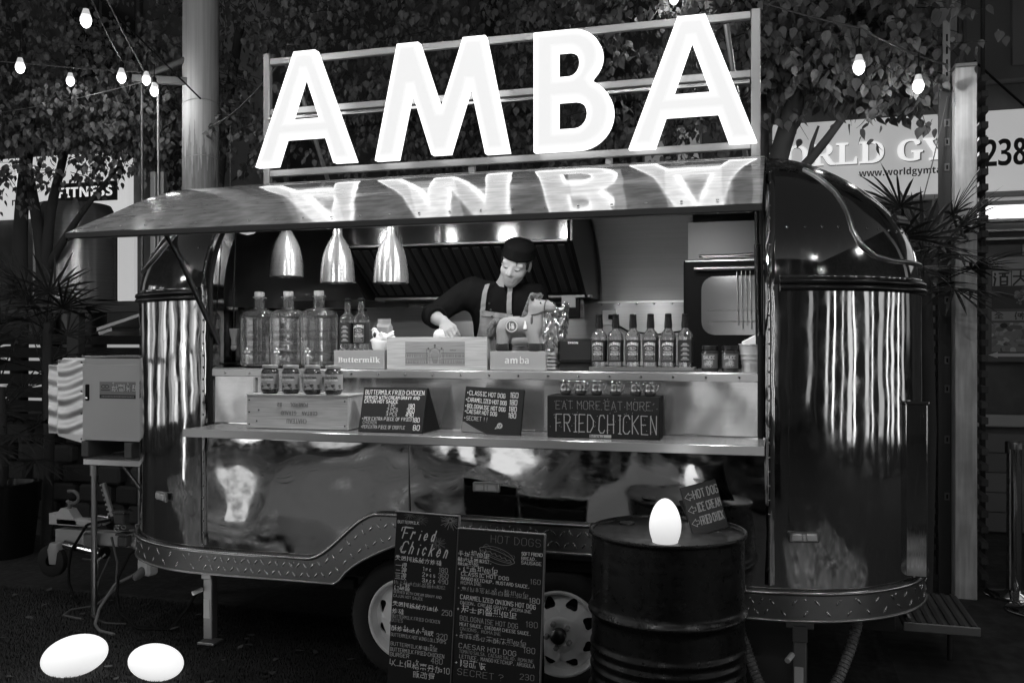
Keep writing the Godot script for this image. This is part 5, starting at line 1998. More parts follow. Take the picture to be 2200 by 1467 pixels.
# ---------------------------------------------------------------- plush horse
func make_toy_horse(base: Vector3) -> void:
	var h := thing("toy_horse", "plush toy horse with dark hooves, standing on the amba block", "toy", base)
	var f := func(p: Vector3) -> float:
		var d := cap(p, V(-0.075, 0.105, 0), V(0.045, 0.108, 0), 0.047, 0.045)
		d = smin(d, cap(p, V(0.045, 0.12, 0), V(0.072, 0.185, 0), 0.043, 0.030), 0.02)
		d = smin(d, cap(p, V(0.062, 0.198, 0), V(0.112, 0.200, 0), 0.037, 0.026), 0.02)
		d = smin(d, cap(p, V(0.11, 0.20, 0), V(0.132, 0.193, 0), 0.024, 0.021), 0.01)
		for s in [-1.0, 1.0]:
			d = smin(d, cap(p, V(-0.085, 0.09, 0.022 * s), V(-0.088, 0.03, 0.027 * s), 0.031, 0.026), 0.015)
			d = smin(d, cap(p, V(0.048, 0.085, 0.024 * s), V(0.066 - 0.004 * s, 0.03, 0.028 * s), 0.029, 0.023), 0.015)
			d = smin(d, cap(p, V(0.05, 0.225, 0.022 * s), V(0.046, 0.243, 0.028 * s), 0.014, 0.006), 0.008)
		return d
	var mb := nets(f, V(-0.15, 0.0, -0.085), V(0.165, 0.265, 0.085), 0.0075)
	obj("body", mb, fur(0.27), h)
	mb = MB.new()
	var hoof := fur(0.02)
	for q in [V(-0.088, 0.018, 0.027), V(-0.088, 0.018, -0.027), V(0.064, 0.018, 0.029), V(0.068, 0.018, -0.029)]:
		mb = MB.new()
		mb.loft([[0.0, 0.024, 0.022, 2.2], [0.006, 0.030, 0.027, 2.2], [0.026, 0.030, 0.027, 2.2], [0.034, 0.027, 0.025, 2.0]], 18)
		obj("hoof", mb.moved(Transform3D(Basis(), q - V(0, 0.018, 0))), hoof, h)
	# shaggy mane and tail: bundles of tapering strands
	var r := RandomNumberGenerator.new()
	r.seed = 6
	mb = MB.new()
	for i in 170:
		var t := r.randf()
		var root := V(0.022, 0.15, 0).lerp(V(0.058, 0.238, 0), t) + V(0, 0, r.randf_range(-0.014, 0.014))
		if t > 0.8:
			root = V(0.05, 0.235, 0) + V(r.randf_range(0, 0.035), r.randf_range(-0.005, 0.01), r.randf_range(-0.016, 0.016))
		var d := V(-0.9 + 1.2 * t, 0.25 + 0.6 * t, r.randf_range(-0.5, 0.5)).normalized()
		mb.tube([root, root + d * 0.014 + V(r.randf_range(-1, 1), 0, r.randf_range(-1, 1)) * 0.003, root + d * 0.027 + V(r.randf_range(-1, 1), -1.0, r.randf_range(-1, 1)) * 0.006], 0.0045, 5, 0.0008, false)
	for i in 9:
		var t := i / 8.0
		mb.ball(V(0.014, 0.155, 0).lerp(V(0.050, 0.246, 0), t) + V(-0.004, 0, 0.004 * (i % 2)), V(0.017, 0.017, 0.019), 10)
	obj("mane", mb, fur(0.13), h)
	mb = MB.new()
	for i in 150:
		var t := r.randf()
		var root := V(-0.112, 0.128, 0).lerp(V(-0.135, 0.10, 0), t) + V(0, 0, r.randf_range(-0.015, 0.015))
		var d := V(r.randf_range(-1.0, 0.1), r.randf_range(-1.1, 0.6), r.randf_range(-0.6, 0.6)).normalized()
		mb.tube([root, root + d * 0.02, root + d * 0.036 + V(0, -0.022, 0)], 0.006, 5, 0.001, false)
	for i in 7:
		var t := i / 6.0
		mb.ball(V(-0.124, 0.130, 0).lerp(V(-0.152, 0.070, 0.004), t) + V(-0.012 * sin(t * PI), 0, 0), V(0.024, 0.022, 0.024) * (1.0 - 0.3 * t), 10)
	obj("tail", mb, fur(0.12), h)
	# saddle cloth with its round patch, collar, tassel, bridle, eye
	mb = MB.new()
	var g := []
	for i in 9:
		var line := []
		for j in 13:
			var w := lerpf(-0.25, 1.35, j / 12.0)
			var x := lerpf(-0.064, -0.010, i / 8.0)
			line.append(V(x, 0.107 + 0.0495 * cos(w), 0.0495 * sin(w)))
		g.append(line)
	mb.grid(g, Vector3.UP, V(-0.03, 0.10, 0))
	obj("saddle_cloth", mb, grey(0.28, 0.8), h)
	var s := Sheet.new(96, 96, 0.36, 44)
	for i in 24:
		var a := TAU * i / 24
		var b := TAU * (i + 1) / 24
		s.stroke(Vector2(48, 48) + Vector2.from_angle(a) * 42, Vector2(48, 48) + Vector2.from_angle(b) * 42, 8, 0.75)
	s.write("福", 26, 28, 40, 6, 0.8, 0.0)
	mb = MB.new()
	mb.lathe([Vector2(0.030, 0.0), Vector2(0.030, 0.003), Vector2(0.0, 0.003)], 24)
	var pt := obj("patch", disc_uv(0.029, 0.003), s.mat(0.85), h)
	at(pt, V(-0.037, 0.112, 0.0515), V(0.05, 0, 0))
	mb = MB.new()
	var ring := []
	for i in 21:
		var w := TAU * i / 20
		ring.append(V(0.046 + 0.012 * sin(w) * 0.3 - 0.006 * cos(w), 0.140 - 0.018 * sin(w) * 0.0 + 0.016 * cos(w) * 0.6, 0.046 * sin(w)) + V(0.008, 0.006, 0) * cos(w))
	for y in [-0.012, -0.004, 0.004]:
		var rg := []
		for p in ring:
			rg.append(p + V(0.004, y, 0))
		mb.tube(rg, 0.0055, 6)
	obj("collar", mb, grey(0.08, 0.6), h)
	mb = MB.new()
	mb.lathe([Vector2(0.010, -0.03), Vector2(0.004, 0.0), Vector2(0.005, 0.004), Vector2(0.0, 0.006)], 10, Transform3D(Basis(), V(0.024, 0.128, 0.048)))
	obj("tassel", mb, M.paper, h)
	mb = MB.new()
	var nb := []
	for i in 17:
		var w := TAU * i / 16
		nb.append(V(0.108 + 0.004 * cos(w), 0.199 + 0.0285 * cos(w), 0.0285 * sin(w)))
	mb.tube(nb, 0.003, 6)
	mb.tube([V(0.108, 0.180, 0.022), V(0.075, 0.165, 0.034), V(0.05, 0.16, 0.040)], 0.003, 6)
	mb.tube([V(0.112, 0.172, 0.024), V(0.135, 0.15, 0.03), V(0.145, 0.145, 0.03)], 0.0025, 6)
	obj("bridle", mb, grey(0.06, 0.6), h)
	for sd in [-1.0, 1.0]:
		mb = MB.new()
		mb.ball(V(0.090, 0.214, 0.0285 * sd), V(0.0045, 0.0055, 0.003), 10)
		obj("eye", mb, M.gloss, h)
		mb = MB.new()
		mb.ball(V(0.052, 0.236, 0.034 * sd), V(0.009, 0.014, 0.004), 10, Basis(Vector3.BACK, 0.3))
		obj("inner_ear", mb, fur(0.03), h)

func disc_uv(r: float, d: float) -> MB:
	var mb := MB.new()
	for k in 24:
		var a := TAU * k / 24
		var b := TAU * (k + 1) / 24
		var pa := V(cos(a) * r, sin(a) * r, d)
		var pb := V(cos(b) * r, sin(b) * r, d)
		mb.tri(V(0, 0, d), pa, pb, Vector3.BACK, Vector3.BACK, Vector3.BACK, Vector2(0.5, 0.5), Vector2(0.5 + cos(a) * 0.5, 0.5 - sin(a) * 0.5), Vector2(0.5 + cos(b) * 0.5, 0.5 - sin(b) * 0.5))
		mb.quad(pa, pb, pb - V(0, 0, d), pa - V(0, 0, d), pa + pb)
	return mb

func fur(lin: float) -> StandardMaterial3D:
	var key := "fur %.3f" % lin
	if not mats.has(key):
		var m: StandardMaterial3D = grey(lin, 1.0).duplicate()
		m.rim_enabled = true
		m.rim = 0.5
		m.heightmap_enabled = true
		if not mats.has("fur bump"):
			mats["fur bump"] = tex(noise_img(128, 128, 71, 9.0, 1.0, 1.0, 3))
		m.heightmap_texture = mats["fur bump"]
		m.heightmap_scale = 0.25
		m.uv1_triplanar = true
		m.uv1_scale = V(12, 12, 12)
		mats[key] = m
	return mats[key]
# ---------------------------------------------------------------- smooth bodies
func smin(a: float, b: float, k: float) -> float:
	var h := maxf(k - absf(a - b), 0.0) / k
	return minf(a, b) - h * h * k * 0.25

func cap(p: Vector3, a: Vector3, b: Vector3, ra: float, rb: float) -> float:
	var ab := b - a
	var t := clampf((p - a).dot(ab) / ab.length_squared(), 0.0, 1.0)
	return p.distance_to(a + ab * t) - lerpf(ra, rb, t)

func ell(p: Vector3, c: Vector3, r: Vector3) -> float:
	var q := (p - c) / r
	var k := q.length()
	return (k - 1.0) * minf(r.x, minf(r.y, r.z)) if k < 1e-6 else k * (k - 1.0) / ((p - c) / (r * r)).length()

# surface nets of a field
func nets(f: Callable, lo: Vector3, hi: Vector3, cell: float) -> MB:
	var nx := int(ceil((hi.x - lo.x) / cell)) + 1
	var ny := int(ceil((hi.y - lo.y) / cell)) + 1
	var nz := int(ceil((hi.z - lo.z) / cell)) + 1
	var d := PackedFloat32Array()
	d.resize(nx * ny * nz)
	var sk := 1.8 * cell
	for k in nz:
		for j in ny:
			var i := 0
			while i < nx:
				var val: float = f.call(lo + Vector3(i, j, k) * cell)
				d[(k * ny + j) * nx + i] = val
				# far from the surface the field is large: skip the cells that it cannot reach
				var skip := int((absf(val) - sk) / cell * 0.8)
				if skip > 0:
					for s in range(1, mini(skip, nx - i - 1) + 1):
						d[(k * ny + j) * nx + i + s] = val
					i += mini(skip, nx - i - 1)
				i += 1
	var id := PackedInt32Array()
	id.resize(nx * ny * nz)
	id.fill(-1)
	var vs := PackedVector3Array()
	var ns := PackedVector3Array()
	var e := cell * 0.5
	for k in nz - 1:
		for j in ny - 1:
			for i in nx - 1:
				var b := (k * ny + j) * nx + i
				var m := 0
				var c: Array[float] = [d[b], d[b + 1], d[b + nx], d[b + nx + 1], d[b + nx * ny], d[b + nx * ny + 1], d[b + nx * ny + nx], d[b + nx * ny + nx + 1]]
				for q in 8:
					if c[q] < 0.0: m += 1
				if m == 0 or m == 8:
					continue
				var s := Vector3.ZERO
				var cnt := 0
				for a in 8:
					for ax in [1, 2, 4]:
						if a & ax: continue
						var g: int = a | ax
						if (c[a] < 0.0) != (c[g] < 0.0):
							var t := c[a] / (c[a] - c[g])
							var pa := Vector3(a & 1, (a >> 1) & 1, (a >> 2) & 1)
							var pg := Vector3(g & 1, (g >> 1) & 1, (g >> 2) & 1)
							s += pa.lerp(pg, t)
							cnt += 1
				var p := lo + (Vector3(i, j, k) + s / cnt) * cell
				id[b] = vs.size()
				vs.append(p)
				var gr := Vector3(f.call(p + Vector3(e, 0, 0)) - f.call(p - Vector3(e, 0, 0)), f.call(p + Vector3(0, e, 0)) - f.call(p - Vector3(0, e, 0)), f.call(p + Vector3(0, 0, e)) - f.call(p - Vector3(0, 0, e)))
				ns.append(gr.normalized() if gr.length_squared() > 0 else Vector3.UP)
	var mb := MB.new()
	for k in range(1, nz - 1):
		for j in range(1, ny - 1):
			for i in range(1, nx - 1):
				var b := (k * ny + j) * nx + i
				var inside := d[b] < 0.0
				for ax in 3:
					var st: int = [1, nx, nx * ny][ax]
					if inside == (d[b + st] < 0.0):
						continue
					var u: int = [nx, nx * ny, 1][ax]
					var w: int = [nx * ny, 1, nx][ax]
					var q := [id[b], id[b - u], id[b - u - w], id[b - w]]
					if q.min() < 0: continue
					mb.squad(vs[q[0]], vs[q[1]], vs[q[2]], vs[q[3]], ns[q[0]], ns[q[1]], ns[q[2]], ns[q[3]])
	return mb

# ---------------------------------------------------------------- the cook
func make_person() -> void:
	var base := V(-1.43, 0.625, -0.98)
	var P := thing("person", "cook in black shirt, denim bib apron and black cap, looking down at his work", "person", base)
	var o := base
	# joints, measured from the feet
	var hipL := V(-1.53, 1.42, -1.02) - o
	var hipR := V(-1.33, 1.42, -1.02) - o
	var shR := V(-1.612, 1.870, -0.84) - o     # his right, at the left in view
	var shL := V(-1.262, 1.835, -0.90) - o
	var elR := V(-1.775, 1.735, -0.70) - o
	var wrR := V(-1.662, 1.690, -0.585) - o
	var elL := V(-1.190, 1.62, -0.80) - o
	var wrL := V(-1.33, 1.60, -0.62) - o
	var nk0 := V(-1.432, 1.86, -0.88) - o
	var nk1 := V(-1.385, 1.955, -0.845) - o
	var torso := func(p: Vector3) -> float:
		var d := cap(p, V(-1.49, 1.46, -1.02) - o, V(-1.497, 1.76, -0.91) - o, 0.105, 0.110)
		d = smin(d, cap(p, V(-1.37, 1.46, -1.02) - o, V(-1.368, 1.75, -0.92) - o, 0.105, 0.108), 0.05)
		d = smin(d, cap(p, shR + V(0.04, -0.012, 0), shL + V(-0.04, -0.008, 0), 0.058, 0.058), 0.08)
		return d
	var arms := func(p: Vector3) -> float:
		var d := cap(p, shR, elR, 0.060, 0.045)
		d = smin(d, cap(p, elR, wrR, 0.043, 0.027), 0.015)
		var b := cap(p, shL, elL, 0.058, 0.045)
		b = smin(b, cap(p, elL, wrL, 0.043, 0.027), 0.015)
		return minf(d, b)
	var legs := func(p: Vector3) -> float:
		var d := 1e9
		for s in [-1.0, 1.0]:
			var hp := hipL if s < 0 else hipR
			var kn := V(hp.x + 0.005 * s, 0.42, hp.z + 0.06 + 0.02 * s)
			var an := V(hp.x + 0.01 * s, 0.07, hp.z - 0.02)
			d = minf(d, smin(cap(p, hp, kn, 0.088, 0.06), cap(p, kn, an, 0.058, 0.038), 0.03))
			d = smin(d, cap(p, an + V(0, -0.03, 0.0), an + V(0.01 * s, -0.04, 0.16), 0.038, 0.030), 0.02)
		return d
	var neck := func(p: Vector3) -> float: return cap(p, nk0, nk1, 0.056, 0.050)
	var body := func(p: Vector3) -> float:
		var d: float = smin(torso.call(p), arms.call(p), 0.05)
		d = smin(d, legs.call(p), 0.05)
		return smin(d, neck.call(p), 0.03)
	var mb := nets(body, V(-0.45, -0.02, -0.25), V(0.36, 1.36, 0.46), 0.013)
	# head with its own finer grid; built upright looking along +z, then bowed and tilted
	var hd := func(p: Vector3) -> float:
		var d := ell(p, V(0, 0.035, -0.012), V(0.072, 0.098, 0.092))
		d = smin(d, ell(p, V(0, -0.045, 0.026), V(0.056, 0.066, 0.062)), 0.04)
		d = smin(d, ell(p, V(0, -0.092, 0.058), V(0.024, 0.017, 0.020)), 0.03)
		d = smin(d, ell(p, V(0.036, -0.026, 0.052), V(0.022, 0.020, 0.020)), 0.03)
		d = smin(d, ell(p, V(-0.036, -0.026, 0.052), V(0.022, 0.020, 0.020)), 0.03)
		d = smin(d, cap(p, V(0.045, 0.024, 0.066), V(-0.045, 0.024, 0.066), 0.011, 0.011), 0.02)
		d = smin(d, cap(p, V(0, 0.014, 0.078), V(0, -0.026, 0.098), 0.008, 0.0115), 0.012)
		d = smin(d, ell(p, V(0.0105, -0.030, 0.088), V(0.008, 0.007, 0.009)), 0.006)
		d = smin(d, ell(p, V(-0.0105, -0.030, 0.088), V(0.008, 0.007, 0.009)), 0.006)
		d = smin(d, cap(p, V(-0.017, -0.0575, 0.080), V(0.017, -0.0575, 0.080), 0.0055, 0.0055), 0.008)
		d = smin(d, cap(p, V(-0.014, -0.067, 0.079), V(0.014, -0.067, 0.079), 0.0065, 0.0065), 0.007)
		d = maxf(d, -cap(p, V(-0.022, -0.0622, 0.0895), V(0.022, -0.0622, 0.0895), 0.0018, 0.0018))
		for s in [-1.0, 1.0]:
			d = smin(d, -smin(-d, cap(p, V(0.016 * s, 0.006, 0.089), V(0.044 * s, 0.008, 0.080), 0.010, 0.009), 0.012), 0.002)
			d = smin(d, ell(p, V(0.030 * s, 0.004, 0.070), V(0.0165, 0.0105, 0.0125)), 0.004)
			d = smin(d, ell(p, V(0.075 * s, 0.002, -0.010), V(0.009, 0.031, 0.019)), 0.006)
			d = maxf(d, -ell(p, V(0.086 * s, 0.004, -0.004), V(0.007, 0.019, 0.010)))
		return d
	var hm := nets(hd, V(-0.10, -0.125, -0.125), V(0.10, 0.15, 0.125), 0.0042)
	var hx := Transform3D(Basis.from_euler(V(0.40, -0.06, -0.32)), V(-1.338, 2.008, -0.80) - o)
	mb.add(hm, hx)
	# hands: palm and five fingers each, closed round what they hold
	for sd in [1, -1]:
		var wr: Vector3 = wrR if sd == 1 else wrL
		var el: Vector3 = elR if sd == 1 else elL
		var fw := ((wr - el).normalized() + V(0.05, -0.28, 0.10)).normalized()
		var ac := fw.cross(V(0.1, 0.5, 0.85)).normalized() * float(sd)   # towards the thumb
		var pn := ac.cross(fw).normalized() * float(sd)                  # out of the back of the hand
		if pn.y < 0: pn = -pn
		var ch := []
		for i in 4:
			var k := wr + fw * (0.078 - 0.004 * absf(i - 1.0)) + ac * (0.030 - 0.0195 * i)
			var ln: float = [0.95, 1.08, 1.0, 0.8][i]
			var a := k + (fw * 0.85 - pn * 0.45).normalized() * 0.040 * ln
			var b := a + (fw * 0.25 - pn * 0.95).normalized() * 0.026 * ln
			var c := b + (-fw * 0.15 - pn).normalized() * 0.019 * ln
			ch.append([k, a, b, c])
		var t0 := wr + fw * 0.022 + ac * 0.026
		var t1 := t0 + (fw * 0.55 + ac * 0.75 - pn * 0.35).normalized() * 0.038
		var t2 := t1 + (fw * 0.75 + ac * 0.05 - pn * 0.6).normalized() * 0.034
		var hf := func(p: Vector3) -> float:
			var d := cap(p, wr - fw * 0.03, wr, 0.029, 0.027)
			for i in 4:
				d = smin(d, cap(p, wr + fw * 0.012 + ac * (0.016 - 0.0105 * i), ch[i][0], 0.0155, 0.0118), 0.012)
			var e := 1e9
			for i in 4:
				var q: Array = ch[i]
				e = minf(e, smin(smin(cap(p, q[0], q[1], 0.0098, 0.0090), cap(p, q[1], q[2], 0.0090, 0.0083), 0.004), cap(p, q[2], q[3], 0.0083, 0.0070), 0.004))
			e = minf(e, smin(cap(p, t0, t1, 0.0135, 0.0105), cap(p, t1, t2, 0.0102, 0.0078), 0.004))
			return smin(d, e, 0.008)
		var c0 := wr + fw * 0.07 - pn * 0.02
		mb.add(nets(hf, c0 - Vector3.ONE * 0.105, c0 + Vector3.ONE * 0.105, 0.0042))
	obj("body", mb, M.skin, P)
	var folds := FastNoiseLite.new()
	folds.seed = 31
	folds.frequency = 9.0
	folds.fractal_octaves = 2
	# shirt: the same body a little larger, cut at waist, neck and rolled sleeves
	var shirt := func(p: Vector3) -> float:
		var d: float = smin(torso.call(p), arms.call(p), 0.05) - 0.014
		d += 0.007 * folds.get_noise_3d(p.x * 1.0 + p.y * 0.5, p.y * 0.45 - p.x * 0.5, p.z) + 0.003 * folds.get_noise_3d(p.x * 2.6 - p.y, p.y * 0.8, p.z * 2.0)
		d = maxf(d, (0.80 - p.y))
		for s in [[elR, wrR], [elL, wrL]]:
			var ax: Vector3 = (s[1] - s[0]).normalized()
			if p.distance_to(s[0].lerp(s[1], 0.6)) < 0.17:
				d = maxf(d, (p - s[0]).dot(ax) - 0.055)
		return d
	mb = nets(shirt, V(-0.46, 0.78, -0.25), V(0.38, 1.36, 0.46), 0.0125)
	# standing collar
	for k in 2:
		var ring := []
		for i in 25:
			var w := lerpf(0.42, TAU - 0.42, i / 24.0) + PI / 2
			ring.append(nk0 + V(cos(w) * 0.068, 0.028 + 0.012 * k - 0.010 * sin(w), sin(w) * 0.068 + 0.012))
		mb.tube(ring, 0.013 - 0.004 * k, 8)
	var shm: StandardMaterial3D = matt(0.007)
	var sh := obj("shirt", mb, shm, P)
	# rolled cuffs
	for s in [[elR, wrR], [elL, wrL]]:
		var ax: Vector3 = (s[1] - s[0]).normalized()
		mb = MB.new()
		var q := Basis(Quaternion(Vector3.UP, ax))
		mb.lathe([Vector2(0.044, -0.03), Vector2(0.059, -0.024), Vector2(0.060, 0.016), Vector2(0.055, 0.024), Vector2(0.040, 0.024)], 24, Transform3D(q, s[0] + ax * 0.040))
		obj("cuff", mb, shm, sh)
	mb = MB.new()
	for i in 3:
		mb.ball(V(-1.478 + 0.006 * i, 1.80 - 0.035 * i, -0.772 - 0.004 * i) - o, V(0.006, 0.006, 0.003), 8)
	obj("button", mb, grey(0.03, 0.3), sh)
	# trousers
	var tro := func(p: Vector3) -> float:
		var d: float = smin(torso.call(p), legs.call(p), 0.05) - 0.011
		return maxf(maxf(d, p.y - 0.83), 0.10 - p.y)
	obj("trousers", nets(tro, V(-0.3, 0.08, -0.3), V(0.32, 0.86, 0.3), 0.022), grey(0.02, 0.9), P)
	# shoes
	for hp in [hipL, hipR]:
		mb = MB.new()
		mb.ball(V(hp.x, 0.05, hp.z + 0.06), V(0.047, 0.05, 0.135), 16)
		obj("shoe", mb, M.black, P)
	# bib apron wrapped on the chest, with its straps
	mb = MB.new()
	var g := []
	for i in 25:
		var line := []
		var t := i / 24.0
		for j in 21:
			var u := j / 20.0 * 2.0 - 1.0
			var y := lerpf(1.752, 1.05, t) - 0.012 * (1.0 - t) * u
			var hw := lerpf(0.090, 0.185, smoothstep(0.0, 0.42, t))
			var x := -1.442 + u * hw
			# push out from the torso until clear of it
			var z := -0.60
			while z > -1.1 and torso.call(V(x, maxf(y, 1.42), z) - o) > 0.026:
				z -= 0.006
			line.append(V(x, y, z + 0.004 * sin(u * 9.0 + t * 6.0)) - o)
		g.append(line)
	mb.grid(g, Vector3.BACK)
	var ap := obj("apron", mb, M.denim, P)
	mb = MB.new()
	mb.box(Vector3.ZERO, V(0.20, 0.012, 0.004), 0.001)
	for s in [-1.0, 1.0]:
		var top := nk0 + V(0.062 * s, 0.045, -0.005)
		var pts: Array[Vector3] = []
		for i in 9:
			var t := i / 8.0
			var q: Vector3 = g[0][2 if s < 0 else 18].lerp(top, t)
			var z := -0.55
			var w: Vector3 = q + o
			while z > -1.05 and minf(torso.call(V(w.x, w.y, z) - o), neck.call(V(w.x, w.y, z) - o)) > 0.028:
				z -= 0.006
			pts.append(V(q.x, q.y, z - o.z))
		mb = MB.new()
		for i in 8:
			var a: Vector3 = pts[i]
			var b: Vector3 = pts[i + 1]
			var e := V(0.0135, 0.003, 0)
			mb.quad(a - e, a + e, b + e, b - e, V(0, 0.2, 1))
			mb.quad(a - e - V(0, 0, 0.003), a + e - V(0, 0, 0.003), b + e - V(0, 0, 0.003), b - e - V(0, 0, 0.003), V(0, 0, -1))
		obj("strap", mb, grey(0.22, 0.85), ap)
	# stitched seams of the bib
	mb = MB.new()
	for r in [1, 6, 14]:
		var ln := []
		for j in range(1, 20):
			ln.append(g[r][j] + V(0, 0, 0.003))
		mb.tube(ln, 0.0025, 5)
	obj("seam", mb, grey(0.10, 0.9), ap)
	# cap and hair
	var capf := func(p: Vector3) -> float:
		var d := ell(p, V(0, 0.052, -0.014), V(0.086, 0.082, 0.101))
		d = smin(d, ell(p, V(0.0, 0.098, -0.016), V(0.080, 0.036, 0.094)), 0.02)
		d += 0.002 * sin(p.x * 90.0 + p.z * 60.0)
		return maxf(d, 0.050 - 0.05 * p.z - p.y)
	mb = nets(capf, V(-0.11, 0.02, -0.13), V(0.11, 0.15, 0.11), 0.006).moved(hx)
	obj("cap", mb, matt(0.006), P)
	mb = MB.new()
	var band := []
	for i in 33:
		var w := TAU * i / 32
		band.append(hx * V(cos(w) * 0.0865, 0.057 - 0.05 * sin(w) * 0.098, -0.014 + sin(w) * 0.1000))
	mb.tube(band, 0.006, 8)
	obj("cap_band", mb, matt(0.004), P.get_node("cap"))
	var hair := func(p: Vector3) -> float:
		var d := ell(p, V(0, 0.03, -0.020), V(0.0785, 0.098, 0.094))
		d = maxf(d, p.z - 0.028 - 0.5 * maxf(0.0, p.y - 0.02))
		d = maxf(d, -0.030 - p.y + maxf(0.0, -p.z) * -0.5)
		for s in [-1.0, 1.0]:
			d = minf(d, ell(p, V(0.070 * s, 0.018, 0.022), V(0.008, 0.028, 0.012)))
			d = maxf(d, -ell(p, V(0.078 * s, 0.0, -0.008), V(0.014, 0.032, 0.020)))
		return maxf(d, p.y - 0.07)
	mb = nets(hair, V(-0.10, -0.09, -0.125), V(0.10, 0.08, 0.06), 0.005)
	for i in 8:
		var x := 0.020 + 0.006 * i
		mb.tube([V(x, 0.048, 0.082 - 0.006 * i), V(x + 0.004, 0.034, 0.086 - 0.007 * i), V(x + 0.007, 0.024, 0.083 - 0.008 * i)], 0.003, 5, 0.001)
	obj("hair", mb.moved(hx), grey(0.01, 0.55), P)
	for s in [-1.0, 1.0]:
		mb = MB.new()
		mb.tube([V(0.013 * s, 0.024, 0.0785), V(0.030 * s, 0.029, 0.0770), V(0.047 * s, 0.024, 0.0675)], 0.0040, 6, 0.0026)
		obj("eyebrow", mb.moved(hx), grey(0.015, 0.9), P)
		mb = MB.new()
		mb.tube([V(0.0155 * s, 0.0005, 0.0810), V(0.030 * s, -0.0035, 0.0835), V(0.0455 * s, 0.001, 0.0745)], 0.0024, 6, 0.0018)
		obj("eyelash", mb.moved(hx), grey(0.01, 0.8), P)
	mb = MB.new()
	mb.tube([V(-0.019, -0.0622, 0.0840), V(0, -0.0615, 0.0872), V(0.019, -0.0622, 0.0840)], 0.0014, 6)
	obj("mouth_line", mb.moved(hx), grey(0.14, 0.8), P)
	mb = MB.new()
	mb.ball(V(0, -0.0675, 0.0845), V(0.015, 0.0042, 0.004), 12)
	mb.ball(V(-0.006, -0.0565, 0.0852), V(0.010, 0.0028, 0.003), 10)
	mb.ball(V(0.006, -0.0565, 0.0852), V(0.010, 0.0028, 0.003), 10)
	obj("lips", mb.moved(hx), matt(0.20, 0.6), P)
	# what he holds: a pale ball of bread over a foil-wrapped tray
	var hold := wrR + o + ((wrR - elR).normalized() * 0.8 + V(0.0, -0.5, 0.12)).normalized() * 0.085
	mb = MB.new()
	mb.ball(hold + V(-0.045, -0.012, 0.012), V(0.034, 0.036, 0.032), 18)
	tag(obj("bread_roll", mb, M.white), "pale round bun held in the cook's right hand", "bun")
	mb = MB.new()
	var fn := FastNoiseLite.new()
	fn.seed = 3
	fn.frequency = 22.0
	var gg := []
	for i in 25:
		var line := []
		for j in 25:
			var x := lerpf(-0.11, 0.11, j / 24.0)
			var z := lerpf(-0.08, 0.08, i / 24.0)
			line.append(V(-1.74 + x, 1.60 + 0.028 * fn.get_noise_2d(x, z) - 1.5 * x * x, -0.60 + z))
		gg.append(line)
	mb.grid(gg, Vector3.UP)
	tag(obj("foil_sheet", mb, grey(0.7, 0.16, 1.0)), "rumpled foil sheet under the cook's hand", "foil")
	mb = MB.new()
	mb.box(V(-1.72, 1.52, -0.60), V(0.30, 0.11, 0.20), 0.006)
	tag(obj("food_tub", mb, M.steel), "steel tub behind the wooden wine box", "tub")
# ---------------------------------------------------------------- in front of the trailer
func egg_mesh(r: float, h: float, sides := 40) -> MB:
	var pr := [Vector2(0.0, 0.0), Vector2(r * 0.74, 0.0), Vector2(r * 0.80, h * 0.01)]
	for i in range(1, 26):
		var t := i / 25.0
		var w := lerpf(-0.72, PI / 2, t)
		var y := 0.40 * h + (0.60 * h * sin(w) if w > 0 else 0.60 * h * sin(w))
		pr.append(Vector2(maxf(r * cos(w) * (1.0 - 0.10 * maxf(sin(w), 0.0)), 0.0), maxf(y, h * 0.012)))
	pr[pr.size() - 1].x = 0.0
	var mb := MB.new()
	mb.lathe(pr, sides)
	return mb

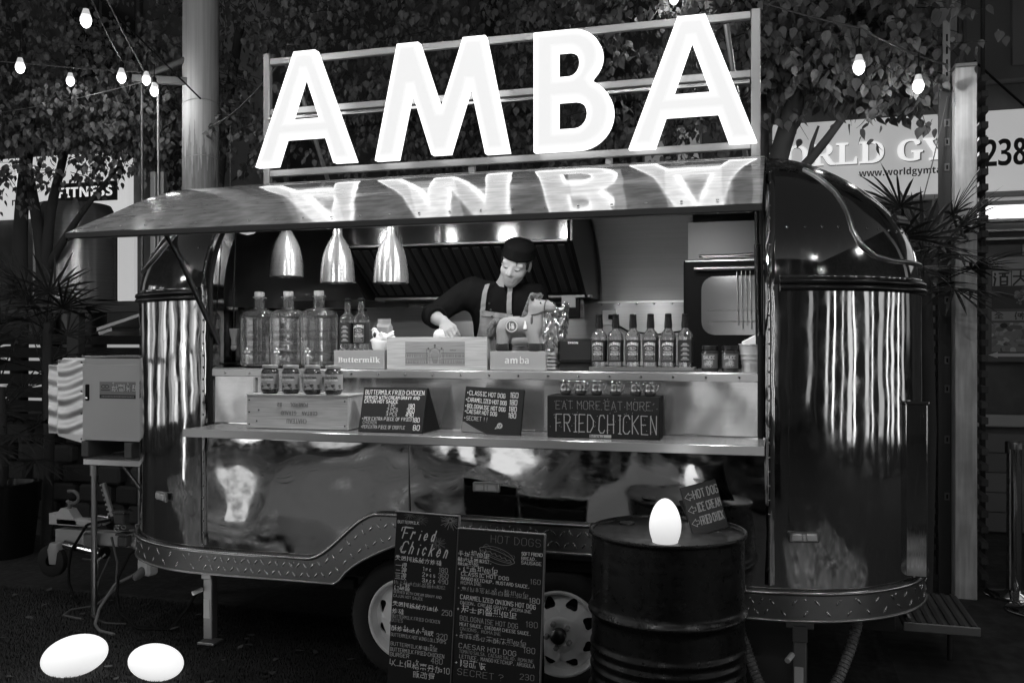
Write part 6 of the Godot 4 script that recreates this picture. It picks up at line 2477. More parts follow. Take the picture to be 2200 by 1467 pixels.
func make_front_things() -> void:
	var mb := MB.new()
	# oil drum
	var D := thing("oil_drum", "black ribbed oil drum standing in front of the rear wheel", "drum", V(-0.398, 0.004, 0.40))
	var pr := [Vector2(0.0, 0.012), Vector2(0.27, 0.012), Vector2(0.287, 0.0), Vector2(0.292, 0.006), Vector2(0.287, 0.016)]
	var beads := []
	for y in [0.285, 0.585]:
		beads.append([y, 0.016, 0.014])
	for y in [0.335, 0.375, 0.415, 0.455]:
		beads.append([y, 0.012, 0.0065])
	for y in [0.10, 0.14, 0.18, 0.22]:
		beads.append([y, 0.012, 0.0065])
	var y := 0.02
	while y < 0.862:
		var r := 0.284
		for b in beads:
			r += b[2] * exp(-pow((y - b[0]) / b[1], 2.0))
		pr.append(Vector2(r, y))
		y += 0.004
	pr.append_array([Vector2(0.285, 0.864), Vector2(0.293, 0.868), Vector2(0.295, 0.874), Vector2(0.293, 0.880), Vector2(0.287, 0.881), Vector2(0.283, 0.877), Vector2(0.281, 0.866)])
	mb.lathe(pr, 64)
	var paint := textured(noise_img(128, 128, 111, 2.2, 1.0, 1.0, 4, 0.03, 0.10, 1.6), 0.42, 0.0, V(2, 2, 2), true, noise_img(128, 128, 113, 2.0, 1.0, 1.0, 2), 0.06)
	paint.roughness_texture = tex(noise_img(128, 128, 114, 4.0, 1.0, 1.0, 5, 0.45, 1.0))
	obj("shell", mb, paint, D)
	mb = MB.new()
	mb.lathe([Vector2(0.283, 0.868), Vector2(0.10, 0.869), Vector2(0.0, 0.869)], 48)
	obj("lid", mb, textured(noise_img(128, 128, 112, 2.6, 1.0, 1.0, 5, 0.05, 0.20), 0.36, 0.0, V(1.5, 1.5, 1.5), true), D)
	mb = MB.new()
	mb.lathe([Vector2(0.03, 0.869), Vector2(0.03, 0.876), Vector2(0.0, 0.876)], 16, Transform3D(Basis(), V(-0.17, 0, -0.11)))
	obj("bung", mb, M.gloss, D)
	# glowing egg on it
	var E := thing("egg_lamp", "upright glowing white egg lamp standing on the black oil drum", "lamp", V(-0.384, 0.8735, 0.585))
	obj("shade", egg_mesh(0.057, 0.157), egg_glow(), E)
	lamp_omni("egg_lamp_light", V(-0.384, 0.95, 0.585), 0.09, 0.05)
	# two on the ground
	var E2 := thing("pebble_lamp", "large glowing white oval lamp lying tilted on the turf, further from the trailer leg", "lamp", V(-3.238, 0.004, 0.262))
	mb = MB.new()
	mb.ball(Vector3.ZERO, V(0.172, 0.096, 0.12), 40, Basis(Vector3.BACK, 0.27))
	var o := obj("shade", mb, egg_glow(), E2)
	o.position = V(0, 0.083, 0)
	var E3 := thing("pebble_lamp", "smaller glowing white oval lamp lying flat on the turf, nearer the trailer leg", "lamp", V(-2.826, 0.004, 0.20))
	mb = MB.new()
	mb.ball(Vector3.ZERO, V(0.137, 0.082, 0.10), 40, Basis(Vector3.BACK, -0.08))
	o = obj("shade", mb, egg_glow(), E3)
	o.position = V(0, 0.072, 0)
	lamp_omni("pebble_lamp_light", V(-3.238, 0.10, 0.262), 0.05, 0.08)
	lamp_omni("pebble_lamp_light", V(-2.826, 0.09, 0.20), 0.05, 0.07)
	# small leaning sign on the drum
	var S := thing("arrow_sign", "small black leaning board chalked with three arrows on the oil drum", "sign", V(-0.240, 0.874, 0.36), -0.55)
	S.rotation = V(-0.22, 0.52, 0.20)
	mb = MB.new()
	mb.box(V(0, 0.093, 0), V(0.150, 0.186, 0.010), 0.0015)
	obj("panel", mb, M.black, S)
	mb = MB.new()
	mb.box(V(0.0, 0.07, -0.04), V(0.12, 0.006, 0.15), 0.001, Basis(Vector3.RIGHT, 1.1))
	obj("prop", mb, M.black, S)
	var s := Sheet.new(320, 440, 0.085, 121)
	for i in 3:
		var yy: float = [60.0, 180.0, 300.0][i]
		s.poly([Vector2(14, yy + 32), Vector2(56, yy - 2), Vector2(56, yy + 16), Vector2(82, yy + 16), Vector2(82, yy + 46), Vector2(56, yy + 46), Vector2(56, yy + 66), Vector2(14, yy + 32)], 5, 0.55, 0.15)
		s.write(["HOT DOG", "ICE CREAM", "FRIED CHICK"][i], 96, yy - 12, 74, 9, 0.5, 0.15, [0.36, 0.27, 0.215][i], -0.02)
	mb = MB.new()
	mb.quad(V(-0.074, 0.002, 0.0055), V(0.074, 0.002, 0.0055), V(0.074, 0.184, 0.0055), V(-0.074, 0.184, 0.0055), Vector3.BACK, Vector2(0, 1), Vector2(1, 1), Vector2(1, 0), Vector2(0, 0))
	obj("writing", mb, s.mat(0.7), S)
	# two tall chalk boards leaning in front of the wheels
	make_chalk_boards()

func make_chalk_boards() -> void:
	var k := 0.95
	var A := thing("chalk_board", "tall narrow chalkboard menu headed Fried Chicken with drawn fireworks", "chalkboard", V(-1.382, 0.004, 0.49))
	A.rotation = V(-0.09, 0.0, -0.022)
	var mb := MB.new()
	mb.box(V(0, 0.445, 0), V(0.268, 0.89, 0.016), 0.003)
	obj("board", mb, M.black, A)
	mb = MB.new()
	mb.box(V(0, 0.42, -0.09), V(0.255, 0.84, 0.014), 0.002, Basis(Vector3.RIGHT, 0.20))
	obj("rear_leg", mb, M.black, A)
	mb = MB.new()
	mb.box(V(0.137, 0.445, 0.0), V(0.006, 0.892, 0.020), 0.002)
	mb.box(V(0, 0.893, 0.0), V(0.280, 0.006, 0.020), 0.002)
	obj("edge_trim", mb, grey(0.12, 0.5), A)
	var s := Sheet.new(420, 1760, 0.075, 131)
	s.star(Vector2(90, 8), 6, 44, 13, 3, 0.5)
	s.star(Vector2(170, 40), 8, 50, 18, 3, 0.42)
	s.star(Vector2(372, 30), 10, 74, 22, 3.5, 0.62)
	s.star(Vector2(292, 216), 10, 56, 24, 3, 0.5)
	s.write("BUTTERMILK", 10, 58, 22, 3.5, k, 0.2, 0.52)
	s.write("Fried", 46, 112, 84, 8, 0.85, 0.1, 0.44, 0.04, 0.26)
	s.poly([Vector2(40, 140), Vector2(46, 112), Vector2(70, 106), Vector2(120, 112)], 7, 0.8, 0.1)
	s.write("Chicken", 40, 222, 92, 8, 0.85, 0.1, 0.40, 0.03, 0.26)
	s.poly([Vector2(46, 262), Vector2(36, 286), Vector2(48, 306), Vector2(76, 300)], 6, 0.8, 0.1)
	s.write("美國阿嬤秘方炸雞", 6, 340, 34, 3.6, k, 0.2, 0.6, 0.04)
	var rows := [["一塊", "1pc", "180"], ["二塊", "2pcs", "360"], ["三塊", "3pcs", "490"]]
	for i in 3:
		s.write(rows[i][0], 12, 404 + i * 44, 34, 3.6, k, 0.2)
		s.write(rows[i][1], 200, 410 + i * 44, 30, 3.6, k, 0.2, 0.6)
		s.write(rows[i][2], 310, 404 + i * 44, 36, 4.2, 0.7, 0.2, 0.5)
	s.write("附上辣味白乳酪醬和麵包", 8, 538, 27, 3, k * 0.7, 0.3, 0.6, 0.02)
	s.write("紅辣醬", 8, 578, 32, 3.2, k, 0.25)
	s.write("SERVED WITH CREAM GRAVY AND", 8, 616, 20, 3, k * 0.8, 0.25, 0.5, 0.03)
	s.write("CAJUN HOT SAUCE", 8, 648, 20, 3, k * 0.8, 0.25, 0.55, 0.03)
	s.write("美國阿嬤秘方迷你", 6, 704, 33, 3.8, k, 0.2, 0.6, 0.04)
	s.write("250", 346, 730, 40, 4.4, 0.7, 0.2, 0.46)
	s.write("炸雞", 6, 762, 36, 3.6, k, 0.2)
	s.write("BUTTERMILK FRIED CHICKEN", 6, 808, 24, 3.2, k * 0.75, 0.25, 0.46, 0.02)
	s.write("BITES", 6, 840, 24, 3.2, k * 0.7, 0.25, 0.52)
	s.write("酥炸辣味小翅腿", 6, 896, 35, 3.8, k, 0.2, 0.6, 0.04)
	s.write("320", 316, 916, 42, 4.4, 0.7, 0.2, 0.48)
	s.write("BUTTERMILK HOT WING LOLLIPOPS", 6, 952, 25, 3.2, k * 0.8, 0.25, 0.42, 0.03)
	s.write("BUTTERMILK炸雞漢堡", 8, 1022, 27, 3.4, k * 0.85, 0.25, 0.54, 0.03)
	s.write("BUTTERMILK FRIED CHICKEN", 8, 1066, 28, 3.4, k * 0.9, 0.25, 0.44, 0.02)
	s.write("BURGER", 8, 1106, 28, 3.6, k * 0.9, 0.25, 0.6)
	s.write("480", 290, 1108, 42, 4.4, 0.7, 0.2, 0.5)
	s.write("以上價格需另加10%", 4, 1162, 44, 4, k, 0.2, 0.5, 0.03)
	s.write("服務費", 170, 1230, 44, 4, k, 0.2)
	mb = MB.new()
	mb.quad(V(-0.132, 0.002, 0.0087), V(0.132, 0.002, 0.0087), V(0.132, 0.888, 0.0087), V(-0.132, 0.888, 0.0087), Vector3.BACK, Vector2(0, 1), Vector2(1, 1), Vector2(1, 0), Vector2(0, 0))
	obj("writing", mb, s.mat(0.75), A)
	var B := thing("chalk_board", "wider chalkboard menu headed Hot Dogs with a drawn hot dog", "chalkboard", V(-1.056, 0.004, 0.50))
	B.rotation = V(-0.09, 0.0, -0.012)
	mb = MB.new()
	mb.box(V(0, 0.42, 0), V(0.352, 0.84, 0.016), 0.003)
	obj("board", mb, M.black, B)
	mb = MB.new()
	mb.box(V(0, 0.40, -0.09), V(0.33, 0.79, 0.014), 0.002, Basis(Vector3.RIGHT, 0.20))
	obj("rear_leg", mb, M.black, B)
	mb = MB.new()
	mb.box(V(0, 0.843, 0.0), V(0.358, 0.006, 0.020), 0.002)
	mb.box(V(0.179, 0.42, 0.0), V(0.006, 0.842, 0.020), 0.002)
	obj("edge_trim", mb, grey(0.16, 0.5), B)
	s = Sheet.new(560, 1840, 0.075, 132)
	s.write("HOT DOGS", 218, 26, 62, 4, 0.5, 0.3, 0.54, 0.03)
	# drawn hot dog: two halves of a bun with the sausage and its sauce between them
	var line := func(a0: float, a1: float, rx: float, ry: float, wd: float) -> void:
		var prev := Vector2.INF
		for i in 25:
			var w := lerpf(a0, a1, i / 24.0)
			var q := Vector2(cos(w) * rx, sin(w) * ry).rotated(0.42) + Vector2(262, 196)
			if prev != Vector2.INF:
				s.stroke(prev, q, wd, 0.6, 0.15)
			prev = q
	line.call(0.0, TAU, 128, 34, 4.0)
	line.call(0.15, PI - 0.15, 122, 66, 4.0)
	line.call(PI + 0.2, TAU - 0.2, 118, 62, 3.4)
	line.call(0.3, PI - 0.3, 112, 20, 3.0)
	for i in 60:
		var w := TAU * i / 60
		var q := Vector2(cos(w) * 112, -26 - absf(sin(w * 3.0)) * 26).rotated(0.42) + Vector2(262, 196)
		s.dot(q.x, q.y, 1.8, 0.6)
	for i in 11:
		var q := Vector2(-90 + i * 18, -8 + 14 * (i % 2)).rotated(0.42) + Vector2(262, 196)
		var q2 := Vector2(-90 + (i + 1) * 18, -8 + 14 * ((i + 1) % 2)).rotated(0.42) + Vector2(262, 196)
		s.stroke(q, q2, 4, 0.6, 0.1)
	s.write("SOFT FRENCH", 424, 150, 26, 4, k, 0.2, 0.40)
	s.write("BREAD,", 424, 190, 26, 4, k * 0.9, 0.2, 0.5)
	s.write("SAUSAGE", 424, 226, 26, 4, k * 0.9, 0.2, 0.54)
	s.write("手拆熱狗堡", 0, 186, 36, 4, k, 0.2, 0.6, 0.04)
	s.write("軟式法國麵包,", 0, 236, 30, 3.4, k, 0.2, 0.6, 0.04)
	s.write("精選熱狗", 0, 274, 30, 3.4, k, 0.2, 0.6, 0.04)
	s.write("*經典熱狗堡", 4, 318, 40, 4, k, 0.2, 0.6, 0.02)
	s.write("CLASSIC HOT DOG", 28, 362, 28, 3.8, k, 0.2, 0.62, 0.03)
	s.write("160", 484, 372, 40, 4.2, 0.6, 0.2, 0.5)
	s.write("MANGO KETCHUP, MUSTARD SAUCE,", 28, 402, 27, 3.4, k, 0.2, 0.46, 0.05)
	s.write("ROMAINE", 28, 440, 26, 3.8, k * 0.8, 0.2, 0.6)
	s.write("*焦化洋蔥乳酪白醬熱狗堡", 4, 484, 34, 3.4, k * 0.75, 0.25, 0.6, 0.05)
	s.write("180", 480, 530, 42, 5, 0.75, 0.15, 0.5)
	s.write("CARAMELIZED ONIONS HOT DOG", 28, 556, 36, 4.2, k, 0.2, 0.43, 0.06)
	s.write("ONION, CREAM GRAVY, ROMAINE", 30, 610, 25, 3.6, k * 0.85, 0.2, 0.56, 0.05)
	s.write("*起士肉醬熱狗堡", 4, 658, 44, 4.4, k, 0.2, 0.6, 0.04)
	s.write("BOLOGNAISE HOT DOG", 32, 734, 40, 3.8, k * 0.75, 0.25, 0.43, 0.06)
	s.write("180", 464, 728, 46, 4.2, 0.6, 0.2, 0.5)
	s.write("MEAT SAUCE, CHEDDAR CHEESE SAUCE,", 32, 792, 27, 3.4, k * 0.9, 0.2, 0.42, 0.05)
	s.write("ONIONS, ROMAINE", 36, 832, 25, 3.4, k * 0.7, 0.25, 0.58, 0.05)
	s.write("*凱薩捲心菜酥莎熱狗堡", 4, 886, 37, 3.8, k * 0.8, 0.25, 0.6, 0.05)
	s.write("180", 454, 944, 46, 4.2, 0.65, 0.2, 0.5)
	s.write("CAESAR HOT DOG", 32, 968, 40, 4, k * 0.85, 0.25, 0.55, 0.05)
	s.write("TOMATO SALSA, CAESAR SALAD, ROMAINE", 36, 1022, 27, 3.2, k * 0.7, 0.25, 0.41, 0.04)
	s.write("LETTUCE, MANGO KETCHUP, ARUGULA", 38, 1064, 29, 3.4, k * 0.85, 0.25, 0.43, 0.03)
	s.write("*隱藏版", 4, 1110, 50, 4.6, k, 0.2, 0.6, 0.05)
	s.write("SECRET ?", 30, 1184, 50, 3.8, k * 0.7, 0.3, 0.62, 0.04)
	s.write("230", 440, 1166, 46, 4.2, 0.6, 0.2, 0.54)
	mb = MB.new()
	mb.quad(V(-0.174, 0.002, 0.0087), V(0.174, 0.002, 0.0087), V(0.174, 0.838, 0.0087), V(-0.174, 0.838, 0.0087), Vector3.BACK, Vector2(0, 1), Vector2(1, 1), Vector2(1, 0), Vector2(0, 0))
	obj("writing", mb, s.mat(0.75), B)

# ---------------------------------------------------------------- drawbar end
func make_hitch_side() -> void:
	var mb := MB.new()
	var H := thing("tow_hitch", "steel drawbar with coupling head, ratchet lever and raised jockey wheel", "tow hitch", V(-3.40, 0, -0.93))
	mb.box(V(-0.52, 0.36, 0), V(1.02, 0.085, 0.08), 0.005)
	obj("drawbar", mb, grey(0.42, 0.45, 0.3), H)
	for z in [-0.35, 0.35]:
		mb = MB.new()
		mb.tube([V(-0.45, 0.36, z * 0.1), V(0.05, 0.40, z * 1.3)], 0.035, 6)
		obj("side_bar", mb, grey(0.42, 0.45, 0.3), H)
	mb = MB.new()
	mb.box(V(-0.88, 0.45, 0), V(0.30, 0.05, 0.07), 0.010)
	mb.prism(PackedVector2Array([Vector2(-1.08, 0.43), Vector2(-0.86, 0.43), Vector2(-0.88, 0.47), Vector2(-0.93, 0.53), Vector2(-0.99, 0.535), Vector2(-1.03, 0.49), Vector2(-1.08, 0.50)]), 0.07, Transform3D(Basis(), V(0, 0, -0.035)))
	obj("coupling_head", mb, grey(0.55, 0.5, 0.2), H)
	mb = MB.new()
	var loop := []
	for i in 15:
		var w := lerpf(-2.4, 2.0, i / 14.0)
		loop.append(V(-0.93 + 0.055 * cos(w), 0.605 + 0.04 * sin(w), 0.01 * i / 14.0))
	mb.tube(loop, 0.012, 8)
	mb.tube([V(-0.955, 0.53, 0), V(-0.94, 0.575, 0)], 0.014, 8)
	obj("coupling_handle", mb, grey(0.2, 0.45, 0.4), H)
	mb = MB.new()
	mb.box(V(-0.655, 0.60, 0), V(0.026, 0.22, 0.022), 0.004, Basis(Vector3.BACK, 0.32))
	for i in 7:
		mb.ball(V(-0.688 + 0.0 * i + 0.010 * i - 0.02, 0.69 - 0.03 * i, 0), V(0.010, 0.010, 0.011), 8)
	obj("ratchet_lever", mb, grey(0.42, 0.45, 0.3), H)
	mb = MB.new()
	mb.box(V(-0.66, 0.475, 0.0), V(0.07, 0.05, 0.05), 0.006, Basis(Vector3.BACK, 0.4))
	mb.tube([V(-0.82, 0.45, 0.02), V(-0.70, 0.50, 0.02), V(-0.63, 0.49, 0.02)], 0.012, 6)
	obj("lever_pivot", mb, M.steel, H)
	mb = MB.new()
	mb.tube([V(-0.90, 0.325, 0.09), V(-0.62, 0.285, 0.09)], 0.030, 14)
	obj("jockey_tube", mb, M.chrome, H)
	mb = MB.new()
	mb.box(V(-0.72, 0.35, 0.08), V(0.07, 0.11, 0.05), 0.006)
	mb.tube([V(-0.77, 0.24, 0.09), V(-0.67, 0.25, 0.13)], 0.006, 6)
	obj("jockey_clamp", mb, M.steel, H)
	mb = MB.new()
	mb.lathe([Vector2(0.03, -0.028), Vector2(0.085, -0.028), Vector2(0.10, -0.018), Vector2(0.10, 0.018), Vector2(0.085, 0.028), Vector2(0.03, 0.028)], 24, Transform3D(Basis(Vector3.RIGHT, PI / 2), V(-1.0, 0.215, 0.09)))
	obj("jockey_wheel", mb, M.rubber, H)
	mb = MB.new()
	mb.loft([[0.20, 0.03, 0.038, 3.0], [0.29, 0.045, 0.042, 3.0], [0.33, 0.03, 0.036, 2.5]], 14)
	obj("wheel_fork", mb.moved(Transform3D(Basis(), V(-0.975, 0, 0.09))), grey(0.42, 0.45, 0.3), H)
	mb = MB.new()
	mb.tube([V(-0.60, 0.28, 0.09), V(-0.62, 0.25, 0.13), V(-0.64, 0.10, 0.13)], 0.008, 8)
	obj("crank_handle", mb, grey(0.42, 0.45, 0.3), H)
	mb = MB.new()
	mb.tube([V(-0.62, 0.29, 0.085), V(-0.60, 0.29, 0.09)], 0.038, 12)
	obj("clamp_knob", mb, M.black, H)
	# safety chain
	mb = MB.new()
	for i in 9:
		var c := V(-0.55 + 0.026 * i, 0.43 + 0.03 * sin(i * 1.3), 0.05 + 0.02 * (i % 2))
		var rg := []
		for k in 11:
			var w := TAU * k / 10
			rg.append(c + V(0.017 * cos(w), 0.011 * sin(w) * (1 - i % 2), 0.011 * sin(w) * (i % 2)))
		mb.tube(rg, 0.004, 6)
	obj("safety_chain", mb, M.zinc, H)
	for k in [[V(-0.42, 0.535, 0.16), V(0.085, 0.065, 0.07)], [V(-0.40, 0.40, 0.16), V(0.075, 0.065, 0.07)]]:
		var lp := Node3D.new()
		lp.name = "end_lamp" if not H.has_node("end_lamp") else "end_lamp_001"
		H.add_child(lp)
		lp.position = k[0]
		mb = MB.new()
		mb.box(V(0, -0.01, 0), V(k[1].x * 0.86, k[1].y, k[1].z * 0.9), 0.008)
		obj("lens", mb, grey(0.08, 0.2), lp)
		mb = MB.new()
		mb.box(V(0, k[1].y * 0.5, 0), V(k[1].x * 1.1, 0.014, k[1].z * 1.1), 0.004)
		obj("hood", mb, M.chrome, lp)
	# black brake hose and pale flexes below
	var cu := Curve3D.new()
	var hose := func(pts: Array, r: float, m: Material, label: String) -> void:
		var c := Curve3D.new()
		for i in pts.size():
			var a: Vector3 = pts[maxi(i - 1, 0)]
			var b: Vector3 = pts[mini(i + 1, pts.size() - 1)]
			c.add_point(pts[i], -(b - a) * 0.18, (b - a) * 0.18)
		var q := []
		for i in 61:
			q.append(c.sample_baked(c.get_baked_length() * i / 60.0))
		var m2 := MB.new()
		m2.tube(q, r, 8)
		tag(obj("cable", m2, m), label, "cable")
	hose.call([V(-3.98, 0.49, -0.86), V(-4.12, 0.46, -0.82), V(-4.22, 0.30, -0.80), V(-4.22, 0.10, -0.78), V(-4.15, 0.015, -0.75), V(-4.05, 0.014, -0.68)], 0.009, M.black, "thick black cable drooping from the ratchet lever to the turf")
	hose.call([V(-3.92, 0.40, -0.80), V(-3.86, 0.25, -0.78), V(-3.84, 0.10, -0.74), V(-3.92, -0.0 + 0.016, -0.66), V(-4.0, 0.016, -0.55), V(-3.96, 0.016, -0.45), V(-3.8, 0.016, -0.42)], 0.0075, grey(0.09, 0.6), "grey cable hanging in a loop below the drawbar")
	hose.call([V(-3.95, 0.27, -0.82), V(-4.0, 0.12, -0.78), V(-3.93, 0.016, -0.66), V(-3.8, 0.014, -0.5), V(-3.62, 0.014, -0.4), V(-3.5, 0.014, -0.42)], 0.0075, grey(0.07, 0.6), "darker grey cable trailing from the jockey wheel clamp over the turf")
	hose.call([V(-3.56, 0.26, -0.62), V(-3.66, 0.20, -0.52), V(-3.70, 0.08, -0.44), V(-3.66, 0.016, -0.36), V(-3.56, 0.014, -0.28), V(-3.44, 0.014, -0.25)], 0.009, grey(0.16, 0.5), "pale cable plugged into the white socket box under the trailer")
	hose.call([V(-3.40, 0.44, -0.62), V(-3.58, 0.38, -0.55), V(-3.62, 0.25, -0.50), V(-3.55, 0.08, -0.42), V(-3.38, 0.02, -0.36), V(-3.2, 0.016, -0.4), V(-3.1, 0.2, -0.5)], 0.008, M.black, "thin black cable looped behind the white socket box")
	var so := thing("power_inlet", "white weatherproof power socket box under the trailer end", "socket", V(-3.50, 0.30, -0.60), -0.2)
	mb = MB.new()
	mb.box(V(0, 0, 0), V(0.10, 0.105, 0.08), 0.014)
	mb.box(V(0, 0.07, -0.02), V(0.09, 0.12, 0.02), 0.003)
	obj("box", mb, grey(0.5, 0.4), so)
	mb = MB.new()
	mb.lathe([Vector2(0.026, 0), Vector2(0.024, 0.05), Vector2(0.012, 0.075), Vector2(0, 0.076)], 14, Transform3D(Basis(Vector3.RIGHT, PI / 2 + 0.5), V(0, -0.02, 0.03)))
	obj("plug", mb, grey(0.12, 0.5), so)
	# steel side table, with the filter unit on it
	var T := thing("steel_table", "small stainless steel table carrying the filter cabinet", "table", V(-3.60, 0, -0.72))
	mb = MB.new()
	mb.box(V(0, 0.905, 0), V(0.48, 0.036, 0.50), 0.004)
	obj("tabletop", mb, M.brushed, T)
	for z in [-0.2, 0.2]:
		mb = MB.new()
		mb.tube([V(-0.205, 0.0 if z > 0 else 0.42, z), V(-0.205, 0.89, z)], 0.017, 12)
		mb.tube([V(-0.205, 0.82, z), V(-0.205, 0.885, z)], 0.024, 12)
		obj("leg", mb, M.steel, T)
		mb = MB.new()
		mb.tube([V(0.0, 0.88, z), V(0.20, 0.62, z * 0.8)], 0.012, 8)
		obj("bracket", mb, M.darksteel, T)
	mb = MB.new()
	mb.box(V(0.06, 0.74, -0.22), V(0.40, 0.30, 0.01), 0.001)
	obj("back_sheet", mb, grey(0.18, 0.5, 0.6), T)
	var U := thing("filter_cabinet", "pale grease filter cabinet with a polished many-sided hood and a door lock", "cabinet", V(-3.74, 0.925, -0.74))
	for x in [-0.15, 0.15]:
		mb = MB.new()
		mb.box(V(x, 0.045, 0), V(0.05, 0.09, 0.40), 0.003)
		obj("foot", mb, grey(0.08, 0.6), U)
	mb = MB.new()
	mb.box(V(0.03, 0.335, 0), V(0.40, 0.48, 0.36), 0.004)
	obj("housing", mb, grey(0.46, 0.45), U)
	mb = MB.new()
	mb.box(V(0.03, 0.318, 0.186), V(0.405, 0.445, 0.014), 0.004)
	var dr := obj("door", mb, grey(0.50, 0.42), U)
	mb = MB.new()
	mb.box(V(-0.135, 0.375, 0.195), V(0.026, 0.095, 0.012), 0.004)
	obj("lock_plate", mb, M.black, dr)
	mb = MB.new()
	mb.lathe([Vector2(0.009, 0), Vector2(0.008, 0.004), Vector2(0, 0.005)], 12, Transform3D(Basis(Vector3.RIGHT, PI / 2), V(-0.135, 0.342, 0.201)))
	obj("keyhole", mb, M.chrome, dr)
	var st := Sheet.new(400, 168, 0.50, 141)
	st.rect(0, 0, 400, 8, 0.55)
	st.rect(0, 130, 400, 38, 0.10)
	for q in [[30, 0], [80, 1]]:
		for i in 14:
			var a := TAU * i / 14
			var b := TAU * (i + 1) / 14
			st.stroke(Vector2(42 + q[1] * 40, 50) + Vector2.from_angle(a) * Vector2(22, 15), Vector2(42 + q[1] * 40, 50) + Vector2.from_angle(b) * Vector2(22, 15), 6, 0.12)
	st.rect(16, 78, 100, 14, 0.3)
	for i in 4:
		st.write("靜電除油"[i], 134 + 66 * i, 30, 66, 13, 0.2, 0.0)
		st.write("靜電除油"[i], 134 + 66 * i, 30, 66, 5.5, 0.85, 0.0)
	for i in 24:
		st.write("小田口日"[i % 4], 22 + 15 * i, 142, 12, 1.6, 0.8, 0.0)
	mb = MB.new()
	mb.quad(V(-0.05, 0.342, 0.1937), V(0.20, 0.342, 0.1937), V(0.20, 0.440, 0.1937), V(-0.05, 0.440, 0.1937), Vector3.BACK, Vector2(0, 1), Vector2(1, 1), Vector2(1, 0), Vector2(0, 0))
	obj("sticker", mb, st.mat(0.4), dr)
	mb = MB.new()
	var pr := PackedVector2Array([Vector2(-0.36, 0.11), Vector2(-0.17, 0.07), Vector2(-0.17, 0.575), Vector2(-0.33, 0.575), Vector2(-0.375, 0.53), Vector2(-0.375, 0.13)])
	mb.prism(pr, 0.37, Transform3D(Basis(), V(0, 0, -0.20)))
	var wg := []
	for i in 41:
		var ln := []
		var y := lerpf(0.125, 0.565, i / 40.0)
		for j in 13:
			var x := lerpf(-0.365, -0.175, j / 12.0)
			ln.append(V(x, y, 0.173 + 0.0022 * sin(y * 75.0 + 2.0 * sin(x * 14.0)) + 0.0012 * sin(y * 31.0 + x * 9.0)))
		wg.append(ln)
	mb.grid(wg, Vector3.BACK)
	obj("polished_hood", mb, wavy_sheet(), U)
	mb = MB.new()
	mb.box(V(-0.44, 0.325, -0.05), V(0.13, 0.42, 0.30), 0.004)
	wg = []
	for i in 33:
		var ln := []
		var y := lerpf(0.125, 0.525, i / 32.0)
		for j in 9:
			var x := lerpf(-0.50, -0.38, j / 8.0)
			ln.append(V(x, y, 0.1035 + 0.002 * sin(y * 68.0 + 3.0 * sin(x * 11.0))))
		wg.append(ln)
	mb.grid(wg, Vector3.BACK)
	obj("duct_stub", mb, wavy_sheet(), U)
	mb = MB.new()
	for q in [[-0.19, 0.55], [-0.19, 0.38], [-0.19, 0.25], [-0.19, 0.10], [-0.36, 0.55]]:
		rivet_at(mb, V(q[0], q[1], 0.18), Vector3.BACK, 0.006)
	kind(obj("rivet", mb, M.darksteel, U), "stuff")
	# plastic film left on the cabinet, catching the light
	mb = MB.new()
	mb.box(V(0.02, 0.585, 0.0), V(0.42, 0.010, 0.37), 0.004)
	obj("film", mb, grey(0.3, 0.12), U)

var wavy_mat: StandardMaterial3D = null

func wavy_sheet() -> StandardMaterial3D:
	if wavy_mat == null:
		wavy_mat = StandardMaterial3D.new()
		wavy_mat.albedo_color = Color(0.82, 0.82, 0.82)
		wavy_mat.metallic = 1.0
		wavy_mat.roughness = 0.3
	return wavy_mat

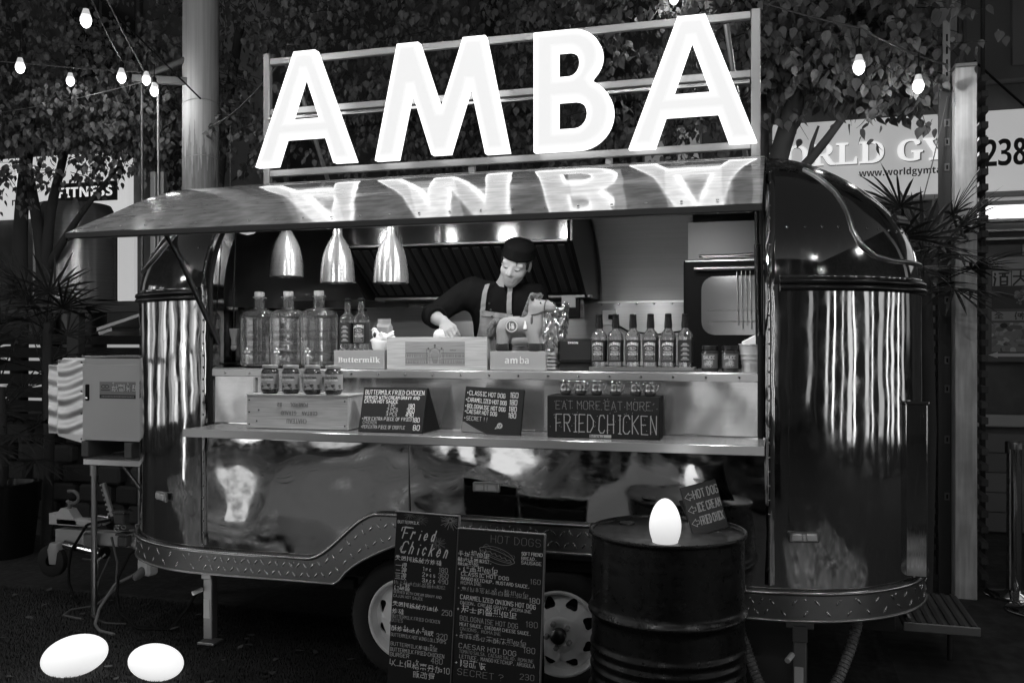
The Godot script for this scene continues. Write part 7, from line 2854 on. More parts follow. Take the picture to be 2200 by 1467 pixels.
# ---------------------------------------------------------------- the trailer's far right end
func make_rear_side() -> void:
	var mb := MB.new()
	var B := thing("polished_locker", "narrow mirror-polished locker fixed to the right end of the trailer", "locker", V(0.545, 0.60, -0.50))
	mb.box(V(0.0, 0.365, 0), V(0.125, 0.73, 0.42), 0.006)
	obj("case", mb, M.polish, B)
	mb = MB.new()
	mb.box(V(0, 0.735, 0), V(0.135, 0.012, 0.43), 0.003)
	obj("lid", mb, M.chrome, B)
	var S := thing("entry_step", "grey ribbed entry step folded out at the trailer's right end", "step", V(0.76, 0.20, -1.22))
	mb = MB.new()
	mb.box(V(0, 0.012, 0), V(0.34, 0.03, 0.60), 0.005)
	obj("tread", mb, grey(0.12, 0.6, 0.4), S)
	for i in 7:
		mb = MB.new()
		mb.box(V(-0.145 + 0.048 * i, 0.032, 0), V(0.024, 0.010, 0.58), 0.003)
		obj("rib", mb, grey(0.05, 0.5, 0.3), S)
	mb = MB.new()
	mb.box(V(0, 0.012, 0.306), V(0.34, 0.045, 0.010), 0.004)
	obj("front_lip", mb, M.zinc, S)
	for z in [-0.22, 0.22]:
		mb = MB.new()
		mb.tube([V(-0.12, 0.0, z), V(-0.26, 0.24, z)], 0.014, 6)
		mb.tube([V(0.05, 0.0, z), V(0.05, -0.16, z)], 0.014, 6)
		obj("strut", mb, M.darksteel, S)
	# corrugated drain hose
	var c := Curve3D.new()
	var pts := [V(0.335, 0.49, -0.32), V(0.325, 0.38, -0.26), V(0.25, 0.20, -0.15), V(0.17, 0.09, -0.06), V(0.09, 0.04, 0.0), V(-0.01, 0.05, 0.0), V(-0.09, 0.20, -0.10), V(-0.15, 0.34, -0.18), V(-0.19, 0.46, -0.25)]
	for i in pts.size():
		var a: Vector3 = pts[maxi(i - 1, 0)]
		var b: Vector3 = pts[mini(i + 1, pts.size() - 1)]
		c.add_point(pts[i], -(b - a) * 0.18, (b - a) * 0.18)
	mb = MB.new()
	var q := []
	for i in 141:
		q.append(c.sample_baked(c.get_baked_length() * i / 140.0))
	mb.tube(q, 0.021, 10)
	for i in range(1, 140, 2):
		var d: Vector3 = (q[i + 1] - q[i - 1]).normalized()
		mb.lathe([Vector2(0.019, -0.004), Vector2(0.0255, 0.0), Vector2(0.019, 0.004)], 10, Transform3D(Basis(Quaternion(Vector3.UP, d)), q[i]))
	tag(obj("drain_hose", mb, grey(0.20, 0.6)), "pale corrugated drain hose curving under the trailer beside the oil drum", "hose")
	# two chrome queue posts
	var p0 := thing("queue_post", "chrome queue barrier post in front, nearer the wooden pillar's foot", "barrier post", V(1.475, 0, -2.16), 0.0, "chrome queue posts by the shop")
	mb = MB.new()
	mb.lathe([Vector2(0.17, 0.0), Vector2(0.175, 0.012), Vector2(0.16, 0.022), Vector2(0.06, 0.036), Vector2(0.04, 0.05)], 32)
	obj("base", mb, M.chrome, p0)
	mb = MB.new()
	mb.lathe([Vector2(0.045, 0.04), Vector2(0.045, 0.93)], 24)
	obj("post", mb, M.chrome, p0)
	mb = MB.new()
	mb.lathe([Vector2(0.050, 0.925), Vector2(0.050, 0.965), Vector2(0.046, 0.972), Vector2(0.0, 0.972)], 24)
	mb.box(V(-0.036, 0.935, 0), V(0.03, 0.075, 0.045), 0.006)
	obj("belt_head", mb, M.darksteel, p0)
	copy(p0, "chrome queue barrier post behind, its foot partly hidden by the other", V(1.43, 0, -2.50), 0.3)
	# folded steel stand leg under the trailer
	mb = MB.new()
	mb.box(V(-0.02, 0.22, -0.55), V(0.30, 0.44, 0.28), 0.006)
	tag(obj("water_tank", mb, grey(0.10, 0.4)), "grey plastic tank under the trailer behind the drain hose", "tank")

# frosted plastic lit from inside, a little dimmer towards its foot
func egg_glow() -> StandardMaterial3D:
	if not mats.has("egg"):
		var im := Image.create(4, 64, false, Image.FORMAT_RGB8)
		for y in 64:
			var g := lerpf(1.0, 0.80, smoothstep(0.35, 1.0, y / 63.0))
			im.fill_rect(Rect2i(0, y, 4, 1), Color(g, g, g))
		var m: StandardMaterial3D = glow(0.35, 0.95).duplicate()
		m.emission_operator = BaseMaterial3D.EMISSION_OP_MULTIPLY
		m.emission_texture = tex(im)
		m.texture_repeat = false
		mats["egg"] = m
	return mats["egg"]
# ---------------------------------------------------------------- behind the trailer
func make_buildings() -> void:
	var mb := MB.new()
	# the long house behind, with shop fronts below
	var Bd := thing("office_building", "tall grey building behind the trees with dim windows", "building", V(0, 0, -7.0))
	mb.box(V(-3.0, 6.5, -1.0), V(26.0, 13.0, 1.9), 0.0)
	obj("wall", mb, M.wall_dark, Bd)
	mb = MB.new()
	mb.box(V(-6.69, 6.5, 0.2), V(0.76, 13.0, 0.5), 0.01)
	obj("pilaster", mb, M.wall, Bd)
	for x in [-11.0, -2.2, 3.4]:
		mb = MB.new()
		mb.box(V(x, 6.5, 0.2), V(0.5, 13.0, 0.5), 0.01)
		obj("pilaster", mb, M.wall_dark, Bd)
	for y in [4.6, 8.0]:
		mb = MB.new()
		mb.box(V(-3.0, y, 0.06), V(26.0, 0.30, 0.28), 0.01)
		obj("ledge", mb, M.wall_dark, Bd)
	for fy in [6.2, 9.6]:
		for i in 10:
			var x := -13.4 + 2.05 * i
			if absf(x + 6.69) < 1.2 or absf(x + 2.2) < 0.7: continue
			var w := MeshInstance3D.new()
			mb = MB.new()
			mb.box(Vector3.ZERO, V(1.3, 1.7, 0.08), 0.01)
			w = obj("window", mb, grey(0.08, 0.5), Bd)
			w.position = V(x, fy, 0.0)
			mb = MB.new()
			mb.box(V(-0.31, 0, 0.045), V(0.56, 1.56, 0.02), 0.0)
			mb.box(V(0.31, 0, 0.045), V(0.56, 1.56, 0.02), 0.0)
			obj("pane", mb, grey(0.02, 0.1), w)
	# shop on the right, with its lit fascia
	var Sh := thing("gym_shop", "shop behind the right-hand screens with a long lit fascia and posters", "shop", V(0, 0, -4.5))
	mb = MB.new()
	mb.box(V(2.4, 2.3, -0.55), V(6.4, 4.6, 0.9), 0.0)
	obj("wall", mb, M.wall_dark, Sh)
	mb = MB.new()
	mb.box(V(2.56, 3.17, 0.02), V(5.2, 0.66, 0.16), 0.01)
	var fa := obj("fascia_sign", mb, glow(0.5, 0.34), Sh)
	lamp_area("fascia_sign_light", V(1.6, 3.24, -4.36), Vector2(3.0, 0.7), Vector3.BACK, 0.10)
	var wl := glow(0.6, 0.78)
	words("WORLD GYM", 0.185, grey(0.22, 0.6), fa, V(0.70, 3.20, 0.103), "Droid Serif", 700, "letter_edge", Vector3.ZERO, 1.12, 0, 0.01)
	words("WORLD GYM", 0.182, wl, fa, V(0.694, 3.206, 0.115), "Droid Serif", 700, "lettering", Vector3.ZERO, 1.12, 0, 0.008)
	words("www.worldgymtaiwan.com", 0.056, grey(0.02, 0.7), fa, V(1.17, 3.035, 0.102), "Droid Sans", 700, "web_address", Vector3.ZERO, 0.98)
	words("2381", 0.215, grey(0.01, 0.7), fa, V(1.845, 3.145, 0.103), "Droid Sans", 700, "phone_number", Vector3.ZERO, 0.68)
	mb = MB.new()
	mb.box(V(2.56, 2.80, 0.06), V(5.2, 0.05, 0.22), 0.01)
	obj("canopy_edge", mb, grey(0.4, 0.6), Sh)
	mb = MB.new()
	mb.box(V(2.24, 2.675, 0.02), V(1.3, 0.105, 0.06), 0.01)
	obj("tube_light", mb, glow(0.7, 1.4), Sh)
	lamp_area("tube_light_glow", V(2.24, 2.675, -4.41), Vector2(1.2, 0.08), V(0, -0.5, 1), 0.05)
	for y in [2.60, 2.52, 2.45]:
		mb = MB.new()
		mb.box(V(2.2, y, 0.0), V(1.6, 0.022, 0.10), 0.003)
		obj("shutter_rib", mb, grey(0.3, 0.4, 0.6), Sh)
	mb = MB.new()
	mb.box(V(2.3, 2.32, -0.06), V(1.5, 0.18, 0.06), 0.004)
	obj("lintel", mb, grey(0.09, 0.5), Sh)
	mb = MB.new()
	mb.box(V(1.98, 2.36, -0.01), V(0.08, 0.09, 0.03), 0.006)
	obj("alarm_box", mb, grey(0.35, 0.5), Sh)
	# poster board
	mb = MB.new()
	mb.box(V(2.06, 1.87, -0.04), V(0.86, 0.87, 0.06), 0.004)
	var pf := obj("poster_frame", mb, grey(0.32, 0.5), Sh)
	mb = MB.new()
	mb.box(V(2.06, 1.82, -0.005), V(0.80, 0.77, 0.02), 0.002)
	obj("poster_ground", mb, grey(0.09, 0.5), pf)
	var s := Sheet.new(400, 220, 0.2, 161)
	for i in 4:
		s.rect(4 + i * 96, 4, 92, 86, 0.62)
		s.write("酒大獅金"[i], 12 + i * 96, 14, 68, 9, 0.12, 0.0)
	for i in 130:
		var w := s.r.randf() * TAU
		var rr := s.r.randf()
		var q := Vector2(200 + cos(w) * 90 * rr, 150 + sin(w) * 62 * rr)
		s.dot(q.x, q.y, s.r.randf_range(6, 14), s.r.randf_range(0.35, 0.7))
	for i in 40:
		s.stroke(Vector2(110 + s.r.randf() * 180, 100 + s.r.randf() * 110), Vector2(110 + s.r.randf() * 180, 100 + s.r.randf() * 110), 1.6, 0.2)
	poster(pf, s, V(2.01, 2.035, 0.007), 0.60, 0.32)
	s = Sheet.new(400, 56, 0.58, 162)
	for i in 4:
		s.write("金獅大酒"[i], 16 + i * 98, 8, 38, 5, 0.2, 0.0)
	poster(pf, s, V(2.01, 1.815, 0.007), 0.60, 0.075)
	s = Sheet.new(400, 200, 0.5, 163)
	for i in 90:
		var q := Vector2(s.r.randf() * 400, s.r.randf() * 200)
		var d := Vector2.from_angle(s.r.randf() * TAU) * s.r.randf_range(10, 40)
		s.stroke(q, q + d, s.r.randf_range(10, 30), s.r.randf_range(0.3, 0.72), 0.0)
	for i in 3:
		s.dot(60 + i * 120, 20, 18, 0.14)
	poster(pf, s, V(2.01, 1.64, 0.007), 0.60, 0.24)
	mb = MB.new()
	mb.prism(PackedVector2Array([Vector2(0, 0.025), Vector2(0.07, 0.05), Vector2(0.07, 0.038), Vector2(0.27, 0.038), Vector2(0.27, 0.012), Vector2(0.07, 0.012), Vector2(0.07, 0)]), 0.004, Transform3D(Basis(), V(1.685, 1.468, 0.006)))
	obj("arrow", mb, grey(0.6, 0.6), pf)
	words("(B1F)", 0.045, grey(0.6, 0.6), pf, V(2.06, 1.493, 0.008), "Droid Sans", 700)
	# pale tiled plinth of the shop
	for i in 5:
		mb = MB.new()
		mb.box(V(2.3, 0.10 + 0.165 * i, -0.06), V(1.8, 0.16, 0.05), 0.004)
		obj("plinth_course", mb, grey(0.15 + 0.02 * (i % 3), 0.8), Sh)
	mb = MB.new()
	mb.box(V(2.3, 0.945, -0.05), V(1.8, 0.10, 0.08), 0.01)
	obj("plinth_cap", mb, grey(0.42, 0.7), Sh)
	mb = MB.new()
	mb.box(V(2.6, 4.15, -0.02), V(2.2, 0.80, 0.10), 0.02)
	obj("upper_panel", mb, grey(0.10, 0.6), Sh)
	mb = MB.new()
	mb.box(V(2.75, 4.18, 0.045), V(1.8, 0.62, 0.03), 0.01)
	obj("upper_panel", mb, grey(0.13, 0.6), Sh)
	# poster under the fourth letter
	var gp := thing("wall_poster", "pale framed panel on the wall seen below the last glowing letter", "poster", V(-0.93, 3.37, -4.6))
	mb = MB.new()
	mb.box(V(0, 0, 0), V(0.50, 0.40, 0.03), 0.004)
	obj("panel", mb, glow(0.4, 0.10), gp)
	mb = MB.new()
	mb.box(V(-0.262, 0, 0), V(0.02, 0.42, 0.05), 0.003)
	mb.box(V(0.262, 0, 0), V(0.02, 0.42, 0.05), 0.003)
	mb.box(V(0, 0.21, 0), V(0.544, 0.02, 0.05), 0.003)
	obj("frame", mb, grey(0.2, 0.5), gp)
	mb = MB.new()
	mb.box(V(-0.93, 1.6, -4.72), V(1.6, 3.2, 0.16), 0.0)
	tag(obj("rear_wall", mb, M.wall_dark), "dark garden wall behind the trailer, carrying the framed panel", "wall")
	# gym sign on the left
	var Fs := thing("fitness_shop", "shop behind the left trees with a white lit sign and a black name band", "shop", V(0, 0, -6.0))
	mb = MB.new()
	mb.box(V(-10.0, 2.2, -0.45), V(5.0, 4.4, 0.8), 0.0)
	obj("wall", mb, M.wall_dark, Fs)
	mb = MB.new()
	mb.box(V(-9.19, 3.665, 0.03), V(2.42, 0.80, 0.12), 0.01)
	var fp := obj("lit_sign", mb, glow(0.6, 0.52), Fs)
	lamp_area("lit_sign_light", V(-9.19, 3.66, -5.88), Vector2(2.3, 0.75), Vector3.BACK, 0.15)
	mb = MB.new()
	mb.box(V(-8.63, 3.56, 0.095), V(0.99, 0.25, 0.02), 0.003)
	obj("name_band", mb, grey(0.02, 0.5), fp)
	words("FITNESS", 0.13, glow(0.8, 0.75), fp, V(-8.63, 3.56, 0.108), "Droid Sans", 700, "lettering", Vector3.ZERO, 1.25)
	words("M", 0.30, grey(0.35, 0.5), fp, V(-9.62, 3.80, 0.096), "Droid Serif", 700)
	words("M", 0.275, glow(0.8, 0.72), fp, V(-9.62, 3.80, 0.100), "Droid Serif", 700)
	words("n.com", 0.10, grey(0.10, 0.5), fp, V(-9.62, 3.48, 0.096), "Droid Sans", 700)
	mb = MB.new()
	mb.box(V(-9.6, 1.25, 0.0), V(3.6, 0.9, 0.06), 0.0)
	obj("shop_window_light", mb, glow(0.4, 0.30), Fs)
	mb = MB.new()
	mb.box(V(-7.87, 2.52, 0.3), V(0.36, 0.95, 0.06), 0.0)
	obj("doorway_light", mb, glow(0.5, 0.42), Fs)

func poster(parent: Node3D, s: Sheet, c: Vector3, w: float, h: float) -> void:
	var mb := MB.new()
	mb.quad(c + V(-w / 2, -h / 2, 0), c + V(w / 2, -h / 2, 0), c + V(w / 2, h / 2, 0), c + V(-w / 2, h / 2, 0), Vector3.BACK, Vector2(0, 1), Vector2(1, 1), Vector2(1, 0), Vector2(0, 0))
	obj("print", mb, s.mat(0.5), parent)

func make_screens_and_posts() -> void:
	var mb := MB.new()
	var P := thing("wooden_pillar", "tall pale square timber pillar right of the trailer", "pillar", V(1.125, 0, -2.40))
	mb.box(V(0, 1.65, 0), V(0.125, 3.30, 0.13), 0.004)
	obj("post", mb, M.post_wood, P)
	mb = MB.new()
	mb.box(V(0, 3.315, 0), V(0.13, 0.025, 0.13), 0.004)
	obj("cap_plate", mb, M.zinc, P)
	var A := thing("slotted_angle", "dark slotted steel angle standing beside the timber pillar", "post", V(1.02, 0, -2.44))
	mb = MB.new()
	mb.box(V(0, 1.62, 0), V(0.075, 3.24, 0.02), 0.002)
	obj("upright", mb, grey(0.05, 0.5, 0.3), A)
	for y in [0.62, 0.98, 1.30, 1.48, 1.86, 2.0, 2.34, 2.70, 2.86, 2.98]:
		mb = MB.new()
		mb.box(V(0.012, y, 0.012), V(0.030, 0.05, 0.006), 0.002)
		var cl := obj("slot_clip", mb, grey(0.16, 0.5, 0.4), A)
		mb = MB.new()
		mb.box(V(0.012, y, 0.016), V(0.010, 0.026, 0.003), 0.0)
		obj("slot", mb, M.black, cl)
	mb = MB.new()
	mb.box(V(0.01, 3.42, 0), V(0.045, 0.42, 0.015), 0.002)
	var up := obj("upper_strip", mb, grey(0.40, 0.5, 0.3), A)
	for i in 4:
		mb = MB.new()
		mb.box(V(0.012, 3.28 + 0.08 * i, 0.009), V(0.010, 0.045, 0.004), 0.0)
		obj("slot", mb, M.black, up)
	# slats running back from the pillar, seen end on
	var Sc := thing("slat_screen", "tall screen of dark square slats running back from the timber pillar", "screen", V(1.235, 0, -2.46))
	var sl := MB.new()
	sl.box(V(0.02, 0, -0.65), V(0.042, 0.042, 1.30), 0.003)
	var slm := sl.mesh()
	for i in 33:
		var o := obj("slat", slm, grey(0.045 + 0.01 * (i % 3), 0.7), Sc)
		o.position = V(0, 0.12 + 0.098 * i, 0)
	for z in [-0.25, -1.2]:
		mb = MB.new()
		mb.box(V(0.055, 1.65, z), V(0.03, 3.3, 0.05), 0.003)
		obj("upright", mb, M.dark, Sc)
	# slatted fence just behind the trailer's right end
	var F := thing("slat_fence", "dark slatted fence with lit gaps right behind the trailer end", "fence", V(0.78, 0, -2.95))
	sl = MB.new()
	sl.box(Vector3.ZERO, V(0.62, 0.045, 0.02), 0.002)
	slm = sl.mesh()
	for i in 23:
		var o := obj("slat", slm, grey(0.02, 0.7), F)
		o.position = V(0, 0.15 + 0.082 * i, 0)
	for x in [-0.28, 0.29]:
		mb = MB.new()
		mb.box(V(x, 0.98, -0.03), V(0.04, 1.96, 0.04), 0.003)
		obj("post", mb, M.dark, F)
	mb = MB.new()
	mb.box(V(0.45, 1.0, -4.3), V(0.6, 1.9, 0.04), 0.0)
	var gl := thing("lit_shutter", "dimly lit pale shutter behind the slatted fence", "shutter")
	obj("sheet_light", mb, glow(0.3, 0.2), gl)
	# metal box high above the pillar
	var Bx := thing("junction_box", "pale steel box with a dark edge high above the timber pillar", "box", V(1.06, 3.80, -2.9))
	mb = MB.new()
	mb.box(V(0, 0.02, 0), V(0.20, 0.36, 0.18), 0.004)
	obj("case", mb, grey(0.33, 0.5, 0.4), Bx)
	mb = MB.new()
	mb.box(V(0.11, 0.02, 0), V(0.02, 0.38, 0.2), 0.003)
	obj("edge", mb, grey(0.06, 0.5), Bx)
	mb = MB.new()
	mb.tube([V(0.0, -0.1, 0.10), V(0.012, -0.28, 0.12), V(-0.01, -0.5, 0.2)], 0.006, 6)
	obj("flex", mb, M.black, Bx)
	mb = MB.new()
	mb.tube([V(1.30, 2.5, -2.75), V(1.30, 6.0, -2.75)], 0.014, 8)
	tag(obj("steel_pole", mb, M.dark), "thin dark pole rising behind the slat screen", "pole")
	# concrete pole on the left
	var C := thing("utility_pole", "thick stained concrete utility pole behind the left end of the trailer", "pole", V(-4.70, 0, -2.80))
	mb = MB.new()
	var pp := []
	for i in 33:
		pp.append(Vector2(lerpf(0.158, 0.136, i / 32.0), i * 0.25))
	mb.lathe(pp, 40)
	var pm := pole_material()
	obj("shaft", mb, pm, C)
	for y in [3.15, 3.62]:
		mb = MB.new()
		var ring := []
		for i in 33:
			var w := TAU * i / 32
			ring.append(V(cos(w) * 0.147, y + 0.012 * sin(w * 2.0), sin(w) * 0.147))
		mb.tube(ring, 0.004, 6)
		obj("wire_tie", mb, M.zinc, C)
	mb = MB.new()
	mb.box(V(-0.22, 3.78, 0.22), V(0.46, 0.06, 0.05), 0.004, Basis(Vector3.UP, 0.5))
	mb.tube([V(-0.36, 3.80, 0.28), V(-0.06, 3.98, 0.10)], 0.026, 6)
	obj("bracket_arm", mb, grey(0.12, 0.7), C)
	for k in [[-5.13, 0.013, "black riser pipe behind the awning, left of the utility pole"], [-4.97, 0.009, "thin steel riser pipe nearest the utility pole"]]:
		mb = MB.new()
		mb.tube([V(k[0], 0, -2.6), V(k[0], 3.0, -2.6), V(k[0] + 0.01, 3.78, -2.58)], k[1], 8)
		tag(obj("riser_pipe", mb, M.darksteel if k[1] > 0.011 else M.zinc), k[2], "pipe")
	# timber frame, fence and steel tank at the left
	var Fr := thing("timber_frame", "dark timber frame with a heavy rail behind the filter cabinet", "frame", V(-5.9, 0, -2.95))
	mb = MB.new()
	mb.box(V(0, 1.915, 0), V(2.4, 0.10, 0.09), 0.006)
	obj("top_rail", mb, grey(0.07, 0.7), Fr)
	for x in [-0.22, 0.95]:
		mb = MB.new()
		mb.box(V(x, 0.95, 0.0), V(0.13, 1.88, 0.09), 0.006)
		obj("post", mb, grey(0.07, 0.7), Fr)
	mb = MB.new()
	mb.box(V(0.62, 2.5, 0.0), V(0.05, 1.2, 0.05), 0.003)
	mb.box(V(0.70, 2.5, -0.02), V(0.03, 1.2, 0.05), 0.003)
	obj("glazing_bar", mb, grey(0.5, 0.35, 0.8), Fr)
	var Rf := thing("rail_fence", "dark fence of spaced horizontal rails with lit gaps, left of the trailer", "fence", V(-6.2, 0, -3.25))
	sl = MB.new()
	sl.box(Vector3.ZERO, V(3.6, 0.10, 0.03), 0.003)
	slm = sl.mesh()
	for i in 11:
		var o := obj("rail", slm, grey(0.012, 0.8), Rf)
		o.position = V(0, 0.35 + 0.128 * i, 0)
	for x in [-1.6, -0.5, 0.6, 1.7]:
		mb = MB.new()
		mb.box(V(x, 0.9, -0.03), V(0.06, 1.8, 0.05), 0.003)
		obj("post", mb, M.dark, Rf)
	var Tk := thing("steel_tank", "big upright polished steel cylinder behind the left palm", "tank", V(-6.98, 0, -3.9))
	mb = MB.new()
	mb.lathe([Vector2(0.40, 1.92), Vector2(0.40, 2.9), Vector2(0.34, 3.02), Vector2(0.0, 3.06)], 40)
	obj("shell", mb, M.brushed, Tk)
	mb = MB.new()
	mb.lathe([Vector2(0.404, 2.0), Vector2(0.404, 2.04)], 40)
	mb.lathe([Vector2(0.30, 0.0), Vector2(0.30, 1.95)], 24)
	obj("stand", mb, M.darksteel, Tk)
	# garden wall of rough stones behind the hitch
	var Gw := thing("stone_wall", "low dark wall of rough stones behind the tow hitch", "wall", V(-6.0, 0, -2.2))
	mb = MB.new()
	mb.box(V(0, 0.46, -0.12), V(5.0, 0.92, 0.16), 0.0)
	obj("core", mb, M.dark, Gw)
	var st := []
	for k in 4:
		var m2 := MB.new()
		m2.box(Vector3.ZERO, V(0.30 - 0.03 * k, 0.145, 0.10 + 0.015 * k), 0.02)
		st.append(m2.mesh())
	var r := RandomNumberGenerator.new()
	r.seed = 14
	for j in 6:
		for i in 16:
			var o := obj("stone", st[(i * 7 + j * 3) % 4], grey([0.035, 0.05, 0.065][(i + j * 2) % 3], 0.9), Gw)
			o.position = V(-2.4 + i * 0.315 + 0.15 * (j % 2), 0.08 + j * 0.153, -0.03 + r.randf_range(-0.01, 0.01))
			o.rotation = V(0, r.randf_range(-0.05, 0.05), r.randf_range(-0.03, 0.03))
	mb = MB.new()
	mb.loft([[0.0, 0.17, 0.17, 3.0], [0.52, 0.22, 0.22, 3.0], [0.55, 0.225, 0.225, 3.0], [0.55, 0.19, 0.19, 3.0], [0.50, 0.18, 0.18, 3.0]], 28)
	tag(at(obj("plant_pot", mb, M.gloss), V(-5.55, 0, -1.6)), "tall black plant pot at the left beside the tow hitch", "plant pot")

func pole_material() -> StandardMaterial3D:
	# worn paint in two tones: lighter above a ragged edge, with streaks
	var im := Image.create(256, 512, false, Image.FORMAT_RGB8)
	var f := FastNoiseLite.new()
	f.seed = 5
	f.frequency = 0.03
	f.fractal_octaves = 4
	for y in 512:
		for x in 256:
			var h := 8.0 * (1.0 - y / 511.0)
			var edge := 3.22 + 0.42 * f.get_noise_2d(x * 2.4, 10.0) + 0.15 * f.get_noise_2d(x * 9.0, 40.0)
			var g := 0.74 + 0.05 * f.get_noise_2d(x * 3.0, y * 0.6)
			if h < edge:
				g = 0.56 + 0.10 * f.get_noise_2d(x * 3.0, y * 2.0)
			g -= 0.12 * clampf(f.get_noise_2d(x * 5.0 + 90.0, y * 0.25), 0, 1)
			im.set_pixel(x, y, Color(g, g, g))
	var m := StandardMaterial3D.new()
	m.albedo_texture = tex(im)
	m.roughness = 0.8
	return m

# ---------------------------------------------------------------- trees and palms
func leaf_mesh(w: float, l: float) -> ArrayMesh:
	# heart-shaped blade hanging from its stalk, folded along the middle
	var mb := MB.new()
	var pts := [[0.0, 0.0], [0.10, 0.34], [0.30, 0.50], [0.55, 0.40], [0.78, 0.18], [1.0, 0.0]]
	for s in [-1.0, 1.0]:
		for i in pts.size() - 1:
			var a := V(0, -pts[i][0] * l, 0.05 * l * sin(pts[i][0] * 3.0))
			var b := V(0, -pts[i + 1][0] * l, 0.05 * l * sin(pts[i + 1][0] * 3.0))
			var c := V(s * pts[i + 1][1] * w, -pts[i + 1][0] * l, 0.16 * w * pts[i + 1][1] + 0.03 * l)
			var d := V(s * pts[i][1] * w, -pts[i][0] * l, 0.16 * w * pts[i][1] + 0.03 * l)
			mb.quad(a, b, c, d, Vector3.BACK)
	return mb.mesh()

func limb(T: Node3D, called: String, pts: Array, r0: float, r1: float) -> void:
	var c := Curve3D.new()
	for i in pts.size():
		var a: Vector3 = pts[maxi(i - 1, 0)]
		var b: Vector3 = pts[mini(i + 1, pts.size() - 1)]
		c.add_point(pts[i], -(b - a) * 0.16, (b - a) * 0.16)
	var q := []
	for i in 17:
		q.append(c.sample_baked(c.get_baked_length() * i / 16.0))
	var mb := MB.new()
	mb.tube(q, r0, 9, r1)
	obj(called, mb, M.bark, T)

var leafm: ArrayMesh = null

func crown(T: Node3D, blobs: Array, per: int, size: float, sd: int, m: Material) -> void:
	var r := RandomNumberGenerator.new()
	r.seed = sd
	if leafm == null:
		leafm = leaf_mesh(0.072, 0.105)
	var xfs := []
	var twigs := MB.new()
	for b in blobs:
		var c: Vector3 = b[0]
		var s: Vector3 = b[1]
		for k in int(per * b[2]):
			# a spray: a drooping twig with leaves along it
			var d := V(r.randfn(), r.randfn(), r.randfn()).normalized()
			var p := c + d * s * pow(r.randf(), 0.45)
			var out := (V(d.x, d.y * 0.3 - 0.35, d.z) + V(r.randf_range(-0.5, 0.5), 0, r.randf_range(-0.5, 0.5))).normalized()
			var len := r.randf_range(0.16, 0.42)
			if k % 3 == 0:
				twigs.tube([p - out * 0.06, p + out * len * 0.5 + V(0, 0.01, 0), p + out * len], 0.004, 4, 0.0015, false)
			for i in r.randi_range(5, 9):
				var q := p + out * len * r.randf() + V(r.randf_range(-0.05, 0.05), r.randf_range(-0.02, 0.04), r.randf_range(-0.05, 0.05))
				var bs := Basis.from_euler(V(r.randf_range(-0.3, 0.9), r.randf() * TAU, r.randf_range(-0.5, 0.5))).scaled(Vector3.ONE * size * r.randf_range(0.65, 1.25))
				xfs.append(Transform3D(bs, q))
	kind(obj("twigs", twigs, M.bark, T), "stuff")
	scatter("crown", leafm, m, xfs, T)

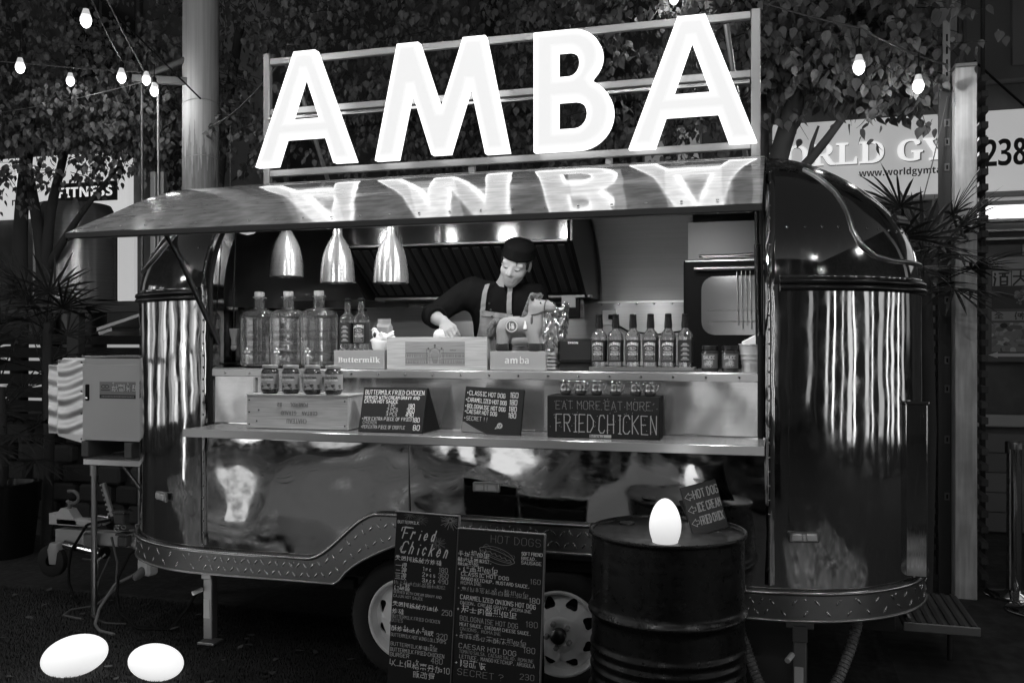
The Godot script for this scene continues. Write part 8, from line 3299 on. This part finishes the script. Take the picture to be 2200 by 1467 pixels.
func make_trees() -> void:
	var T := thing("leafy_tree", "dense broadleaf tree with several thin trunks at the far left", "tree", V(-7.2, 0, -3.5))
	limb(T, "trunk", [V(0.05, 0, 0.2), V(0.0, 1.6, 0.1), V(-0.08, 2.9, 0.0), V(0.1, 4.2, 0)], 0.10, 0.05)
	limb(T, "trunk", [V(0.3, 0, 0.0), V(0.25, 1.5, 0.0), V(0.18, 2.7, 0.05), V(-0.05, 3.9, 0.1)], 0.085, 0.04)
	limb(T, "limb", [V(0.2, 2.2, 0.0), V(0.38, 2.9, 0.1), V(0.55, 3.5, 0.1), V(0.7, 4.4, 0.1)], 0.06, 0.02)
	limb(T, "limb", [V(0.25, 2.35, 0.0), V(0.75, 2.8, 0.15), V(1.25, 3.25, 0.2)], 0.045, 0.015)
	crown(T, [[V(0.1, 4.2, 0.2), V(1.3, 0.75, 0.8), 1.0], [V(1.3, 3.95, 0.3), V(0.9, 0.6, 0.6), 0.8], [V(-0.9, 4.0, 0.5), V(0.8, 0.55, 0.7), 0.6], [V(1.1, 3.62, 0.5), V(0.7, 0.3, 0.5), 0.5], [V(0.2, 3.75, 0.4), V(0.8, 0.3, 0.5), 0.45], [V(0.6, 5.0, 0.3), V(1.6, 0.5, 0.8), 0.6], [V(0.75, 3.18, 0.4), V(0.55, 0.10, 0.3), 0.10], [V(0.1, 3.2, 0.4), V(0.25, 0.12, 0.2), 0.06]], 290, 0.60, 101, M.leaf)
	T = thing("leafy_tree", "broadleaf tree behind the concrete pole, its sprays reaching past the pole on both sides", "tree", V(-5.0, 0, -3.7))
	limb(T, "trunk", [V(-0.2, 0, 0), V(-0.15, 1.8, 0), V(-0.1, 3.2, 0.05), V(0.1, 4.6, 0)], 0.09, 0.04)
	crown(T, [[V(-0.4, 3.9, 0.3), V(0.7, 0.65, 0.5), 0.8], [V(-0.7, 3.55, 0.5), V(0.5, 0.35, 0.4), 0.5], [V(0.62, 3.45, 0.5), V(0.28, 0.35, 0.3), 0.16], [V(0.75, 2.75, 0.6), V(0.22, 0.2, 0.25), 0.10], [V(0.1, 4.8, 0.3), V(0.9, 0.5, 0.6), 0.5]], 290, 0.60, 102, M.leaf)
	T = thing("leafy_tree", "broadleaf tree behind the first two glowing letters", "tree", V(-3.05, 0, -3.3))
	limb(T, "trunk", [V(0.75, 0, 0), V(0.72, 1.8, 0), V(0.70, 3.2, 0.0), V(0.62, 4.8, 0)], 0.085, 0.05)
	limb(T, "limb", [V(0.70, 2.9, 0), V(0.3, 3.5, 0.1), V(-0.3, 4.1, 0.2)], 0.045, 0.015)
	limb(T, "limb", [V(0.70, 3.1, 0), V(1.05, 3.7, 0.1), V(1.25, 4.5, 0.1)], 0.04, 0.015)
	crown(T, [[V(-0.3, 4.05, 0.3), V(0.8, 0.6, 0.6), 0.8], [V(0.0, 3.35, 0.3), V(0.6, 0.45, 0.5), 0.55], [V(0.9, 4.1, 0.2), V(0.9, 0.7, 0.6), 0.85], [V(0.8, 3.2, 0.0), V(0.7, 0.4, 0.4), 0.45], [V(0.3, 4.9, 0.3), V(1.4, 0.5, 0.7), 0.6]], 290, 0.60, 103, M.leaf2)
	T = thing("leafy_tree", "broadleaf tree behind the third glowing letter", "tree", V(-0.95, 0, -3.2))
	limb(T, "trunk", [V(0.1, 0, -0.2), V(0.12, 1.8, -0.2), V(0.15, 3.2, -0.1), V(0.1, 4.8, 0)], 0.08, 0.04)
	crown(T, [[V(-0.2, 4.0, 0.2), V(0.9, 0.65, 0.6), 0.9], [V(0.1, 3.25, 0.2), V(0.7, 0.5, 0.5), 0.7], [V(0.9, 3.9, 0.2), V(0.6, 0.6, 0.6), 0.6], [V(0.0, 4.9, 0.2), V(1.2, 0.5, 0.6), 0.5]], 290, 0.60, 104, M.leaf2)
	T = thing("leafy_tree", "leaning broadleaf tree with large drooping leaves above the right end of the trailer", "tree", V(-0.25, 0, -2.75))
	limb(T, "trunk", [V(0.0, 0, 0), V(0.1, 1.8, 0), V(0.22, 2.72, 0.02), V(0.33, 3.1, 0.05), V(0.45, 3.6, 0.1)], 0.10, 0.06)
	limb(T, "trunk", [V(-0.1, 0, -0.05), V(0.05, 1.8, -0.05), V(0.12, 2.9, -0.05), V(0.05, 4.0, 0.0)], 0.11, 0.07)
	limb(T, "limb", [V(0.28, 2.66, 0.05), V(0.45, 2.82, 0.1), V(0.66, 3.08, 0.15), V(0.78, 3.3, 0.2)], 0.04, 0.018)
	limb(T, "limb", [V(0.46, 2.84, 0.1), V(0.48, 2.95, 0.1), V(0.52, 3.06, 0.12)], 0.02, 0.008)
	crown(T, [[V(0.35, 3.75, 0.2), V(0.55, 0.45, 0.5), 0.7], [V(0.8, 3.65, 0.2), V(0.45, 0.4, 0.4), 0.6], [V(0.85, 3.42, 0.25), V(0.32, 0.18, 0.3), 0.34], [V(1.08, 3.40, 0.2), V(0.2, 0.18, 0.25), 0.2], [V(0.2, 3.55, 0.1), V(0.3, 0.2, 0.3), 0.25], [V(0.6, 4.3, 0.2), V(0.9, 0.4, 0.5), 0.5]], 280, 0.74, 105, M.leaf)
	# fan palms
	fan_palm("fan palm with a dark shaggy head behind the right end of the trailer", V(0.86, 0, -2.15), 2.13, 26, 0.43, 201, true)
	fan_palm("fan palm with spread fingers at the far left, in front of the steel tank", V(-5.55, 0, -2.0), 1.75, 20, 0.50, 202, false)
	fan_palm("low fan palm at the left edge, under the taller fan palm", V(-5.75, 0, -1.75), 1.25, 16, 0.46, 203, false)

func fan_palm(label: String, base: Vector3, high: float, n: int, reach: float, sd: int, stemmed: bool) -> void:
	var T := thing("fan_palm", label, "palm", base)
	var r := RandomNumberGenerator.new()
	r.seed = sd
	var mb := MB.new()
	mb.tube([V(0, 0, 0), V(0.03, high * 0.5, 0.0), V(0, high, 0)], 0.045, 8, 0.035)
	obj("trunk", mb, M.bark, T)
	for i in n:
		var az := TAU * i / n + r.randf_range(-0.25, 0.25)
		var el := r.randf_range(-0.45, 1.35)
		var dir := V(cos(az) * cos(el), sin(el), sin(az) * cos(el))
		var p0 := V(0, high + r.randf_range(-0.3, 0.05) * (1.0 if stemmed else 1.8), 0)
		var p1 := p0 + dir * reach * r.randf_range(0.55, 0.9)
		mb = MB.new()
		mb.tube([p0, p0.lerp(p1, 0.5) + V(0, 0.02, 0), p1], 0.007, 5, 0.004, false)
		var side := dir.cross(Vector3.UP).normalized()
		var nrm := side.cross(dir).normalized()
		var k := r.randi_range(11, 15)
		for j in k:
			var w := lerpf(-1.75, 1.75, float(j) / (k - 1)) + r.randf_range(-0.04, 0.04)
			var d := (dir * cos(w) + side * sin(w)).normalized()
			var l := reach * r.randf_range(0.62, 0.95) * (1.0 - 0.16 * absf(w))
			var q := d.cross(nrm).normalized()
			var prev := p1
			var wd0 := 0.004
			for s in 4:
				var t := (s + 1) / 4.0
				var nx := p1 + d * l * t + V(0, -0.16 * l * t * t, 0)
				var wd1: float = [0.009, 0.0105, 0.008, 0.0005][s]
				mb.quad(prev - q * wd0, nx - q * wd1, nx + nrm * 0.004 * (1 - t), prev + nrm * 0.004 * (1 - t), nrm)
				mb.quad(prev + q * wd0, nx + q * wd1, nx + nrm * 0.004 * (1 - t), prev + nrm * 0.004 * (1 - t), nrm)
				prev = nx
				wd0 = wd1
		obj("frond", mb, M.palm, T)

# ---------------------------------------------------------------- bulbs on their cords
func make_string_lights() -> void:
	var spots := [[V(-3.96, 3.53, -0.63), "hanging bulb highest at the left, above the others"], [V(-5.28, 3.61, -1.47), "hanging bulb furthest left, against the leaves"], [V(-5.70, 3.81, -2.42), "hanging bulb second from the left edge"], [V(-4.70, 3.59, -1.83), "hanging bulb in the middle of the left group"], [V(-4.93, 3.75, -2.40), "hanging bulb just left of the riser pipes"], [V(-4.87, 3.66, -2.42), "hanging bulb between the two riser pipes, lowest of the left group"], [V(-0.70, 4.045, -2.63), "hanging bulb cut by the top edge above the third and fourth letters"], [V(-0.22, 3.96, -3.34), "hanging bulb behind the right corner of the sign frame"], [V(0.44, 3.15, -1.57), "hanging bulb in front of the drooping leaves at the right"], [V(0.81, 3.14, -2.03), "hanging bulb nearest the timber pillar"]]
	var first: Node3D = null
	for s in spots:
		if first:
			copy(first, s[1], s[0], s[0].x)
		else:
			first = thing("hanging_bulb", s[1], "light bulb", s[0], 0.0, "bulbs of the string lights")
			var mb := MB.new()
			mb.lathe([Vector2(0.0, -0.064), Vector2(0.014, -0.058), Vector2(0.027, -0.042), Vector2(0.032, -0.022), Vector2(0.031, -0.004)], 20)
			obj("bulb", mb, glow(0.8, 5.0), first)
			mb = MB.new()
			mb.lathe([Vector2(0.031, -0.004), Vector2(0.0265, 0.014)], 20)
			obj("bulb_shoulder", mb, glow(0.6, 1.1), first)
			mb = MB.new()
			mb.lathe([Vector2(0.0265, 0.014), Vector2(0.023, 0.026), Vector2(0.017, 0.046), Vector2(0.015, 0.052)], 20)
			obj("bulb_neck", mb, glow(0.4, 0.42), first)
			mb = MB.new()
			mb.lathe([Vector2(0.016, 0.050), Vector2(0.018, 0.054), Vector2(0.018, 0.088), Vector2(0.010, 0.098), Vector2(0.0, 0.10)], 14)
			mb.tube([V(0, 0.098, 0), V(0.003, 0.2, 0.002)], 0.004, 6)
			obj("socket", mb, M.black, first)
		lamp_omni("bulb_light", s[0] + V(0, -0.01, 0), 0.09 if s[0].z < -2.3 and s[0].x < -4.0 else 0.22, 0.025)
	# the same cords go on over the yard; the polished sides mirror them
	var yard := [[V(-5.6, 3.5, 1.6), "yard bulb beyond the left edge, nearest the trailer"], [V(-4.4, 3.4, 3.4), "yard bulb left of the camera, second along its cord"], [V(-2.9, 3.45, 4.9), "yard bulb behind the camera, left of centre"], [V(-1.1, 3.4, 3.0), "yard bulb above the path to the hatch"], [V(0.4, 3.5, 4.6), "yard bulb behind the camera, right of centre"], [V(1.7, 3.45, 2.2), "yard bulb right of the camera, above the rear end"], [V(2.9, 3.5, 0.4), "yard bulb beyond the right edge, by the queue posts"], [V(-7.2, 3.5, 2.8), "yard bulb furthest to the left over the paving"], [V(3.4, 3.5, 4.2), "yard bulb furthest to the right"], [V(-0.4, 3.5, 7.0), "yard bulb far behind the camera"], [V(-3.2, 3.95, 1.3), "yard bulb high in front of the awning's left corner"], [V(-1.9, 4.0, 1.6), "yard bulb high in front of the second glowing letter"], [V(-0.5, 3.95, 1.5), "yard bulb high in front of the last glowing letter"]]
	for s in yard:
		copy(first, s[1], s[0], s[0].x)
		lamp_omni("bulb_light", s[0] + V(0, -0.01, 0), 0.62, 0.03)
	# the cords
	var cord := func(a: Vector3, b: Vector3, sag: float, r: float, label: String, m: Material) -> void:
		var p := []
		for i in 33:
			var t := i / 32.0
			p.append(a.lerp(b, t) - V(0, sag * 4.0 * t * (1.0 - t), 0))
		var m2 := MB.new()
		m2.tube(p, r, 6)
		tag(obj("cord", m2, m), label, "cord")
	cord.call(V(-4.98, 3.80, -2.40), V(-8.0, 4.05, -1.0), 0.05, 0.006, "dark cord running left from the pole bracket with the leftmost bulbs", grey(0.05, 0.6))
	cord.call(V(-4.96, 3.80, -2.42), V(-3.2, 3.95, 0.6), 0.06, 0.006, "dark cord rising towards the street from the pole bracket", grey(0.05, 0.6))
	cord.call(V(-4.95, 3.74, -2.44), V(-7.5, 3.72, -2.9), 0.04, 0.004, "pale thin wire running left behind the bulbs", M.zinc)
	cord.call(V(-4.60, 3.62, -2.66), V(-5.3, 4.6, -1.7), 0.0, 0.007, "taut black stay wire tied round the concrete pole", M.black)
	cord.call(V(-4.57, 3.40, -2.72), V(-2.45, 3.06, -0.32), 0.06, 0.005, "slack wire from the concrete pole to the sign frame", grey(0.06, 0.6))
	cord.call(V(-0.9, 4.3, -2.4), V(0.45, 3.36, -1.6), 0.06, 0.006, "cord above the fourth letter leading to the right-hand bulbs", grey(0.08, 0.6))
	cord.call(V(0.45, 3.36, -1.6), V(1.03, 3.34, -2.40), 0.02, 0.006, "cord from the right-hand bulbs to the slotted angle", grey(0.10, 0.6))
	cord.call(V(1.03, 3.14, -2.40), V(0.84, 2.40, -2.2), 0.03, 0.004, "loose wire hanging from the slotted angle into the palm", grey(0.08, 0.6))
	cord.call(V(1.25, 3.45, -2.75), V(2.2, 2.7, -3.2), 0.02, 0.008, "black cable slanting down right of the timber pillar", M.black)
	cord.call(V(-4.70, 3.7, -1.83), V(-3.96, 3.73, -0.63), 0.03, 0.005, "cord joining the highest left bulb to the middle one", grey(0.05, 0.6))
	for k in [[-4.30, "left"], [-4.18, "right"]]:
		cord.call(V(k[0], 3.32, -2.45), V(k[0], 1.9, -2.45), 0.0, 0.003, "thin upright wire %s of the pair between pole and sign frame" % ["nearer the pole," if k[1] == "left" else "further from the pole,"][0], grey(0.12, 0.6))

# ---------------------------------------------------------------- what the polished sides mirror: the other side of the yard
func make_across_the_way() -> void:
	var mb := MB.new()
	var B := thing("facing_building", "building across the yard with tall lit shop windows", "building", V(0, 0, 12.5))
	mb.box(V(-1, 4.5, 0.6), V(34, 9.0, 1.0), 0.0)
	obj("wall", mb, M.wall_dark, B)
	var rw := RandomNumberGenerator.new()
	rw.seed = 9
	for i in 13:
		var x := -16.0 + i * 2.6 + rw.randf_range(-0.5, 0.5)
		if x > 0.5 and x < 7.5 and i % 3 != 0:
			continue
		mb = MB.new()
		mb.box(V(x, 1.5 + 0.2 * (i % 2), 0.06), V(rw.randf_range(0.25, 1.7), rw.randf_range(1.9, 2.9), 0.06), 0.0)
		obj("window_light", mb, glow(0.3, [1.1, 0.4, 2.2, 0.7][i % 4]), B)
		mb = MB.new()
		mb.box(V(x + 1.3, 2.0, -0.1), V(0.35, 4.0, 0.3), 0.01)
		obj("pier", mb, M.wall, B)
	var R := thing("side_building", "building beyond the right edge with narrow lit windows", "building", V(8.5, 0, 3.5))
	mb = MB.new()
	mb.box(V(0.6, 4.0, 0), V(1.0, 8.0, 17.0), 0.0)
	obj("wall", mb, M.wall_dark, R)
	for k in [[-7.4, 0.5, 0.8], [-6.3, 0.16, 4.0], [-5.2, 0.4, 1.4], [-4.4, 0.14, 3.2], [-3.3, 0.7, 0.6], [-2.0, 0.14, 2.4], [-1.2, 0.5, 0.9], [0.6, 0.14, 4.0], [1.3, 0.6, 1.0], [2.6, 0.12, 2.2], [4.4, 0.2, 4.0], [6.0, 0.5, 1.2]]:
		mb = MB.new()
		mb.box(V(0.06, 1.65, k[0]), V(0.06, 2.6, k[1]), 0.0)
		obj("window_light", mb, glow(0.3, k[2]), R)
	var L := thing("corner_building", "building beyond the left edge with lit paned windows", "building", V(-12.0, 0, 4.0))
	mb = MB.new()
	mb.box(V(-0.6, 4.0, 0), V(1.0, 8.0, 15.0), 0.0)
	obj("wall", mb, M.wall_dark, L)
	for i in 5:
		for j in 3:
			for k in 3:
				mb = MB.new()
				mb.box(V(-0.06, 0.9 + j * 0.95, -5.6 + i * 2.7 + k * 0.6), V(0.06, 0.86, 0.5), 0.0)
				obj("pane_light", mb, glow(0.25, [0.7, 1.3, 0.3][(i + j + k) % 3]), L)
	# a slim lit advertising column
	var C := thing("light_column", "slim white lit column beyond the left edge", "lamp", V(-7.6, 0, 3.7))
	mb = MB.new()
	mb.box(V(0, 1.45, 0), V(0.16, 2.7, 0.16), 0.02)
	obj("lamp_tube", mb, glow(0.8, 2.0), C)
	mb = MB.new()
	mb.box(V(0, 0.05, 0), V(0.34, 0.10, 0.34), 0.02)
	obj("base", mb, M.darksteel, C)
	for y in [0.7, 1.3, 1.9, 2.5]:
		mb = MB.new()
		mb.box(V(0, y, 0), V(0.17, 0.02, 0.17), 0.0)
		obj("joint", mb, M.dark, C)
	lamp_omni("light_column_light", V(-7.45, 1.5, 3.6), 0.12, 0.08)
	var EL := thing("egg_lamp", "small glowing egg lamp on the turf beyond the left edge", "lamp", V(-5.2, 0.004, 3.7))
	obj("shade", egg_mesh(0.10, 0.27), glow(0.4, 0.8), EL)
	lamp_omni("egg_lamp_light", V(-5.2, 0.13, 3.7), 0.05, 0.08)
	# parasols over the seats
	for p in [[V(-3.6, 0, 4.3), "folded canvas parasol standing left of the camera"], [V(1.05, 0, 4.1), "folded canvas parasol standing right of the camera"]]:
		var U := thing("parasol", p[1], "parasol", p[0], 0.0, "folded parasols in the yard")
		mb = MB.new()
		mb.tube([V(0, 0.05, 0), V(0, 2.75, 0)], 0.024, 10)
		obj("pole", mb, M.darksteel, U)
		mb = MB.new()
		mb.loft([[1.05, 0.10, 0.10, 2.0], [1.25, 0.17, 0.15, 2.0], [1.7, 0.15, 0.15, 2.0], [2.4, 0.08, 0.08, 2.0], [2.72, 0.03, 0.03, 2.0]], 16)
		obj("canopy", mb, grey(0.05, 0.8), U)
		mb = MB.new()
		mb.lathe([Vector2(0.30, 0.0), Vector2(0.30, 0.05), Vector2(0.05, 0.09)], 24)
		obj("base", mb, M.dark, U)
	var SF := thing("lounge_sofa", "black lounge sofa in the yard behind the camera", "sofa", V(-0.55, 0, 5.9))
	mb = MB.new()
	mb.box(V(0, 0.24, 0), V(2.3, 0.36, 0.85), 0.05)
	obj("seat", mb, M.gloss, SF)
	mb = MB.new()
	mb.box(V(0, 0.62, 0.36), V(2.3, 0.75, 0.22), 0.05)
	obj("backrest", mb, M.gloss, SF)
	for x in [-1.2, 1.2]:
		mb = MB.new()
		mb.box(V(x, 0.40, 0), V(0.24, 0.72, 0.88), 0.05)
		obj("armrest", mb, M.gloss, SF)
	# soft seats; one carries a printed star cloth
	var s := Sheet.new(256, 256, 0.60, 171)
	for i in 12:
		var c := Vector2(50 + 50 * (i % 4), 60 + 48 * (i / 4))
		for k in 5:
			var a := -PI / 2 + TAU * k / 5
			s.stroke(c, c + Vector2.from_angle(a) * 16, 9, 0.88)
	for i in 7:
		s.stroke(Vector2(0, 212 + i * 8), Vector2(256, 190 + i * 10), 3, 0.2 + 0.4 * (i % 2))
	var seats := [[V(-3.3, 0, 2.7), 0.62, 0.40, "bean bag with a star-printed cloth left of the camera"], [V(-2.1, 0, 3.3), 0.55, 0.42, "pale bean bag in the yard behind the starry one"], [V(-1.05, 0, 2.9), 0.45, 0.30, "grey bean bag in the yard facing the menu boards"]]
	for i in 3:
		mb = MB.new()
		var w: float = seats[i][1]
		mb.loft([[0.0, w * 0.75, w * 0.7, 2.2], [0.10, w, w * 0.95, 2.2], [0.30, w * 0.95, w * 0.9, 2.2], [0.52, w * 0.62, w * 0.55, 2.0, 0.06, 0.04], [0.72, w * 0.34, w * 0.28, 2.0, 0.1, 0.08], [0.80, w * 0.10, w * 0.10, 2.0, 0.1, 0.08]], 28)
		var m: StandardMaterial3D = grey(seats[i][2], 0.9)
		if i == 1:
			var s2 := Sheet.new(128, 128, 0.2, 172)
			var fm := FastNoiseLite.new()
			fm.seed = 8
			fm.frequency = 0.022
			for yy in 128:
				for xx in 128:
					var gq := 0.5 + 0.4 * sin(22.0 * fm.get_noise_2d(xx, yy))
					s2.im.set_pixel(xx, yy, Color(gq, gq, gq))
			m = s2.mat(0.9)
			m.uv1_scale = V(3, 1, 1)
		if i == 0:
			m = s.mat(0.9)
			m.uv1_scale = V(4, 2, 1)
		tag(at(obj("bean_bag", mb, m), seats[i][0], V(0, 0.7 * i, 0)), seats[i][3], "bean bag")

func make_more() -> void:
	pass
